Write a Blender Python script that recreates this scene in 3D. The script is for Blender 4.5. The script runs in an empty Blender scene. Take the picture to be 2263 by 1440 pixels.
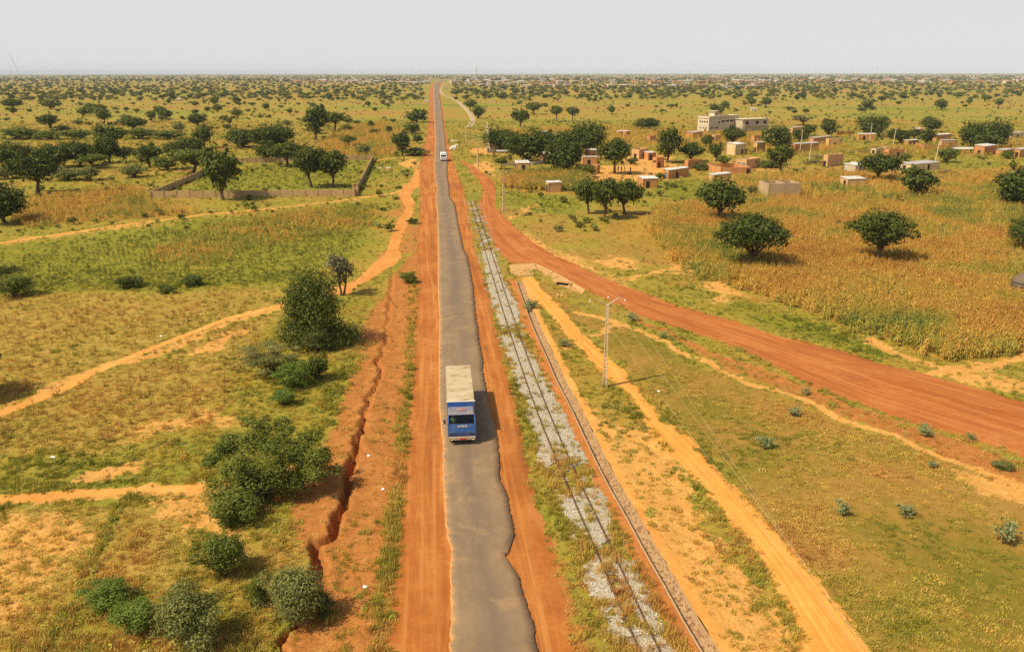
import bpy, bmesh, math, random
import numpy as np
from mathutils import Vector, Matrix, Quaternion
scene = bpy.context.scene
R = math.radians
# ------------------------------------------------------------------ camera
H = 29.0                                   # flying height of the camera, metres
F, CX, CY = 1760.0, 1131.5, 720.0          # focal length and centre in photo pixels (2263 wide)
PITCH = R(17.62)
ROLL = R(0.07)
cam_d = bpy.data.cameras.new('camera'); cam = bpy.data.objects.new('camera', cam_d)
scene.collection.objects.link(cam); scene.camera = cam
cam_d.sensor_width = 36.0; cam_d.lens = 36.0 * F / 2263.0
cam_d.clip_start = 0.5; cam_d.clip_end = 80000
CAMM = Matrix.Rotation(R(90) - PITCH, 4, 'X') @ Matrix.Rotation(-ROLL, 4, 'Z')
cam.matrix_world = Matrix.Translation((0, 0, H)) @ CAMM
# ------------------------------------------------------------------ light
SUN_EL = R(52)
SUN_STRENGTH = 4.6
SKY_STRENGTH = 0.095
HAZE_D = 0.000055
scene.view_settings.view_transform = 'Standard'
scene.view_settings.look = 'None'
scene.view_settings.gamma = 1.0
scene.view_settings.use_curve_mapping = False
scene.view_settings.exposure = 0.24
sd = bpy.data.lights.new('sun', 'SUN'); sun = bpy.data.objects.new('sun', sd); scene.collection.objects.link(sun)
sd.energy = SUN_STRENGTH; sd.angle = R(0.55); sd.color = (1.0, 0.885, 0.64)
# shadows run to the right and a little away from the camera, so the sun stands left and slightly behind it
sdir = Vector((-math.cos(SUN_EL) * math.sin(R(63)), -math.cos(SUN_EL) * math.cos(R(63)), math.sin(SUN_EL)))
sun.rotation_euler = sdir.to_track_quat('Z', 'Y').to_euler(); sun.location = sdir * 200
world = bpy.data.worlds.new('World'); scene.world = world; world.use_nodes = True
wn, wl = world.node_tree.nodes, world.node_tree.links
wn.clear()
sky = wn.new('ShaderNodeTexSky'); sky.sky_type = 'NISHITA'; sky.sun_disc = False
sky.sun_elevation = SUN_EL; sky.sun_rotation = math.atan2(sdir.x, sdir.y)
sky.dust_density = 3.0; sky.air_density = 1.0; sky.altitude = 250
bg = wn.new('ShaderNodeBackground'); bg.inputs['Strength'].default_value = SKY_STRENGTH
out = wn.new('ShaderNodeOutputWorld')
tc = wn.new('ShaderNodeTexCoord'); sp = wn.new('ShaderNodeSeparateXYZ'); wl.new(tc.outputs['Generated'], sp.inputs[0])
mr = wn.new('ShaderNodeMapRange'); mr.interpolation_type = 'SMOOTHSTEP'
mr.inputs[1].default_value = 0.02; mr.inputs[2].default_value = 0.5; mr.inputs[3].default_value = 1.0; mr.inputs[4].default_value = 0.18
wl.new(sp.outputs['Z'], mr.inputs[0])
nz = wn.new('ShaderNodeTexNoise'); nz.inputs['Scale'].default_value = 2.2; nz.inputs['Detail'].default_value = 3
mp = wn.new('ShaderNodeMapping'); mp.inputs['Scale'].default_value = (1, 1, 5); wl.new(tc.outputs['Generated'], mp.inputs[0]); wl.new(mp.outputs[0], nz.inputs['Vector'])
cr = wn.new('ShaderNodeValToRGB')           # dusty white-grey air near the horizon, faintly pink and faintly blue in turns
cr.color_ramp.elements[0].position = 0.35; cr.color_ramp.elements[0].color = (6.65, 6.6, 6.8, 1)
cr.color_ramp.elements[1].position = 0.65; cr.color_ramp.elements[1].color = (6.8, 6.55, 6.65, 1)
wl.new(nz.outputs['Fac'], cr.inputs[0])
mx = wn.new('ShaderNodeMix'); mx.data_type = 'RGBA'
wl.new(mr.outputs[0], mx.inputs[0]); wl.new(sky.outputs[0], mx.inputs[6]); wl.new(cr.outputs[0], mx.inputs[7])
wl.new(mx.outputs[2], bg.inputs[0]); wl.new(bg.outputs[0], out.inputs[0])
scene.cycles.max_bounces = 6; scene.cycles.diffuse_bounces = 2; scene.cycles.glossy_bounces = 2
scene.cycles.transmission_bounces = 4; scene.cycles.transparent_max_bounces = 8; scene.cycles.volume_bounces = 0
scene.cycles.use_adaptive_sampling = False
scene.cycles.use_denoising = False; scene.cycles.denoiser = 'OPENIMAGEDENOISE'; scene.cycles.denoising_input_passes = 'RGB_ALBEDO_NORMAL'; scene.cycles.denoising_prefilter = 'ACCURATE'
scene.cycles.caustics_reflective = False; scene.cycles.caustics_refractive = False

# ------------------------------------------------------------------ helpers
CI = np.array(CAMM.to_3x3())
def ray(x, y):
    d = np.array([(x - CX) / F, -(y - CY) / F, -1.0])
    return CI @ d
def G(x, y, z=0.0):
    """ground point (at height z) seen at photo pixel x, y"""
    d = ray(x, y); t = (z - H) / d[2]
    return np.array([d[0] * t, d[1] * t, z])
def GP(pts): return np.array([G(*p)[:2] for p in pts])
def dist(x, y): d = ray(x, y); return -H / d[2]         # depth along the view axis (metres per F pixels)
def mpp(x, y): return dist(x, y) / F                      # metres per photo pixel at the ground there
def project(P):
    P = np.atleast_2d(P); q = (P - np.array([0, 0, H])) @ CI
    return np.stack([CX + F * q[:, 0] / -q[:, 2], CY - F * q[:, 1] / -q[:, 2]], 1)

def tag(o, label=None, cat=None, group=None, kind=None):
    if label: o['label'] = label
    if cat: o['category'] = cat
    if group: o['group'] = group
    if kind: o['kind'] = kind
    return o
def link(o, parent=None):
    scene.collection.objects.link(o)
    if parent is not None: o.parent = parent
    return o
def thing(name, label, cat, loc=(0, 0, 0), rz=0.0, group=None):
    o = bpy.data.objects.new(name, None); o.empty_display_size = 0.3
    link(o); o.location = [float(v) for v in loc]; o.rotation_euler = (0, 0, rz)
    return tag(o, label, cat, group)
def copy_tree(o, parent=None):
    c = o.copy(); scene.collection.objects.link(c); c.parent = parent
    for ch in KIDS.get(o.name, []): copy_tree(ch, c)
    return c
KIDS = {}
class MB:
    """collects faces, then links them as one mesh object"""
    def __init__(s): s.v = []; s.f = []; s.m = []; s.n = 0
    def add(s, verts, faces, mi=0):
        b = s.n; s.v.extend([tuple(map(float, q)) for q in verts]); s.n += len(verts)
        s.f.extend([tuple(i + b for i in f) for f in faces]); s.m.extend([mi] * len(faces))
    def box(s, c, d, rz=0.0, mi=0, taper=1.0):
        x, y, z = [q / 2 for q in d]; ca, sa = math.cos(rz), math.sin(rz); P = []
        for k in (-1, 1):
            t = taper if k > 0 else 1
            for i, j in ((-1, -1), (1, -1), (1, 1), (-1, 1)):
                px, py = i * x * t, j * y * t
                P.append((c[0] + px * ca - py * sa, c[1] + px * sa + py * ca, c[2] + k * z))
        s.add(P, [(3, 2, 1, 0), (4, 5, 6, 7), (0, 1, 5, 4), (1, 2, 6, 5), (2, 3, 7, 6), (3, 0, 4, 7)], mi)
    def tube(s, pts, rad, n=6, mi=0, cap=True):
        pts = [Vector(p) for p in pts]; rad = rad if hasattr(rad, '__len__') else [rad] * len(pts)
        rings = []
        up = Vector((0.137, 0.31, 0.94)).normalized()
        for i, p in enumerate(pts):
            t = (pts[min(i + 1, len(pts) - 1)] - pts[max(i - 1, 0)])
            t = t.normalized() if t.length > 1e-9 else Vector((0, 0, 1))
            a = t.cross(up if abs(t.dot(up)) < 0.95 else Vector((1, 0, 0))).normalized(); b = t.cross(a)
            rings.append([p + (a * math.cos(2 * math.pi * k / n) + b * math.sin(2 * math.pi * k / n)) * rad[i] for k in range(n)])
        V = [q for r in rings for q in r]; Fc = []
        for i in range(len(pts) - 1):
            for k in range(n):
                Fc.append((i * n + k, i * n + (k + 1) % n, (i + 1) * n + (k + 1) % n, (i + 1) * n + k))
        if cap: Fc.append(tuple(reversed(range(n)))); Fc.append(tuple((len(pts) - 1) * n + k for k in range(n)))
        s.add(V, Fc, mi)
    def lathe(s, prof, c=(0, 0, 0), n=16, axis='Z', mi=0):
        V, Fc = [], []
        for r, h in prof:
            for k in range(n):
                a = 2 * math.pi * k / n
                if axis == 'Z': V.append((c[0] + r * math.cos(a), c[1] + r * math.sin(a), c[2] + h))
                else: V.append((c[0] + h, c[1] + r * math.cos(a), c[2] + r * math.sin(a)))
        for i in range(len(prof) - 1):
            for k in range(n): Fc.append((i * n + k, i * n + (k + 1) % n, (i + 1) * n + (k + 1) % n, (i + 1) * n + k))
        s.add(V, Fc, mi)
    def mesh(s, name, mats, smooth=False):
        me = bpy.data.meshes.new(name); me.from_pydata(s.v, [], s.f)
        for m in (mats if isinstance(mats, (list, tuple)) else [mats]): me.materials.append(m)
        if any(s.m): me.polygons.foreach_set('material_index', s.m)
        if smooth: me.polygons.foreach_set('use_smooth', [True] * len(me.polygons))
        me.update(); return me
    def build(s, name, mats, parent=None, smooth=False, bevel=0.0):
        o = bpy.data.objects.new(name, s.mesh(name, mats, smooth)); link(o, parent)
        if bevel:
            b = o.modifiers.new('bevel', 'BEVEL'); b.width = bevel; b.segments = 2; b.limit_method = 'ANGLE'
        if parent is not None: KIDS.setdefault(parent.name, []).append(o)
        return o
def np_mesh(name, V, Fq, mats):
    """quick mesh from numpy arrays; Fq is (n,3) or (n,4)"""
    me = bpy.data.meshes.new(name); k = Fq.shape[1]
    me.vertices.add(len(V)); me.vertices.foreach_set('co', np.ascontiguousarray(V, dtype=np.float32).ravel())
    me.loops.add(Fq.size); me.loops.foreach_set('vertex_index', np.ascontiguousarray(Fq, dtype=np.int32).ravel())
    me.polygons.add(len(Fq)); me.polygons.foreach_set('loop_start', np.arange(0, Fq.size, k, dtype=np.int32))
    me.polygons.foreach_set('loop_total', np.full(len(Fq), k, dtype=np.int32))
    for m in (mats if isinstance(mats, (list, tuple)) else [mats]): me.materials.append(m)
    me.update(calc_edges=True); me.validate(); return me
# numpy value noise
_rs = np.random.RandomState(7); _T = _rs.rand(512, 512)
def vnoise(x, y):
    xi = np.floor(x).astype(np.int64); yi = np.floor(y).astype(np.int64); fx = x - xi; fy = y - yi
    fx = fx * fx * (3 - 2 * fx); fy = fy * fy * (3 - 2 * fy)
    a = _T[xi & 511, yi & 511]; b = _T[(xi + 1) & 511, yi & 511]; c = _T[xi & 511, (yi + 1) & 511]; d = _T[(xi + 1) & 511, (yi + 1) & 511]
    return (a * (1 - fx) + b * fx) * (1 - fy) + (c * (1 - fx) + d * fx) * fy
def fbm(x, y, oct=4):
    s = 0; a = 0.5; t = 0
    for i in range(oct): s = s + a * vnoise(x * 2 ** i + 17.3 * i, y * 2 ** i + 9.1 * i); t += a; a *= 0.5
    return s / t
def sstep(a, b, x): t = np.clip((x - a) / (b - a), 0, 1); return t * t * (3 - 2 * t)
def pdist(P, line):
    """distance of points P (n,2) to a polyline, and the arc position"""
    best = np.full(len(P), 1e9); pos = np.zeros(len(P)); sgn = np.zeros(len(P)); acc = 0.0
    for a, b in zip(line[:-1], line[1:]):
        d = b - a; L = np.hypot(*d) + 1e-9; u = d / L; w = P - a
        t = np.clip(w @ u, 0, L); q = w - t[:, None] * u; r = np.hypot(q[:, 0], q[:, 1]); k = r < best
        best[k] = r[k]; pos[k] = acc + t[k]; sgn[k] = np.sign(u[0] * w[k, 1] - u[1] * w[k, 0]); acc += L
    return best, pos, sgn
def inpoly(P, poly):
    c = np.zeros(len(P), bool); n = len(poly); x, y = P[:, 0], P[:, 1]
    for i in range(n):
        x0, y0 = poly[i]; x1, y1 = poly[(i + 1) % n]
        k = ((y0 > y) != (y1 > y)) & (x < (x1 - x0) * (y - y0) / (y1 - y0 + 1e-12) + x0); c ^= k
    return c
def polymask(P, pxpoly, soft=2.0):
    """1 inside a zone given by its corner points, fading over soft metres"""
    poly = GP(pxpoly); lo = poly.min(0) - soft * 2; hi = poly.max(0) + soft * 2
    m = np.zeros(len(P)); k = np.all((P > lo) & (P < hi), axis=1)
    if not k.any(): return m
    Q = P[k]; d, _, _ = pdist(Q, np.vstack([poly, poly[:1]])); s = np.where(inpoly(Q, poly), d, -d)
    m[k] = sstep(-soft, soft, s); return m
def linemask(P, pxline, w, soft):
    ln = GP(pxline); lo = ln.min(0) - w - soft * 2; hi = ln.max(0) + w + soft * 2
    m = np.zeros(len(P)); k = np.all((P > lo) & (P < hi), axis=1)
    if not k.any(): return m
    d, _, _ = pdist(P[k], ln); m[k] = 1 - sstep(w - soft, w + soft, d); return m
def resample(line, step):
    """polyline -> even points, step may grow with distance from the camera"""
    out_ = [line[0]]; i = 0; cur = line[0].astype(float)
    for b in line[1:]:
        d = b - cur; L = np.hypot(*d)
        while True:
            st = step * max(1.0, cur[1] / 60.0)
            if L < st: break
            cur = cur + d / L * st; out_.append(cur.copy()); d = b - cur; L = np.hypot(*d)
    out_.append(line[-1]); return np.array(out_)
def smooth_line(pts, it=2):
    p = np.array(pts, float)
    for _ in range(it):
        q = [p[0]]
        for a, b in zip(p[:-1], p[1:]): q += [a * .75 + b * .25, a * .25 + b * .75]
        q.append(p[-1]); p = np.array(q)
    return p
# ------------------------------------------------------------------ node helpers
class NT:
    def __init__(s, name, rough=0.9, spec=0.2):
        s.mat = bpy.data.materials.new(name); s.mat.use_nodes = True; s.nt = s.mat.node_tree
        s.n, s.l = s.nt.nodes, s.nt.links; s.b = s.n['Principled BSDF']
        s.b.inputs['Roughness'].default_value = rough; s.b.inputs['Specular IOR Level'].default_value = spec
        s.pos = None
    def new(s, t, **kw):
        q = s.n.new(t)
        for k, v in kw.items(): setattr(q, k, v)
        return q
    def put(s, sock, v):
        if hasattr(v, 'links'): s.l.new(v, sock)
        else:
            try: sock.default_value = v
            except Exception: sock.default_value = (*v, 1.0)
    def P(s):
        if s.pos is None: s.pos = s.new('ShaderNodeNewGeometry').outputs['Position']
        return s.pos
    def obj(s): return s.new('ShaderNodeTexCoord').outputs['Object']
    def uv(s): return s.new('ShaderNodeUVMap').outputs['UV']
    def scale(s, vec, sc):
        m = s.new('ShaderNodeMapping'); s.l.new(vec, m.inputs[0]); m.inputs['Scale'].default_value = sc; return m.outputs[0]
    def noise(s, scale, detail=3, rough=0.55, vec=None, dist=0.0):
        q = s.new('ShaderNodeTexNoise'); s.l.new(vec if vec is not None else s.P(), q.inputs['Vector'])
        q.inputs['Scale'].default_value = scale; q.inputs['Detail'].default_value = detail
        q.inputs['Roughness'].default_value = rough; q.inputs['Distortion'].default_value = dist; return q.outputs['Fac']
    def voro(s, scale, vec=None, out='Color', rnd=1.0):
        q = s.new('ShaderNodeTexVoronoi'); s.l.new(vec if vec is not None else s.P(), q.inputs['Vector'])
        q.inputs['Scale'].default_value = scale; q.inputs['Randomness'].default_value = rnd; return q.outputs[out]
    def mrange(s, v, a, b, c=0.0, d=1.0, sm=True):
        q = s.new('ShaderNodeMapRange'); q.interpolation_type = 'SMOOTHSTEP' if sm else 'LINEAR'
        s.put(q.inputs[0], v)
        for i, t in enumerate((a, b, c, d)): q.inputs[i + 1].default_value = t
        return q.outputs[0]
    def mix(s, f, a, b, mode='MIX'):
        q = s.new('ShaderNodeMix', data_type='RGBA', blend_type=mode)
        s.put(q.inputs[0], f); s.put(q.inputs[6], a); s.put(q.inputs[7], b); return q.outputs[2]
    def math(s, op, a, b=0.0, c=0.0):
        q = s.new('ShaderNodeMath', operation=op); s.put(q.inputs[0], a); s.put(q.inputs[1], b)
        if op in ('MULTIPLY_ADD',): s.put(q.inputs[2], c)
        return q.outputs[0]
    def ramp(s, f, stops):
        q = s.new('ShaderNodeValToRGB'); s.put(q.inputs[0], f); e = q.color_ramp.elements
        while len(e) < len(stops): e.new(0.5)
        for k, (p, c) in enumerate(stops): e[k].position = p; e[k].color = (*c, 1)
        return q.outputs[0]
    def attr(s, name, typ='GEOMETRY', out='Fac'):
        q = s.new('ShaderNodeAttribute', attribute_name=name, attribute_type=typ); return q.outputs[out]
    def bump(s, h, strength=0.4, dist_=0.05):
        q = s.new('ShaderNodeBump'); q.inputs['Strength'].default_value = strength; q.inputs['Distance'].default_value = dist_
        s.l.new(h, q.inputs['Height']); s.l.new(q.outputs[0], s.b.inputs['Normal'])
    def col(s, c): s.put(s.b.inputs['Base Color'], c); return s.mat
def flat(name, c, rough=0.7, spec=0.3, var=0.12, scale=6.0, metal=0.0):
    t = NT(name, rough, spec); n = t.noise(scale, 4, 0.65, t.obj())
    t.b.inputs['Metallic'].default_value = metal
    return t.col(t.mix(n, tuple(v * (1 - var) for v in c), tuple(min(1, v * (1 + var)) for v in c)))
# ------------------------------------------------------------------ where things run (photo pixels, turned into ground points)
ROAD_L = [(996,1560),(993.6,1440),(996,1370),(997,1330),(995,1245),(999,1222),(988.6,1188),(985,1161),(982,1111),(978.5,1044),(980,987),(976.5,962),(971,914),(970,863),(970,790),(971,700),(968,640),(968,560),(967,483),(963,443),(966,416),(961,399),(959,365),(962,315),(960,268),(958.5,231),(957.6,205),(958.4,190),(961,183),(968,179),(978,176.6),(990,175)]
ROAD_R = [(1210,1560),(1187,1438),(1177,1380),(1160,1326),(1148,1289),(1143,1262),(1136,1242),(1116,1230),(1120,1224),(1139,1212),(1135,1175),(1130,1148),(1124,1118),(1119,1084),(1104,1064),(1101,1044),(1104,1024),(1100,985),(1097,955),(1093,936),(1086,921),(1080,896),(1075.6,877),(1076,866),(1069,838),(1067,819),(1066,790),(1058,756),(1055,725),(1050,691),(1046,636),(1040,600),(1032,566),(1024,550),(1014,500),(1005,452),(994,436),(992,416),(988,382),(989,359),(984.5,315),(979,268),(974.5,231),(970.5,205),(969.5,190),(971,184.5),(977,180.5),(987,178),(998,176.2)]
SHL_L = [(856,1560),(862,1440),(868,1330),(881,1245),(883,1161),(889.5,1094),(894.5,1010),(899,960),(912,840),(916,769),(922,686),(925,602),(919,561),(922,530),(928,470),(928,416),(927,369),(936,328),(943,290),(947.5,262),(948.5,214),(950.5,196),(956,185),(966,180)]
SHR_R = [(1302,1560),(1274,1440),(1244,1296),(1210,1178),(1183.5,1111),(1170,1044),(1156,977),(1134,866),(1110,789),(1092,707),(1076,636),(1058,575),(1046,540),(1033,450),(1024,418),(1012,386),(999,349),(991,315),(984,275),(977.5,231),(973.5,205),(973,192),(978,183.6)]
RAIL_C = [(1466,1500),(1431.5,1436),(1380,1322),(1332,1213),(1276,1092),(1218,960),(1182,868),(1152,784),(1128,713),(1108,651),(1093,603),(1080,562),(1066,516),(1052,474),(1044,444)]
RAIL_FAR = [(1035,283),(1043,272),(1046,264),(1038,250),(1026,238),(1012,225),(996,216),(980,211),(973,203),(974,196),(981,188),(990,182.5)]
DRAIN_L = [(1600,1520),(1547,1440),(1500,1358),(1462,1289),(1428,1229),(1378,1128),(1344,1071),(1294,970),(1263,896),(1232,841),(1208,786),(1180,731),(1159,664),(1140,615)]
DRAIN_R = [(1648,1520),(1592,1440),(1541,1358),(1500,1289),(1463,1229),(1402,1128),(1366,1071),(1312,962),(1277,896),(1245,841),(1221,780),(1194,724),(1170,672),(1153,622)]
SAND_L = [(1830,1540),(1770,1440),(1756,1381),(1709,1297),(1668.6,1223),(1618,1162),(1567,1095),(1500,1027),(1458,982),(1422,927),(1382,870),(1336,830),(1305,798),(1266,756),(1244,731),(1208,688),(1171,652),(1150,612)]
SAND_R = [(2005,1540),(1931,1440),(1864,1344),(1803,1270),(1736,1196),(1662,1122),(1611,1061),(1550,1004),(1520,960),(1474,935),(1440,895),(1409,856),(1382,820),(1324,771),(1284,731),(1263,707),(1232,670),(1199,639),(1178,606)]
LAT_L = [(2420,1065),(2263,1010),(2107,959),(2006,932),(1904,894),(1803,858),(1702,803),(1601,757),(1500,726),(1440,708),(1397,692),(1336,660),(1293.5,639),(1222,602),(1182,582),(1128,582),(1113,569),(1096,550),(1079,516),(1066,483),(1057,449),(1068,422),(1058,399),(1034,372),(1012,352)]
LAT_R = [(2420,930),(2263,888),(2107,842),(1972,810),(1871,779),(1803,762),(1702,737),(1601,702),(1500,677),(1428,649),(1367,627),(1305,600),(1260,578),(1229,566),(1217,557),(1176,533),(1143,506),(1119,483),(1095,462),(1096,430),(1093,402),(1075,388),(1062,380),(1040,362)]
P1 = [(-160,985),(-60,940),(0,912),(80,884),(150,855),(200,824),(300,784),(400,745),(500,705),(580,684),(640,670),(700,655),(760,640)]
P1W = [0.95,0.9,.85,.7,.75,.72,.68,.62,.6,.6,.6,.7,.8]
P2L = [(742,652),(756,632),(789,617),(820,586),(852,559),(862,530),(868,510),(881,483),(898,462),(889,445),(878,434),(885,420),(905,402),(914,385),(916,372)]
P2R = [(768,668),(780,640),(820,618),(868,588),(889,571),(882,545),(893,515),(906,490),(915,465),(916,448),(909,434),(914,420),(926,412),(928,395),(928,375)]
P3 = [(-60,545),(0,537),(110,521),(250,500),(330,489),(450,474),(620,460),(700,450),(780,440),(850,430),(884,424),(905,408)]
P3W = [1,.95,.8,.7,.55,.5,.55,.55,.6,.6,.7,.8]
P4 = [(-90,1112),(0,1105),(120,1095),(250,1086),(350,1080),(470,1078),(560,1070),(640,1040)]
P4W = [.75,.72,.65,.55,.6,.75,.85,.9]
P5 = [(820,358),(850,352),(890,349),(930,345)]
P5W = [.6,.8,1.1,1.4]
GULLY = [(590,1500),(625,1440),(633,1395),(655,1368),(692,1330),(708,1295),(701,1265),(709,1235),(698,1204),(719,1190),(744,1165),(755,1130),(766,1090),(771,1050),(785,1010),(797,970),(800,930),(815,882),(830,850),(838,805),(848,760),(858,692),(862,645),(866,592)]
GULLY_W = [.25,.28,.25,.2,.28,.42,.45,.4,.32,.34,.36,.34,.36,.34,.36,.32,.26,.22,.21,.21,.19,.16,.19,.15]

def rough_edges(L, Rr, step, amp, freq, seed):
    """two edge polylines resampled together, with a ragged outline"""
    def par(l):
        s = np.concatenate([[0], np.cumsum(np.hypot(*np.diff(l, axis=0).T))]); return s / s[-1]
    C = resample((smooth_line(L, 1)), step); n = len(C)
    lp, rp = par(L), par(Rr)
    # pair both edges by distance from the camera foot along the strip
    t = np.linspace(0, 1, n); q = par(C)
    cl = np.stack([np.interp(q, lp, L[:, k]) for k in (0, 1)], 1)
    # nearest position on the other edge, kept monotone
    _, pos, _ = pdist(cl, Rr); pos = np.maximum.accumulate(pos); tot = np.sum(np.hypot(*np.diff(Rr, axis=0).T))
    cr = np.stack([np.interp(pos / tot, rp, Rr[:, k]) for k in (0, 1)], 1)
    w = cr - cl; W = np.hypot(*w.T)[:, None] + 1e-9; u = w / W
    s = np.cumsum(np.r_[0, np.hypot(*np.diff(cl, axis=0).T)])
    gl = (fbm(s * freq, s * 0 + seed, 5) - .5) * 2 * amp; gr = (fbm(s * freq, s * 0 + seed + 31.7, 5) - .5) * 2 * amp
    kw = max(3, min(n // 6, 41)) | 1; pad = kw // 2; ker = np.ones(kw) / kw
    sm = lambda q_: np.stack([np.convolve(np.pad(q_[:, k], pad, mode='reflect', reflect_type='odd'), ker, 'valid') for k in (0, 1)], 1)
    return cl + u * gl[:, None], cr + u * gr[:, None], s, sm(cl), sm(cr)
def ribbon(name, L, Rr, z, mat, step=0.35, amp=0.15, freq=0.8, seed=1.0, cols=6, skirt=0.0, crown=0.0):
    a, b, s, sa_, sb_ = rough_edges(L, Rr, step, amp, freq, seed); n = len(a); V, UV = [], []; ww_ = sb_ - sa_; w2_ = (ww_ ** 2).sum(1) + 1e-9
    ts = np.linspace(0, 1, cols + 1)
    for t in ts:
        p = a + (b - a) * t
        V.append(np.c_[p, np.full(n, z + crown * (1 - (2 * t - 1) ** 2))]); UV.append(np.c_[np.full(n, t) if skirt else ((p - sa_) * ww_).sum(1) / w2_, s])
    if skirt:
        V = [np.c_[a, np.full(n, z - skirt)]] + V + [np.c_[b, np.full(n, z - skirt)]]; UV = [UV[0]] + UV + [UV[-1]]
    k = len(V); V = np.concatenate(V); UV = np.concatenate(UV); i = np.arange(n - 1)
    Fq = np.concatenate([np.stack([j * n + i, (j + 1) * n + i, (j + 1) * n + i + 1, j * n + i + 1], 1) for j in range(k - 1)])
    me = np_mesh(name, V, Fq, mat)
    lay = me.uv_layers.new(name='UVMap'); idx = np.empty(len(me.loops), np.int32); me.loops.foreach_get('vertex_index', idx)
    lay.data.foreach_set('uv', UV[idx].astype(np.float32).ravel())
    o = bpy.data.objects.new(name, me); link(o); return o
def edges_of(line, widths):
    c = GP(line); t = np.gradient(c, axis=0); t /= np.hypot(*t.T)[:, None]; nrm = np.c_[-t[:, 1], t[:, 0]]; w = np.array(widths)[:, None]
    return c + nrm * w, c - nrm * w

# ------------------------------------------------------------------ soils, asphalt, gravel
def soil(name, dark, mid, light, streak=True, weeds=0.0):
    t = NT(name, 0.95, 0.1)
    n1 = t.noise(0.16, 4); n2 = t.noise(1.3, 5, 0.65); n3 = t.noise(9.0, 4, 0.75)
    c = t.ramp(t.math('ADD', t.math('MULTIPLY', n1, .45), t.math('ADD', t.math('MULTIPLY', n2, .35), t.math('MULTIPLY', n3, .2))), [(0.33, dark), (0.5, mid), (0.68, light)])
    if streak:                                   # wheel marks along the strip
        sv = t.scale(t.uv(), (22, 0.035, 1)); n4 = t.noise(1.0, 4, 0.6, sv)
        c = t.mix(t.math('MULTIPLY', t.mrange(n4, .46, .68), .8), c, light)
        n5 = t.noise(0.6, 3, 0.5, t.scale(t.uv(), (9, 0.05, 1))); c = t.mix(t.math('MULTIPLY', t.mrange(n5, .5, .66), .6), c, dark)
    bl = t.noise(1.0, 5, .65, t.scale(t.uv(), (7, .10, 1)) if streak else None, .6); c = t.mix(t.math('MULTIPLY', t.mrange(bl, .52, .7), .55), c, tuple(v * .8 + .015 for v in dark)); c = t.mix(t.math('MULTIPLY', t.mrange(bl, .48, .3), .6), c, light)
    peb = t.voro(14.0, out='Distance'); c = t.mix(t.math('MULTIPLY', t.mrange(peb, .12, .03), .3), c, tuple(v * .45 for v in dark))
    t.bump(t.math('ADD', n3, n2), 0.5, 0.06)
    return t.col(c)
M_LAT = soil('laterite', (.25, .075, .017), (.365, .118, .024), (.49, .205, .055))
M_LAT2 = soil('laterite_branch', (.28, .078, .019), (.37, .113, .026), (.48, .195, .056))
M_SAND = soil('sandy_soil', (.50, .20, .034), (.61, .27, .05), (.70, .37, .09))
M_PATH = soil('path_soil', (.48, .20, .04), (.59, .275, .062), (.68, .37, .105), streak=False)
M_EARTH = soil('earth_strip', (.34, .11, .025), (.44, .15, .034), (.52, .21, .06), streak=False)
def asphalt():
    t = NT('dusty_asphalt', 0.85, 0.25)
    uv = t.uv(); s = t.new('ShaderNodeSeparateXYZ'); t.l.new(uv, s.inputs[0]); u = s.outputs['X']
    n1 = t.noise(0.25, 4); n2 = t.noise(2.2, 4, .6); n3 = t.noise(28.0, 3, .8)
    c = t.ramp(t.math('ADD', t.math('MULTIPLY', n1, .6), t.math('MULTIPLY', n2, .4)), [(.32, (.19, .124, .07)), (.52, (.235, .155, .088)), (.7, (.275, .183, .102))])
    k = t.math('ADD', u, t.math('MULTIPLY', t.math('SUBTRACT', t.noise(.09, 3), .5), .25))
    oil = t.math('MULTIPLY', t.math('MULTIPLY', t.mrange(k, .2, .44), t.mrange(k, .78, .54)), t.mrange(t.noise(.5, 4, .6, t.scale(uv, (5, .06, 1))), .3, .62))
    c = t.mix(t.math('MULTIPLY', oil, .8), c, (.155, .113, .074))
    st = t.noise(1, 4, .6, t.scale(uv, (26, .04, 1))); c = t.mix(t.math('MULTIPLY', t.mrange(st, .5, .75), .3), c, (.14, .115, .095))
    c = t.mix(t.math('MULTIPLY', t.mrange(n3, .58, .8), .4), c, (.33, .25, .17))
    c = t.mix(t.math('MULTIPLY', t.mrange(n3, .42, .25), .4), c, (.10, .07, .045))
    cr_ = t.voro(.33, t.scale(t.P(), (1, .5, 1)), 'Distance')
    pt = t.noise(.12, 2, .4, t.scale(t.P(), (1.6, .5, 1)), 2.0); c = t.mix(t.math('MULTIPLY', t.mrange(pt, .57, .64), .14), c, (.12, .092, .066))
    vc = t.new('ShaderNodeTexVoronoi', feature='DISTANCE_TO_EDGE'); t.l.new(t.scale(t.P(), (.45, .22, 1)), vc.inputs['Vector']); vc.inputs['Scale'].default_value = 1.0
    c = t.mix(t.math('MULTIPLY', t.mrange(vc.outputs['Distance'], .012, .003), t.math('MULTIPLY', t.mrange(t.noise(.2, 3), .5, .65), .4)), c, (.09, .065, .045))
    du = t.noise(.4, 5, .7, dist=.8); c = t.mix(t.math('MULTIPLY', t.mrange(du, .5, .72), .55), c, (.36, .22, .105))
    edge = t.math('ADD', t.math('MULTIPLY', t.mrange(u, .03, .0), 1.0), t.math('MULTIPLY', t.mrange(u, .10, .0), t.mrange(n2, .4, .7)))
    c = t.mix(edge, c, (.50, .25, .085))
    edge2 = t.math('MULTIPLY', t.mrange(u, .80, 1.0), t.mrange(n2, .3, .75)); c = t.mix(t.math('MULTIPLY', edge2, .6), c, (.33, .17, .06))
    t.bump(n3, .4, .02); return t.col(c)
M_ASPH = asphalt()
def crack_mat():
    t = NT('tar_crack', .9, .1); return t.col((.05, .035, .025))

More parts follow.
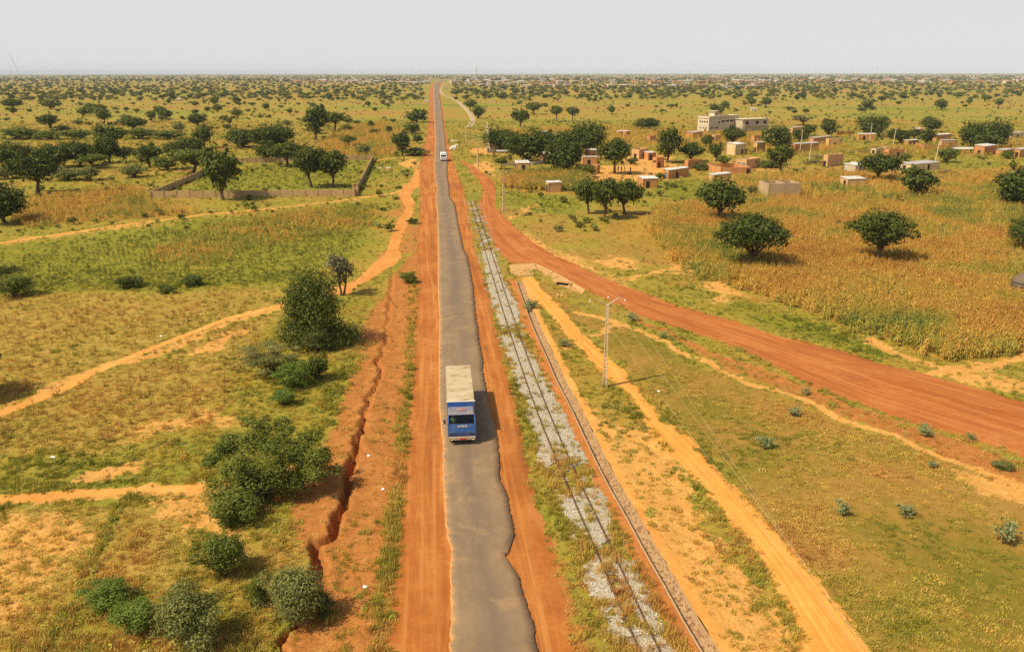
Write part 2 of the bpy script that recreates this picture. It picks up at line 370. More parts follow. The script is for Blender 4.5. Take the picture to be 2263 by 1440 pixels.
# ------------------------------------------------------------------ the ground sheet
Y0 = [-1500.0, -300.0, -60.0, 0.0, 12.0, 18.0, 22.0]
y = 24.0; rows = []
while y < 30000:
    rows.append(y); y += max(0.15, .0040 * y) if y < 130 else y * (.0048 + .00006 * min(y - 130, 350) + (.02 if y > 1500 else 0))
YS = np.array(Y0 + rows)
U = np.concatenate([[-3, -1.8, -1.2], np.arange(-.92, -.5, .006), np.arange(-.5, .52, .0027), np.arange(.52, .93, .006), [1.2, 1.8, 3]])
XX = U[None, :] * np.maximum(np.maximum(YS[:, None] + 10, 32), -YS[:, None]); YY = np.repeat(YS[:, None], len(U), 1)
GXY = np.stack([XX.ravel(), YY.ravel()], 1)
near = (GXY[:, 1] < 420) & (np.abs(GXY[:, 0]) < 420)
PN = GXY[near]
def zones(P):
    """what grows or lies where; every weight 0..1"""
    n1 = fbm(P[:, 0] * .11, P[:, 1] * .11, 4); n2 = fbm(P[:, 0] * .6 + 40, P[:, 1] * .6, 3)
    wob = (n1 - .5) * 6 + (n2 - .5) * 2.5
    Q = P + np.stack([wob, -wob * .8], 1) * np.clip(P[:, 1:2] / 90, .35, 1.3)
    z = {}
    z['red'] = np.maximum.reduce([
        polymask(P, [(930,540),(900,570),(868,610),(852,650),(812,690),(800,740),(765,850),(745,930),(715,985),(690,1040),(640,1110),(650,1180),(690,1240),(700,1300),(660,1370),(600,1450),(560,1560),(880,1560),(885,1245),(897,1010),(914,830),(928,640)], 1.3),
        .85 * polymask(Q, [(1330,668),(1500,745),(1900,900),(2263,1018),(2420,1075),(2420,1150),(2263,1105),(2100,1003),(1900,930),(1640,832),(1540,780),(1400,715)], 1.2),
        .7 * polymask(Q, [(1096,620),(1130,600),(1160,668),(1210,780),(1262,890),(1290,960),(1240,900),(1200,800),(1140,690)], 1.0),
        .65 * polymask(Q, [(1240,1290),(1210,1178),(1183,1111),(1195,1111),(1250,1230),(1330,1420),(1380,1560),(1290,1560)], .7),
        .6 * polymask(Q, [(860,430),(905,445),(930,520),(900,560),(860,600),(830,560),(870,500)], 1.5)])
    z['sand'] = np.maximum.reduce([
        polymask(Q, [(1180,720),(1220,770),(1262,850),(1330,950),(1395,1045),(1440,1110),(1500,1195),(1560,1290),(1650,1440),(1700,1560),(1640,1560),(1560,1400),(1480,1270),(1402,1140),(1330,1010),(1277,905),(1232,820)], .7),
        .88 * polymask(Q, [(1340,930),(1430,950),(1530,1080),(1640,1220),(1780,1440),(1830,1560),(1640,1560),(1540,1360),(1440,1160),(1360,1010)], 1.5),
        polymask(Q, [(1388,350),(1440,338),(1480,345),(1500,372),(1478,398),(1430,396),(1380,402),(1318,398),(1296,380),(1340,368),(1386,364)], 3),
        polymask(Q, [(1030,332),(1075,326),(1110,330),(1125,338),(1080,342),(1040,340)], 3),
        .8 * polymask(Q, [(1030,366),(1075,355),(1110,372),(1095,392),(1060,385)], 3),
        polymask(Q, [(1138,486),(1148,462),(1180,446),(1176,458),(1158,472),(1150,488)], .8),
        .7 * polymask(Q, [(1285,575),(1330,560),(1390,570),(1385,592),(1330,590)], 2.5),
        .6 * polymask(Q, [(1115,520),(1160,505),(1200,530),(1300,580),(1420,640),(1460,668),(1380,640),(1260,580)], 1.5),
        polymask(Q, [(1518,622),(1575,620),(1640,640),(1690,664),(1600,648),(1530,634)], 1.4),
        .8 * polymask(Q, [(1560,655),(1610,650),(1625,665),(1570,672)], 1.2),
        linemask(Q, [(1372,614),(1420,604),(1470,592),(1522,582)], .7, .7),
        linemask(Q, [(1866,738),(1930,766),(2000,792),(2080,815),(2160,836),(2263,862)], .9, .9),
        linemask(Q, [(2060,826),(2120,815),(2200,802),(2290,785)], .9, .8),
        .9 * polymask(Q, [(2085,830),(2170,822),(2263,838),(2263,870),(2200,862),(2140,850)], 1.5),
        polymask(Q, [(2105,1035),(2170,1050),(2263,1080),(2380,1110),(2380,1135),(2263,1115),(2180,1090),(2130,1060)], .9),
        linemask(Q, [(1534,786),(1635,840),(1770,880),(1904,938),(2006,971),(2100,1010),(2263,1075)], .42, .4),
        linemask(Q, [(1280,690),(1340,706),(1440,748),(1500,782)], .5, .6),
        linemask(Q, [(1230,765),(1266,745),(1300,722),(1328,710)], .4, .4),
        .95 * polymask(Q, [(150,1055),(165,1030),(250,1016),(320,1018),(300,1040),(210,1062)], 1),
        .8 * polymask(Q, [(400,775),(450,752),(540,726),(560,730),(470,770),(410,784)], .8),
        .55 * polymask(Q, [(250,960),(330,930),(480,905),(560,930),(440,955),(300,985)], 1.4),
        .62 * polymask(Q, [(-60,1115),(180,1125),(250,1180),(120,1330),(40,1420),(-80,1400)], 2.5),
        .7 * polymask(Q, [(330,1090),(480,1080),(540,1180),(560,1250),(440,1180),(330,1150)], 2),
        .85 * linemask(Q, P1, 1.0, .9), .8 * linemask(Q, P4, 1.0, .8), .6 * linemask(Q, P3, 1.2, 1.0),
        .9 * polymask(Q, [(860,362),(905,352),(930,350),(928,372),(900,372)], 2),
        .5 * polymask(Q, [(1540,348),(1640,352),(1700,372),(1760,378),(1700,384),(1600,372)], 4),
        .6 * polymask(Q, [(1650,520),(1760,540),(1880,545),(1760,556),(1660,540)], 2)])
    z['lush'] = np.maximum.reduce([
        polymask(Q, [(-80,560),(120,530),(330,498),(620,468),(830,448),(836,500),(800,560),(740,570),(640,628),(420,632),(200,642),(-80,650)], 5),
        .9 * polymask(Q, [(420,385),(650,360),(800,352),(800,420),(420,424)], 4),
        .8 * polymask(Q, [(1100,400),(1200,430),(1270,440),(1300,480),(1160,470),(1110,450)], 4),
        .9 * polymask(Q, [(1430,400),(1560,395),(1640,410),(1660,440),(1470,445)], 4),
        .8 * polymask(Q, [(1600,680),(1680,668),(1800,720),(1960,790),(1940,800),(1790,752)], 1.5),
        .7 * polymask(Q, [(1560,930),(1760,935),(1960,975),(2020,1020),(1800,1060),(1620,1010)], 2),
        .7 * polymask(Q, [(1820,1260),(1900,1270),(2060,1330),(2100,1440),(1960,1440)], 2),
        .85 * polymask(Q, [(808,350),(872,350),(865,372),(800,395)], 2),
        .9 * polymask(Q, [(878,590),(918,575),(924,640),(905,668),(880,640)], .8)])
    z['dry'] = np.maximum.reduce([
        polymask(Q, [(1330,500),(1470,460),(1640,448),(1900,440),(2060,470),(2300,520),(2420,560),(2420,800),(2263,786),(2080,800),(1900,734),(1700,652),(1530,600),(1440,560)], 4),
        .9 * polymask(Q, [(1100,395),(1260,385),(1340,400),(1270,432),(1130,425)], 4),
        .8 * polymask(Q, [(1700,380),(1880,395),(2060,380),(2300,360),(2420,440),(2060,440),(1760,440)], 6),
        .85 * polymask(Q, [(40,440),(300,405),(420,440),(430,475),(260,490),(40,500)], 4),
        .6 * polymask(Q, [(860,400),(760,300),(820,270),(880,280),(870,350)], 8),
        .7 * polymask(Q, [(1110,300),(1400,285),(1700,300),(1900,330),(1600,340),(1300,300)], 10)])
    z['short'] = np.maximum.reduce([
        polymask(Q, [(1480,790),(1640,845),(1900,945),(2100,1015),(2420,1150),(2420,1560),(2040,1560),(1800,1290),(1560,1010),(1440,870)], 1.5),
        polymask(Q, [(1150,640),(1210,620),(1300,690),(1400,730),(1480,790),(1440,860),(1300,740)], 1.0)])
    z['tilled'] = np.maximum.reduce([
        polymask(Q, [(-80,655),(300,645),(620,640),(640,668),(560,688),(400,742),(200,820),(0,905),(-100,940)], 2),
        .9 * polymask(Q, [(-90,1125),(200,1110),(470,1095),(560,1170),(680,1190),(690,1290),(650,1360),(560,1330),(380,1300),(200,1330),(60,1450),(-90,1500)], 2.5),
        polymask(Q, [(-60,925),(200,835),(400,755),(560,700),(620,690),(560,780),(520,860),(480,940),(250,990),(-60,1010)], 2)])
    return z, n1, n2
ZN, _, _ = zones(PN)
zz = np.zeros(len(GXY))
# the eroded gully beside the road is cut into the sheet; the drain gets its trench
gl = GP(GULLY); gk = np.where((PN[:, 1] < 125) & (PN[:, 0] > -24) & (PN[:, 0] < -3))[0]
d, pos, sg = pdist(PN[gk], gl); acc = np.r_[0, np.cumsum(np.hypot(*np.diff(gl, axis=0).T))]
w = np.interp(pos, acc, np.array(GULLY_W)) * (.75 + .7 * fbm(pos * 1.1, pos * 0 + 3, 3)); w = w * 1.0
off = (fbm(pos * .8, pos * 0 + 11, 4) - .5) * 1.0 + (fbm(pos * 3.1, pos * 0 + 5, 2) - .5) * .45
dd = np.abs(d * sg + off)
depth = -np.clip(w * 2.4, .25, 1.0) * (1 - sstep(w * .6, w * 1.05, dd)) + .07 * np.exp(-((dd - w * 1.7) / .35) ** 2)
depth -= .05 * np.exp(-(dd / 1.3) ** 2) * (fbm(PN[gk, 0] * 1.4, PN[gk, 1] * 1.4, 3) - .3)
zn = np.zeros(len(PN)); zn[gk] += depth
DC = (GP(DRAIN_L) + GP(DRAIN_R)) / 2
dk = np.where((PN[:, 1] < 125) & (PN[:, 0] > -4) & (PN[:, 0] < 22))[0]
d, _, _ = pdist(PN[dk], DC); zn[dk] -= .75 * (1 - sstep(.55, 1.0, d))
# soft unevenness away from everything that lies flat
flatm = np.zeros(len(PN))
for a, b, mar in ((ROAD_L, ROAD_R, 1.5), (SHL_L, SHR_R, .6), (LAT_L, LAT_R, .6), (SAND_L, SAND_R, .4), (P2L, P2R, .5)):
    poly = np.vstack([GP(a), GP(b)[::-1]]); dd_, _, _ = pdist(PN, np.vstack([poly, poly[:1]])); ins = inpoly(PN, poly)
    flatm = np.maximum(flatm, np.where(ins, 1, 1 - sstep(mar * .4, mar * 1.6, dd_)))
for ln in (P1, P3, P4, P5, RAIL_C): flatm = np.maximum(flatm, linemask(PN, ln, 1.9, .6))
for ln in (DRAIN_L, DRAIN_R): flatm = np.maximum(flatm, linemask(PN, ln, 1.6, .5))
amp = (1 - flatm) * (1 - sstep(150, 260, PN[:, 1]))
zn += amp * ((fbm(PN[:, 0] * .25, PN[:, 1] * .25, 3) - .5) * .45 + (fbm(PN[:, 0] * 1.7, PN[:, 1] * 1.7, 3) - .5) * .16)
ZN['gully'] = np.zeros(len(PN)); ZN['gully'][gk] = sstep(.04, .3, -depth)
GR, GC_ = len(YS), len(U)
zz[near] = zn
def ground_z(x, y):
    """height of the ground sheet under a point"""
    i = int(np.clip(np.searchsorted(YS, y) - 1, 0, GR - 2)); u = x / max(y + 10, 32); j = int(np.clip(np.searchsorted(U, u) - 1, 0, GC_ - 2))
    k = i * GC_ + j; return float(min(zz[k], zz[k + 1], zz[k + GC_], zz[k + GC_ + 1]))
def ground_z_arr(P):
    i = np.clip(np.searchsorted(YS, P[:, 1]) - 1, 0, GR - 2); u = P[:, 0] / np.maximum(P[:, 1] + 10, 32); j = np.clip(np.searchsorted(U, u) - 1, 0, GC_ - 2)
    k = i * GC_ + j; return np.minimum(np.minimum(zz[k], zz[k + 1]), np.minimum(zz[k + GC_], zz[k + GC_ + 1]))
V = np.c_[GXY, zz]
ii, jj = np.meshgrid(np.arange(GR - 1), np.arange(GC_ - 1), indexing='ij'); k = (ii * GC_ + jj).ravel()
Fq = np.stack([k, k + 1, k + GC_ + 1, k + GC_], 1)

def ground_mat():
    t = NT('savanna_ground', 0.95, 0.08)
    A = t.attr('zone_a', out='Color'); B = t.attr('zone_b', out='Color')
    sa = t.new('ShaderNodeSeparateColor'); t.l.new(A, sa.inputs[0]); sb = t.new('ShaderNodeSeparateColor'); t.l.new(B, sb.inputs[0])
    red, sand, lush = sa.outputs; dry, short, tilled = sb.outputs
    gul = t.attr('gully')
    big = t.noise(.011, 4, .6, t.scale(t.P(), (.45, 1, 1))); mid = t.noise(.09, 5, .62); sm = t.noise(.75, 5, .7); fine = t.noise(5.5, 4, .75); vf = t.noise(22, 2, .8)
    # savanna at large: olive yellow, green and brown patches
    s = t.math('ADD', t.math('MULTIPLY', big, .62), t.math('MULTIPLY', mid, .38))
    base = t.ramp(s, [(.34, (.155, .165, .019)), (.43, (.23, .21, .025)), (.51, (.305, .22, .033)), (.57, (.33, .19, .038)), (.66, (.35, .145, .042))])
    base = t.mix(t.math('MULTIPLY', t.mrange(sm, .50, .68), .7), base, (.14, .13, .022))
    base = t.mix(t.math('MULTIPLY', t.mrange(fine, .55, .75), .6), base, (.37, .24, .065))
    lu = t.ramp(t.math('ADD', t.math('MULTIPLY', sm, .6), t.math('MULTIPLY', fine, .4)), [(.32, (.11, .13, .011)), (.48, (.195, .185, .018)), (.66, (.30, .235, .034))])
    dr = t.ramp(t.math('ADD', t.math('MULTIPLY', mid, .4), t.math('MULTIPLY', fine, .6)), [(.34, (.19, .13, .02)), (.5, (.33, .195, .032)), (.66, (.44, .25, .055))])
    sh = t.ramp(t.math('ADD', t.math('MULTIPLY', mid, .55), t.math('ADD', t.math('MULTIPLY', sm, .25), t.math('MULTIPLY', fine, .2))), [(.34, (.125, .115, .013)), (.43, (.19, .145, .019)), (.51, (.28, .165, .032)), (.62, (.37, .195, .052))])
    ti = t.ramp(t.math('ADD', t.math('MULTIPLY', sm, .5), t.math('MULTIPLY', fine, .5)), [(.34, (.17, .145, .02)), (.5, (.32, .215, .038)), (.64, (.48, .30, .078))])
    rd = t.ramp(t.math('ADD', t.math('MULTIPLY', sm, .5), t.math('MULTIPLY', fine, .5)), [(.3, (.26, .09, .022)), (.5, (.38, .145, .035)), (.68, (.50, .235, .07))])
    sn = t.ramp(t.math('ADD', t.math('MULTIPLY', sm, .5), t.math('MULTIPLY', fine, .5)), [(.3, (.43, .19, .042)), (.5, (.56, .28, .07)), (.68, (.67, .39, .12))])
    jig = t.math('MULTIPLY', t.math('SUBTRACT', t.math('ADD', t.math('MULTIPLY', sm, .6), t.math('MULTIPLY', fine, .4)), .5), 2.3)
    def on(c, m, layer, lo=.38, hi=.62): return t.mix(t.mrange(t.math('ADD', m, t.math('MULTIPLY', jig, t.mrange(m, 0, .15))), lo, hi), c, layer)
    c = on(base, lush, lu); c = on(c, dry, dr); c = on(c, short, sh); c = on(c, tilled, ti); c = on(c, red, rd); c = on(c, sand, sn)
    c = t.mix(gul, c, t.mix(sm, (.30, .095, .024), (.42, .15, .04)))
    c = t.mix(t.math('MULTIPLY', t.mrange(fine, .5, .3), .35), c, t.mix(.6, c, (.05, .05, .01))); c = t.mix(t.math('MULTIPLY', t.mrange(vf, .6, .8), .35), c, t.mix(.5, c, (.6, .4, .12))); c = t.mix(t.math('MULTIPLY', t.mrange(vf, .42, .22), .45), c, t.mix(.65, c, (.03, .025, .008)))
    t.bump(t.math('ADD', fine, sm), .6, .12)
    return t.col(c)
M_GROUND = ground_mat()
me = np_mesh('ground', V, Fq, M_GROUND)
def cattr(name, chans):
    a = np.zeros((len(GXY), 4), np.float32); a[:, 3] = 1
    for i, c in enumerate(chans): a[near, i] = ZN[c]
    me.attributes.new(name, 'FLOAT_COLOR', 'POINT').data.foreach_set('color', a.ravel())
cattr('zone_a', ('red', 'sand', 'lush')); cattr('zone_b', ('dry', 'short', 'tilled'))
ga = np.zeros(len(GXY), np.float32); ga[near] = ZN['gully']; me.attributes.new('gully', 'FLOAT', 'POINT').data.foreach_set('value', ga)
ground = bpy.data.objects.new('ground', me); link(ground); tag(ground, 'wide savanna ground of dry grass, fields and red earth', kind='structure')

# ------------------------------------------------------------------ strips on the ground
def S(o, label): return tag(o, label, kind='structure')
MIDL = [((a[0] + b[0]) / 2, (a[1] + b[1]) / 2) for a, b in zip(ROAD_L, ROAD_L)]
S(ribbon('road_shoulder', GP(SHL_L), GP(SHR_R), .006, M_LAT, .25, .45, .9, 3.1, 14), 'orange laterite shoulders on both sides of the asphalt')
S(ribbon('road', GP(ROAD_L), GP(ROAD_R), .135, M_ASPH, .12, .12, 2.6, 8.2, 8, skirt=.16, crown=.03), 'worn narrow asphalt road running straight to the horizon with broken edges')
S(ribbon('dirt_road', GP(LAT_L), GP(LAT_R), .011, M_LAT2, .3, .55, .7, 5.3, 12, crown=.0), 'wide red laterite side road bending from the main road to the right')
S(ribbon('sandy_track', GP(SAND_L), GP(SAND_R), .008, M_SAND, .25, .5, .6, 6.3, 10), 'yellow sandy vehicle track running diagonally past the ladder-like pole')
S(ribbon('path', *edges_of(P1, P1W), .009, M_PATH, .3, .25, .6, 2.3, 4), 'sandy footpath slanting through the left field to the big round tree')
M_TROD = soil('trodden_red_soil', (.42, .155, .034), (.53, .22, .05), (.62, .31, .085), streak=False)
S(ribbon('path', GP(P2L), GP(P2R), .013, M_TROD, .3, .35, .6, 2.9, 6), 'winding sandy footpath along the left edge of the road')
S(ribbon('path', *edges_of(P3, P3W), .010, M_PATH, .4, .3, .4, 4.3, 4), 'thin sandy footpath in front of the long field wall')
S(ribbon('path', *edges_of(P4, P4W), .009, M_PATH, .3, .3, .6, 9.3, 4), 'sandy footpath leading left from the spreading tree in the foreground')
S(ribbon('path', *edges_of(P5, P5W), .010, M_PATH, .4, .3, .4, 7.7, 4), 'sandy footpath joining the road behind the wall corner')
# ------------------------------------------------------------------ instancing helper for uncountable stuff
def scatter(name, label, P, z, rot, scl, kind, protos, attrs, kindname='stuff'):
    """P (n,2) ground points; kind = which prototype; attrs = {name: values}"""
    n = len(P); me = bpy.data.meshes.new(name); me.vertices.add(n)
    me.vertices.foreach_set('co', np.c_[P, z].astype(np.float32).ravel())
    def at(nm, typ, dat, key): me.attributes.new(nm, typ, 'POINT').data.foreach_set(key, dat)
    at('rot', 'FLOAT_VECTOR', np.ascontiguousarray(rot, np.float32).ravel(), 'vector')
    at('scl', 'FLOAT_VECTOR', np.ascontiguousarray(scl, np.float32).ravel(), 'vector')
    at('kind', 'INT', np.ascontiguousarray(kind, np.int32), 'value')
    for k_, v_ in attrs.items(): at(k_, 'FLOAT', np.ascontiguousarray(v_, np.float32), 'value')
    me.update()
    o = bpy.data.objects.new(name, me); link(o)
    ng = bpy.data.node_groups.new(name + '_nodes', 'GeometryNodeTree')
    ng.interface.new_socket('Geometry', in_out='INPUT', socket_type='NodeSocketGeometry'); ng.interface.new_socket('Geometry', in_out='OUTPUT', socket_type='NodeSocketGeometry')
    N, L = ng.nodes, ng.links; gi = N.new('NodeGroupInput'); go = N.new('NodeGroupOutput'); jn = N.new('GeometryNodeJoinGeometry')
    def named(nm, typ):
        q = N.new('GeometryNodeInputNamedAttribute'); q.data_type = typ; q.inputs['Name'].default_value = nm; return q.outputs['Attribute']
    rt, sc, kd = named('rot', 'FLOAT_VECTOR'), named('scl', 'FLOAT_VECTOR'), named('kind', 'INT')
    for i, p in enumerate(protos):
        q = N.new('GeometryNodeInstanceOnPoints'); L.new(gi.outputs[0], q.inputs['Points'])
        oi = N.new('GeometryNodeObjectInfo'); oi.inputs['Object'].default_value = p; oi.inputs['As Instance'].default_value = True
        L.new(oi.outputs['Geometry'], q.inputs['Instance'])
        cp = N.new('FunctionNodeCompare'); cp.data_type = 'INT'; cp.operation = 'EQUAL'; L.new(kd, cp.inputs[2]); cp.inputs[3].default_value = i
        L.new(cp.outputs[0], q.inputs['Selection'])
        e = N.new('FunctionNodeEulerToRotation'); L.new(rt, e.inputs[0]); L.new(e.outputs[0], q.inputs['Rotation']); L.new(sc, q.inputs['Scale'])
        L.new(q.outputs[0], jn.inputs[0])
    L.new(jn.outputs[0], go.inputs[0])
    md = o.modifiers.new('scatter', 'NODES'); md.node_group = ng
    return tag(o, label, kind=kindname)
def proto(name, me): return bpy.data.objects.new(name, me)      # never linked: only its instances are in the scene

HOUSE_POLYS = []
rs = np.random.RandomState(11)
def fan(n, y0, y1, umax=.86, p=2.0, rs=rs):
    """random ground points, density falling with distance as the view does"""
    t = rs.rand(n); e = 2 - p
    Y = (y0 ** e + t * (y1 ** e - y0 ** e)) ** (1 / e) if abs(e) > 1e-6 else y0 * (y1 / y0) ** t
    return np.stack([(rs.rand(n) * 2 - 1) * umax * Y, Y], 1)
# ------------------------------------------------------------------ railway
M_RUST = flat('rusty_rail_steel', (.11, .05, .028), .75, .3, .3, 3.0)
M_SLEEP = flat('dark_sleeper', (.10, .065, .04), .9, .1, .3, 3.0)
def gravel_mat():
    t = NT('grey_gravel', .9, .2); v = t.voro(11.0); s = t.new('ShaderNodeSeparateColor'); t.l.new(v, s.inputs[0]); d = t.voro(11.0, out='Distance')
    c = t.ramp(s.outputs[0], [(.0, (.36, .31, .22)), (.35, (.47, .41, .31)), (.7, (.54, .48, .38)), (1, (.66, .60, .48))])
    c = t.mix(t.math('MULTIPLY', t.mrange(t.noise(.9, 4, .7), .52, .74), .7), c, (.42, .28, .13))
    c = t.mix(t.mrange(d, .35, .62), c, (.27, .22, .155)); t.bump(t.math('SUBTRACT', 1.0, d), .6, .05); return t.col(c)
M_GRAVEL = gravel_mat()
rc = resample(smooth_line(GP(RAIL_C), 3), .4)
tn = np.gradient(rc, axis=0); tn /= np.hypot(*tn.T)[:, None]; nr = np.c_[tn[:, 1], -tn[:, 0]]
track = thing('railway_track', 'narrow rusty railway track half buried in gravel and grass beside the road', 'railway track', (float(rc[60, 0]), float(rc[60, 1]), 0))
ox, oy = track.location.x, track.location.y
for s in (-1, 1):
    c = rc + nr * .515 * s; prof = [(-.05, 0.0), (-.05, .03), (-.018, .05), (-.018, .13), (-.042, .14), (-.042, .185), (.042, .185), (.042, .14), (.018, .13), (.018, .05), (.05, .03), (.05, 0.0)]
    V, k = [], len(prof)
    for i in range(len(c)):
        for a, b in prof: q = c[i] + nr[i] * a; V.append((q[0] - ox, q[1] - oy, b + .015))
    Fc = [(i * k + j, i * k + (j + 1) % k, (i + 1) * k + (j + 1) % k, (i + 1) * k + j) for i in range(len(c) - 1) for j in range(k)]
    m = MB(); m.add(V, Fc); m.build('rail', M_RUST, track)
for px, py in ((1096, 632), (1131, 720), (1100, 640), (1186, 872), (1208, 938), (1291, 1108), (1352, 1262), (1419, 1402)):
    g = G(px, py); i = int(np.argmin(np.hypot(*(rc - g[:2]).T))); q = rc[i]
    m = MB(); m.box((q[0] - ox, q[1] - oy, .035), (1.75, .2, .09), math.atan2(nr[i, 1], nr[i, 0])); m.build('sleeper', M_SLEEP, track, bevel=.01)
BAL = [[(1066,556),(1090,556),(1112,628),(1136,662),(1147,692),(1142,716),(1120,722),(1106,726),(1090,676),(1076,612)],
 [(1110,738),(1150,756),(1174,790),(1194,820),(1206,850),(1220,868),(1226,890),(1200,905),(1172,900),(1148,860),(1134,822),(1120,780),(1106,752)],
 [(1160,900),(1200,912),(1240,886),(1262,935),(1284,990),(1304,1012),(1290,1022),(1262,1010),(1230,976),(1205,988),(1186,958),(1166,932)],
 [(1186,990),(1212,985),(1220,1010),(1214,1038),(1198,1028)], [(1283,1076),(1322,1078),(1344,1120),(1358,1165),(1325,1162),(1298,1112)],
 [(1233,1096),(1270,1093),(1292,1118),(1302,1158),(1342,1166),(1348,1186),(1310,1192),(1260,1148),(1238,1122)],
 [(1288,1253),(1322,1236),(1348,1290),(1356,1334),(1320,1328),(1298,1290)],
 [(1345,1255),(1398,1238),(1418,1290),(1440,1335),(1468,1400),(1490,1450),(1450,1448),(1423,1390),(1383,1290)],
 [(1337,1363),(1370,1373),(1404,1420),(1385,1428),(1347,1402)], [(1402,1388),(1440,1398),(1494,1440),(1510,1520),(1430,1520)]]
st = np.arange(0, len(rc) - 1, .3); ci = np.stack([np.interp(st, np.arange(len(rc)), rc[:, k]) for k in (0, 1)], 1); ni = np.stack([np.interp(st, np.arange(len(rc)), nr[:, k]) for k in (0, 1)], 1)
us = np.linspace(-2.1, 2.1, 36); BP = (ci[:, None, :] + ni[:, None, :] * us[None, :, None]).reshape(-1, 2)
bm_ = np.maximum.reduce([polymask(BP, b, .35) for b in BAL])
bm_ = bm_ * (np.abs(np.tile(us, len(st))) < 1.9) + (fbm(BP[:, 0] * 1.3, BP[:, 1] * 1.3, 4) - .5) * 1.7 + (fbm(BP[:, 0] * 5, BP[:, 1] * 5, 2) - .5) * .6
bm_ += .18 + .36 * np.exp(-(np.tile(us, len(st)) / .9) ** 2)
BZ = .02 + .07 * (1 - (np.tile(us, len(st)) / 2.1) ** 2) + (fbm(BP[:, 0] * 3, BP[:, 1] * 3, 3) - .5) * .07
n, k = len(st), len(us); i, j = np.meshgrid(np.arange(n - 1), np.arange(k - 1), indexing='ij'); q = (i * k + j).ravel(); Fq = np.stack([q, q + 1, q + k + 1, q + k], 1)
keep = bm_[Fq].mean(1) > .5
bal = bpy.data.objects.new('ballast', np_mesh('ballast', np.c_[BP, BZ], Fq[keep], M_GRAVEL)); link(bal); tag(bal, 'pale grey gravel patches bedding the old railway', kind='stuff')
# loose stones on and around the gravel
def rock_me(name, mat, seed, sub=1):
    b = bmesh.new(); bmesh.ops.create_icosphere(b, subdivisions=sub, radius=.5); r = random.Random(seed)
    for v in b.verts: v.co *= r.uniform(.7, 1.15); v.co.z *= .65
    m = bpy.data.meshes.new(name); b.to_mesh(m); b.free(); m.materials.append(mat); return m
def inst_mat(name, stops, rough=.85, spec=.2, transl=0.0):
    t = NT(name, rough, spec); c = t.ramp(t.attr('tint', 'INSTANCER'), stops); v = t.attr('lum', 'INSTANCER'); c = t.mix(1.0, c, v, 'MULTIPLY')
    if transl:
        tr = t.new('ShaderNodeBsdfTranslucent'); t.l.new(c, tr.inputs[0]); ms = t.new('ShaderNodeMixShader'); ms.inputs[0].default_value = transl
        t.l.new(t.b.outputs[0], ms.inputs[1]); t.l.new(tr.outputs[0], ms.inputs[2]); t.l.new(ms.outputs[0], t.n['Material Output'].inputs['Surface'])
    return t.col(c)
M_STONE = inst_mat('loose_stone', [(0, (.40, .33, .23)), (.5, (.60, .53, .40)), (1, (.76, .69, .56))])
ST = [proto('stone', rock_me('stone', M_STONE, s)) for s in (1, 2, 3)]
ns = 26000; a = rs.rand(ns) ** 1.0 * (len(rc) - 2); k = a.astype(int); u = rs.randn(ns) * 1.15; SP = rc[k] + (rc[k + 1] - rc[k]) * (a - k)[:, None] + nr[k] * u[:, None]
m = np.maximum.reduce([polymask(SP, b, .5) for b in BAL]) + .14 + .12 * np.exp(-(u - 2.2) ** 2); kp = rs.rand(ns) < m; SP = SP[kp]; ns = len(SP)
scatter('loose_stones', 'scattered grey and white ballast stones', SP, np.full(ns, .06) + np.clip(.05 - .02 * np.abs(u[kp]), 0, .05), rs.rand(ns, 3) * 6.3, (.035 + .065 * rs.rand(ns, 1) ** 2) * np.ones((1, 3)), rs.randint(0, 3, ns), ST, {'tint': rs.rand(ns), 'lum': .8 + .4 * rs.rand(ns)})
# the same line far off, a pale curve
t2 = thing('railway_track', 'distant stretch of railway curving away as a pale line right of the road', 'railway track', (*G(1026, 238)[:2], 0)); ox, oy = t2.location.x, t2.location.y
fc = resample(smooth_line(GP(RAIL_FAR), 3), .6); ft = np.gradient(fc, axis=0); ft /= np.hypot(*ft.T)[:, None]; fn = np.c_[ft[:, 1], -ft[:, 0]]
def flat_strip(m, c, nn, o0, o1, z0, z1, ox, oy):
    V = []
    for p, q in zip(c, nn):
        a, b = p + q * o0, p + q * o1; V += [(a[0] - ox, a[1] - oy, z0), (a[0] - ox, a[1] - oy, z1), (b[0] - ox, b[1] - oy, z1), (b[0] - ox, b[1] - oy, z0)]
    m.add(V, [(i * 4 + j, (i + 1) * 4 + j, (i + 1) * 4 + j + 1, i * 4 + j + 1) for i in range(len(c) - 1) for j in range(3)])
M_PALEBAL = flat('pale_dusty_gravel', (.48, .37, .23), .95, .1, .25, .8)
m = MB(); flat_strip(m, fc, fn, -1.6, 1.6, 0, .16, ox, oy); m.build('ballast_bed', M_PALEBAL, t2)
for s in (-1, 1): m = MB(); flat_strip(m, fc, fn, s * .52 - .07, s * .52 + .07, .165, .30, ox, oy); m.build('rail', M_RUST, t2)

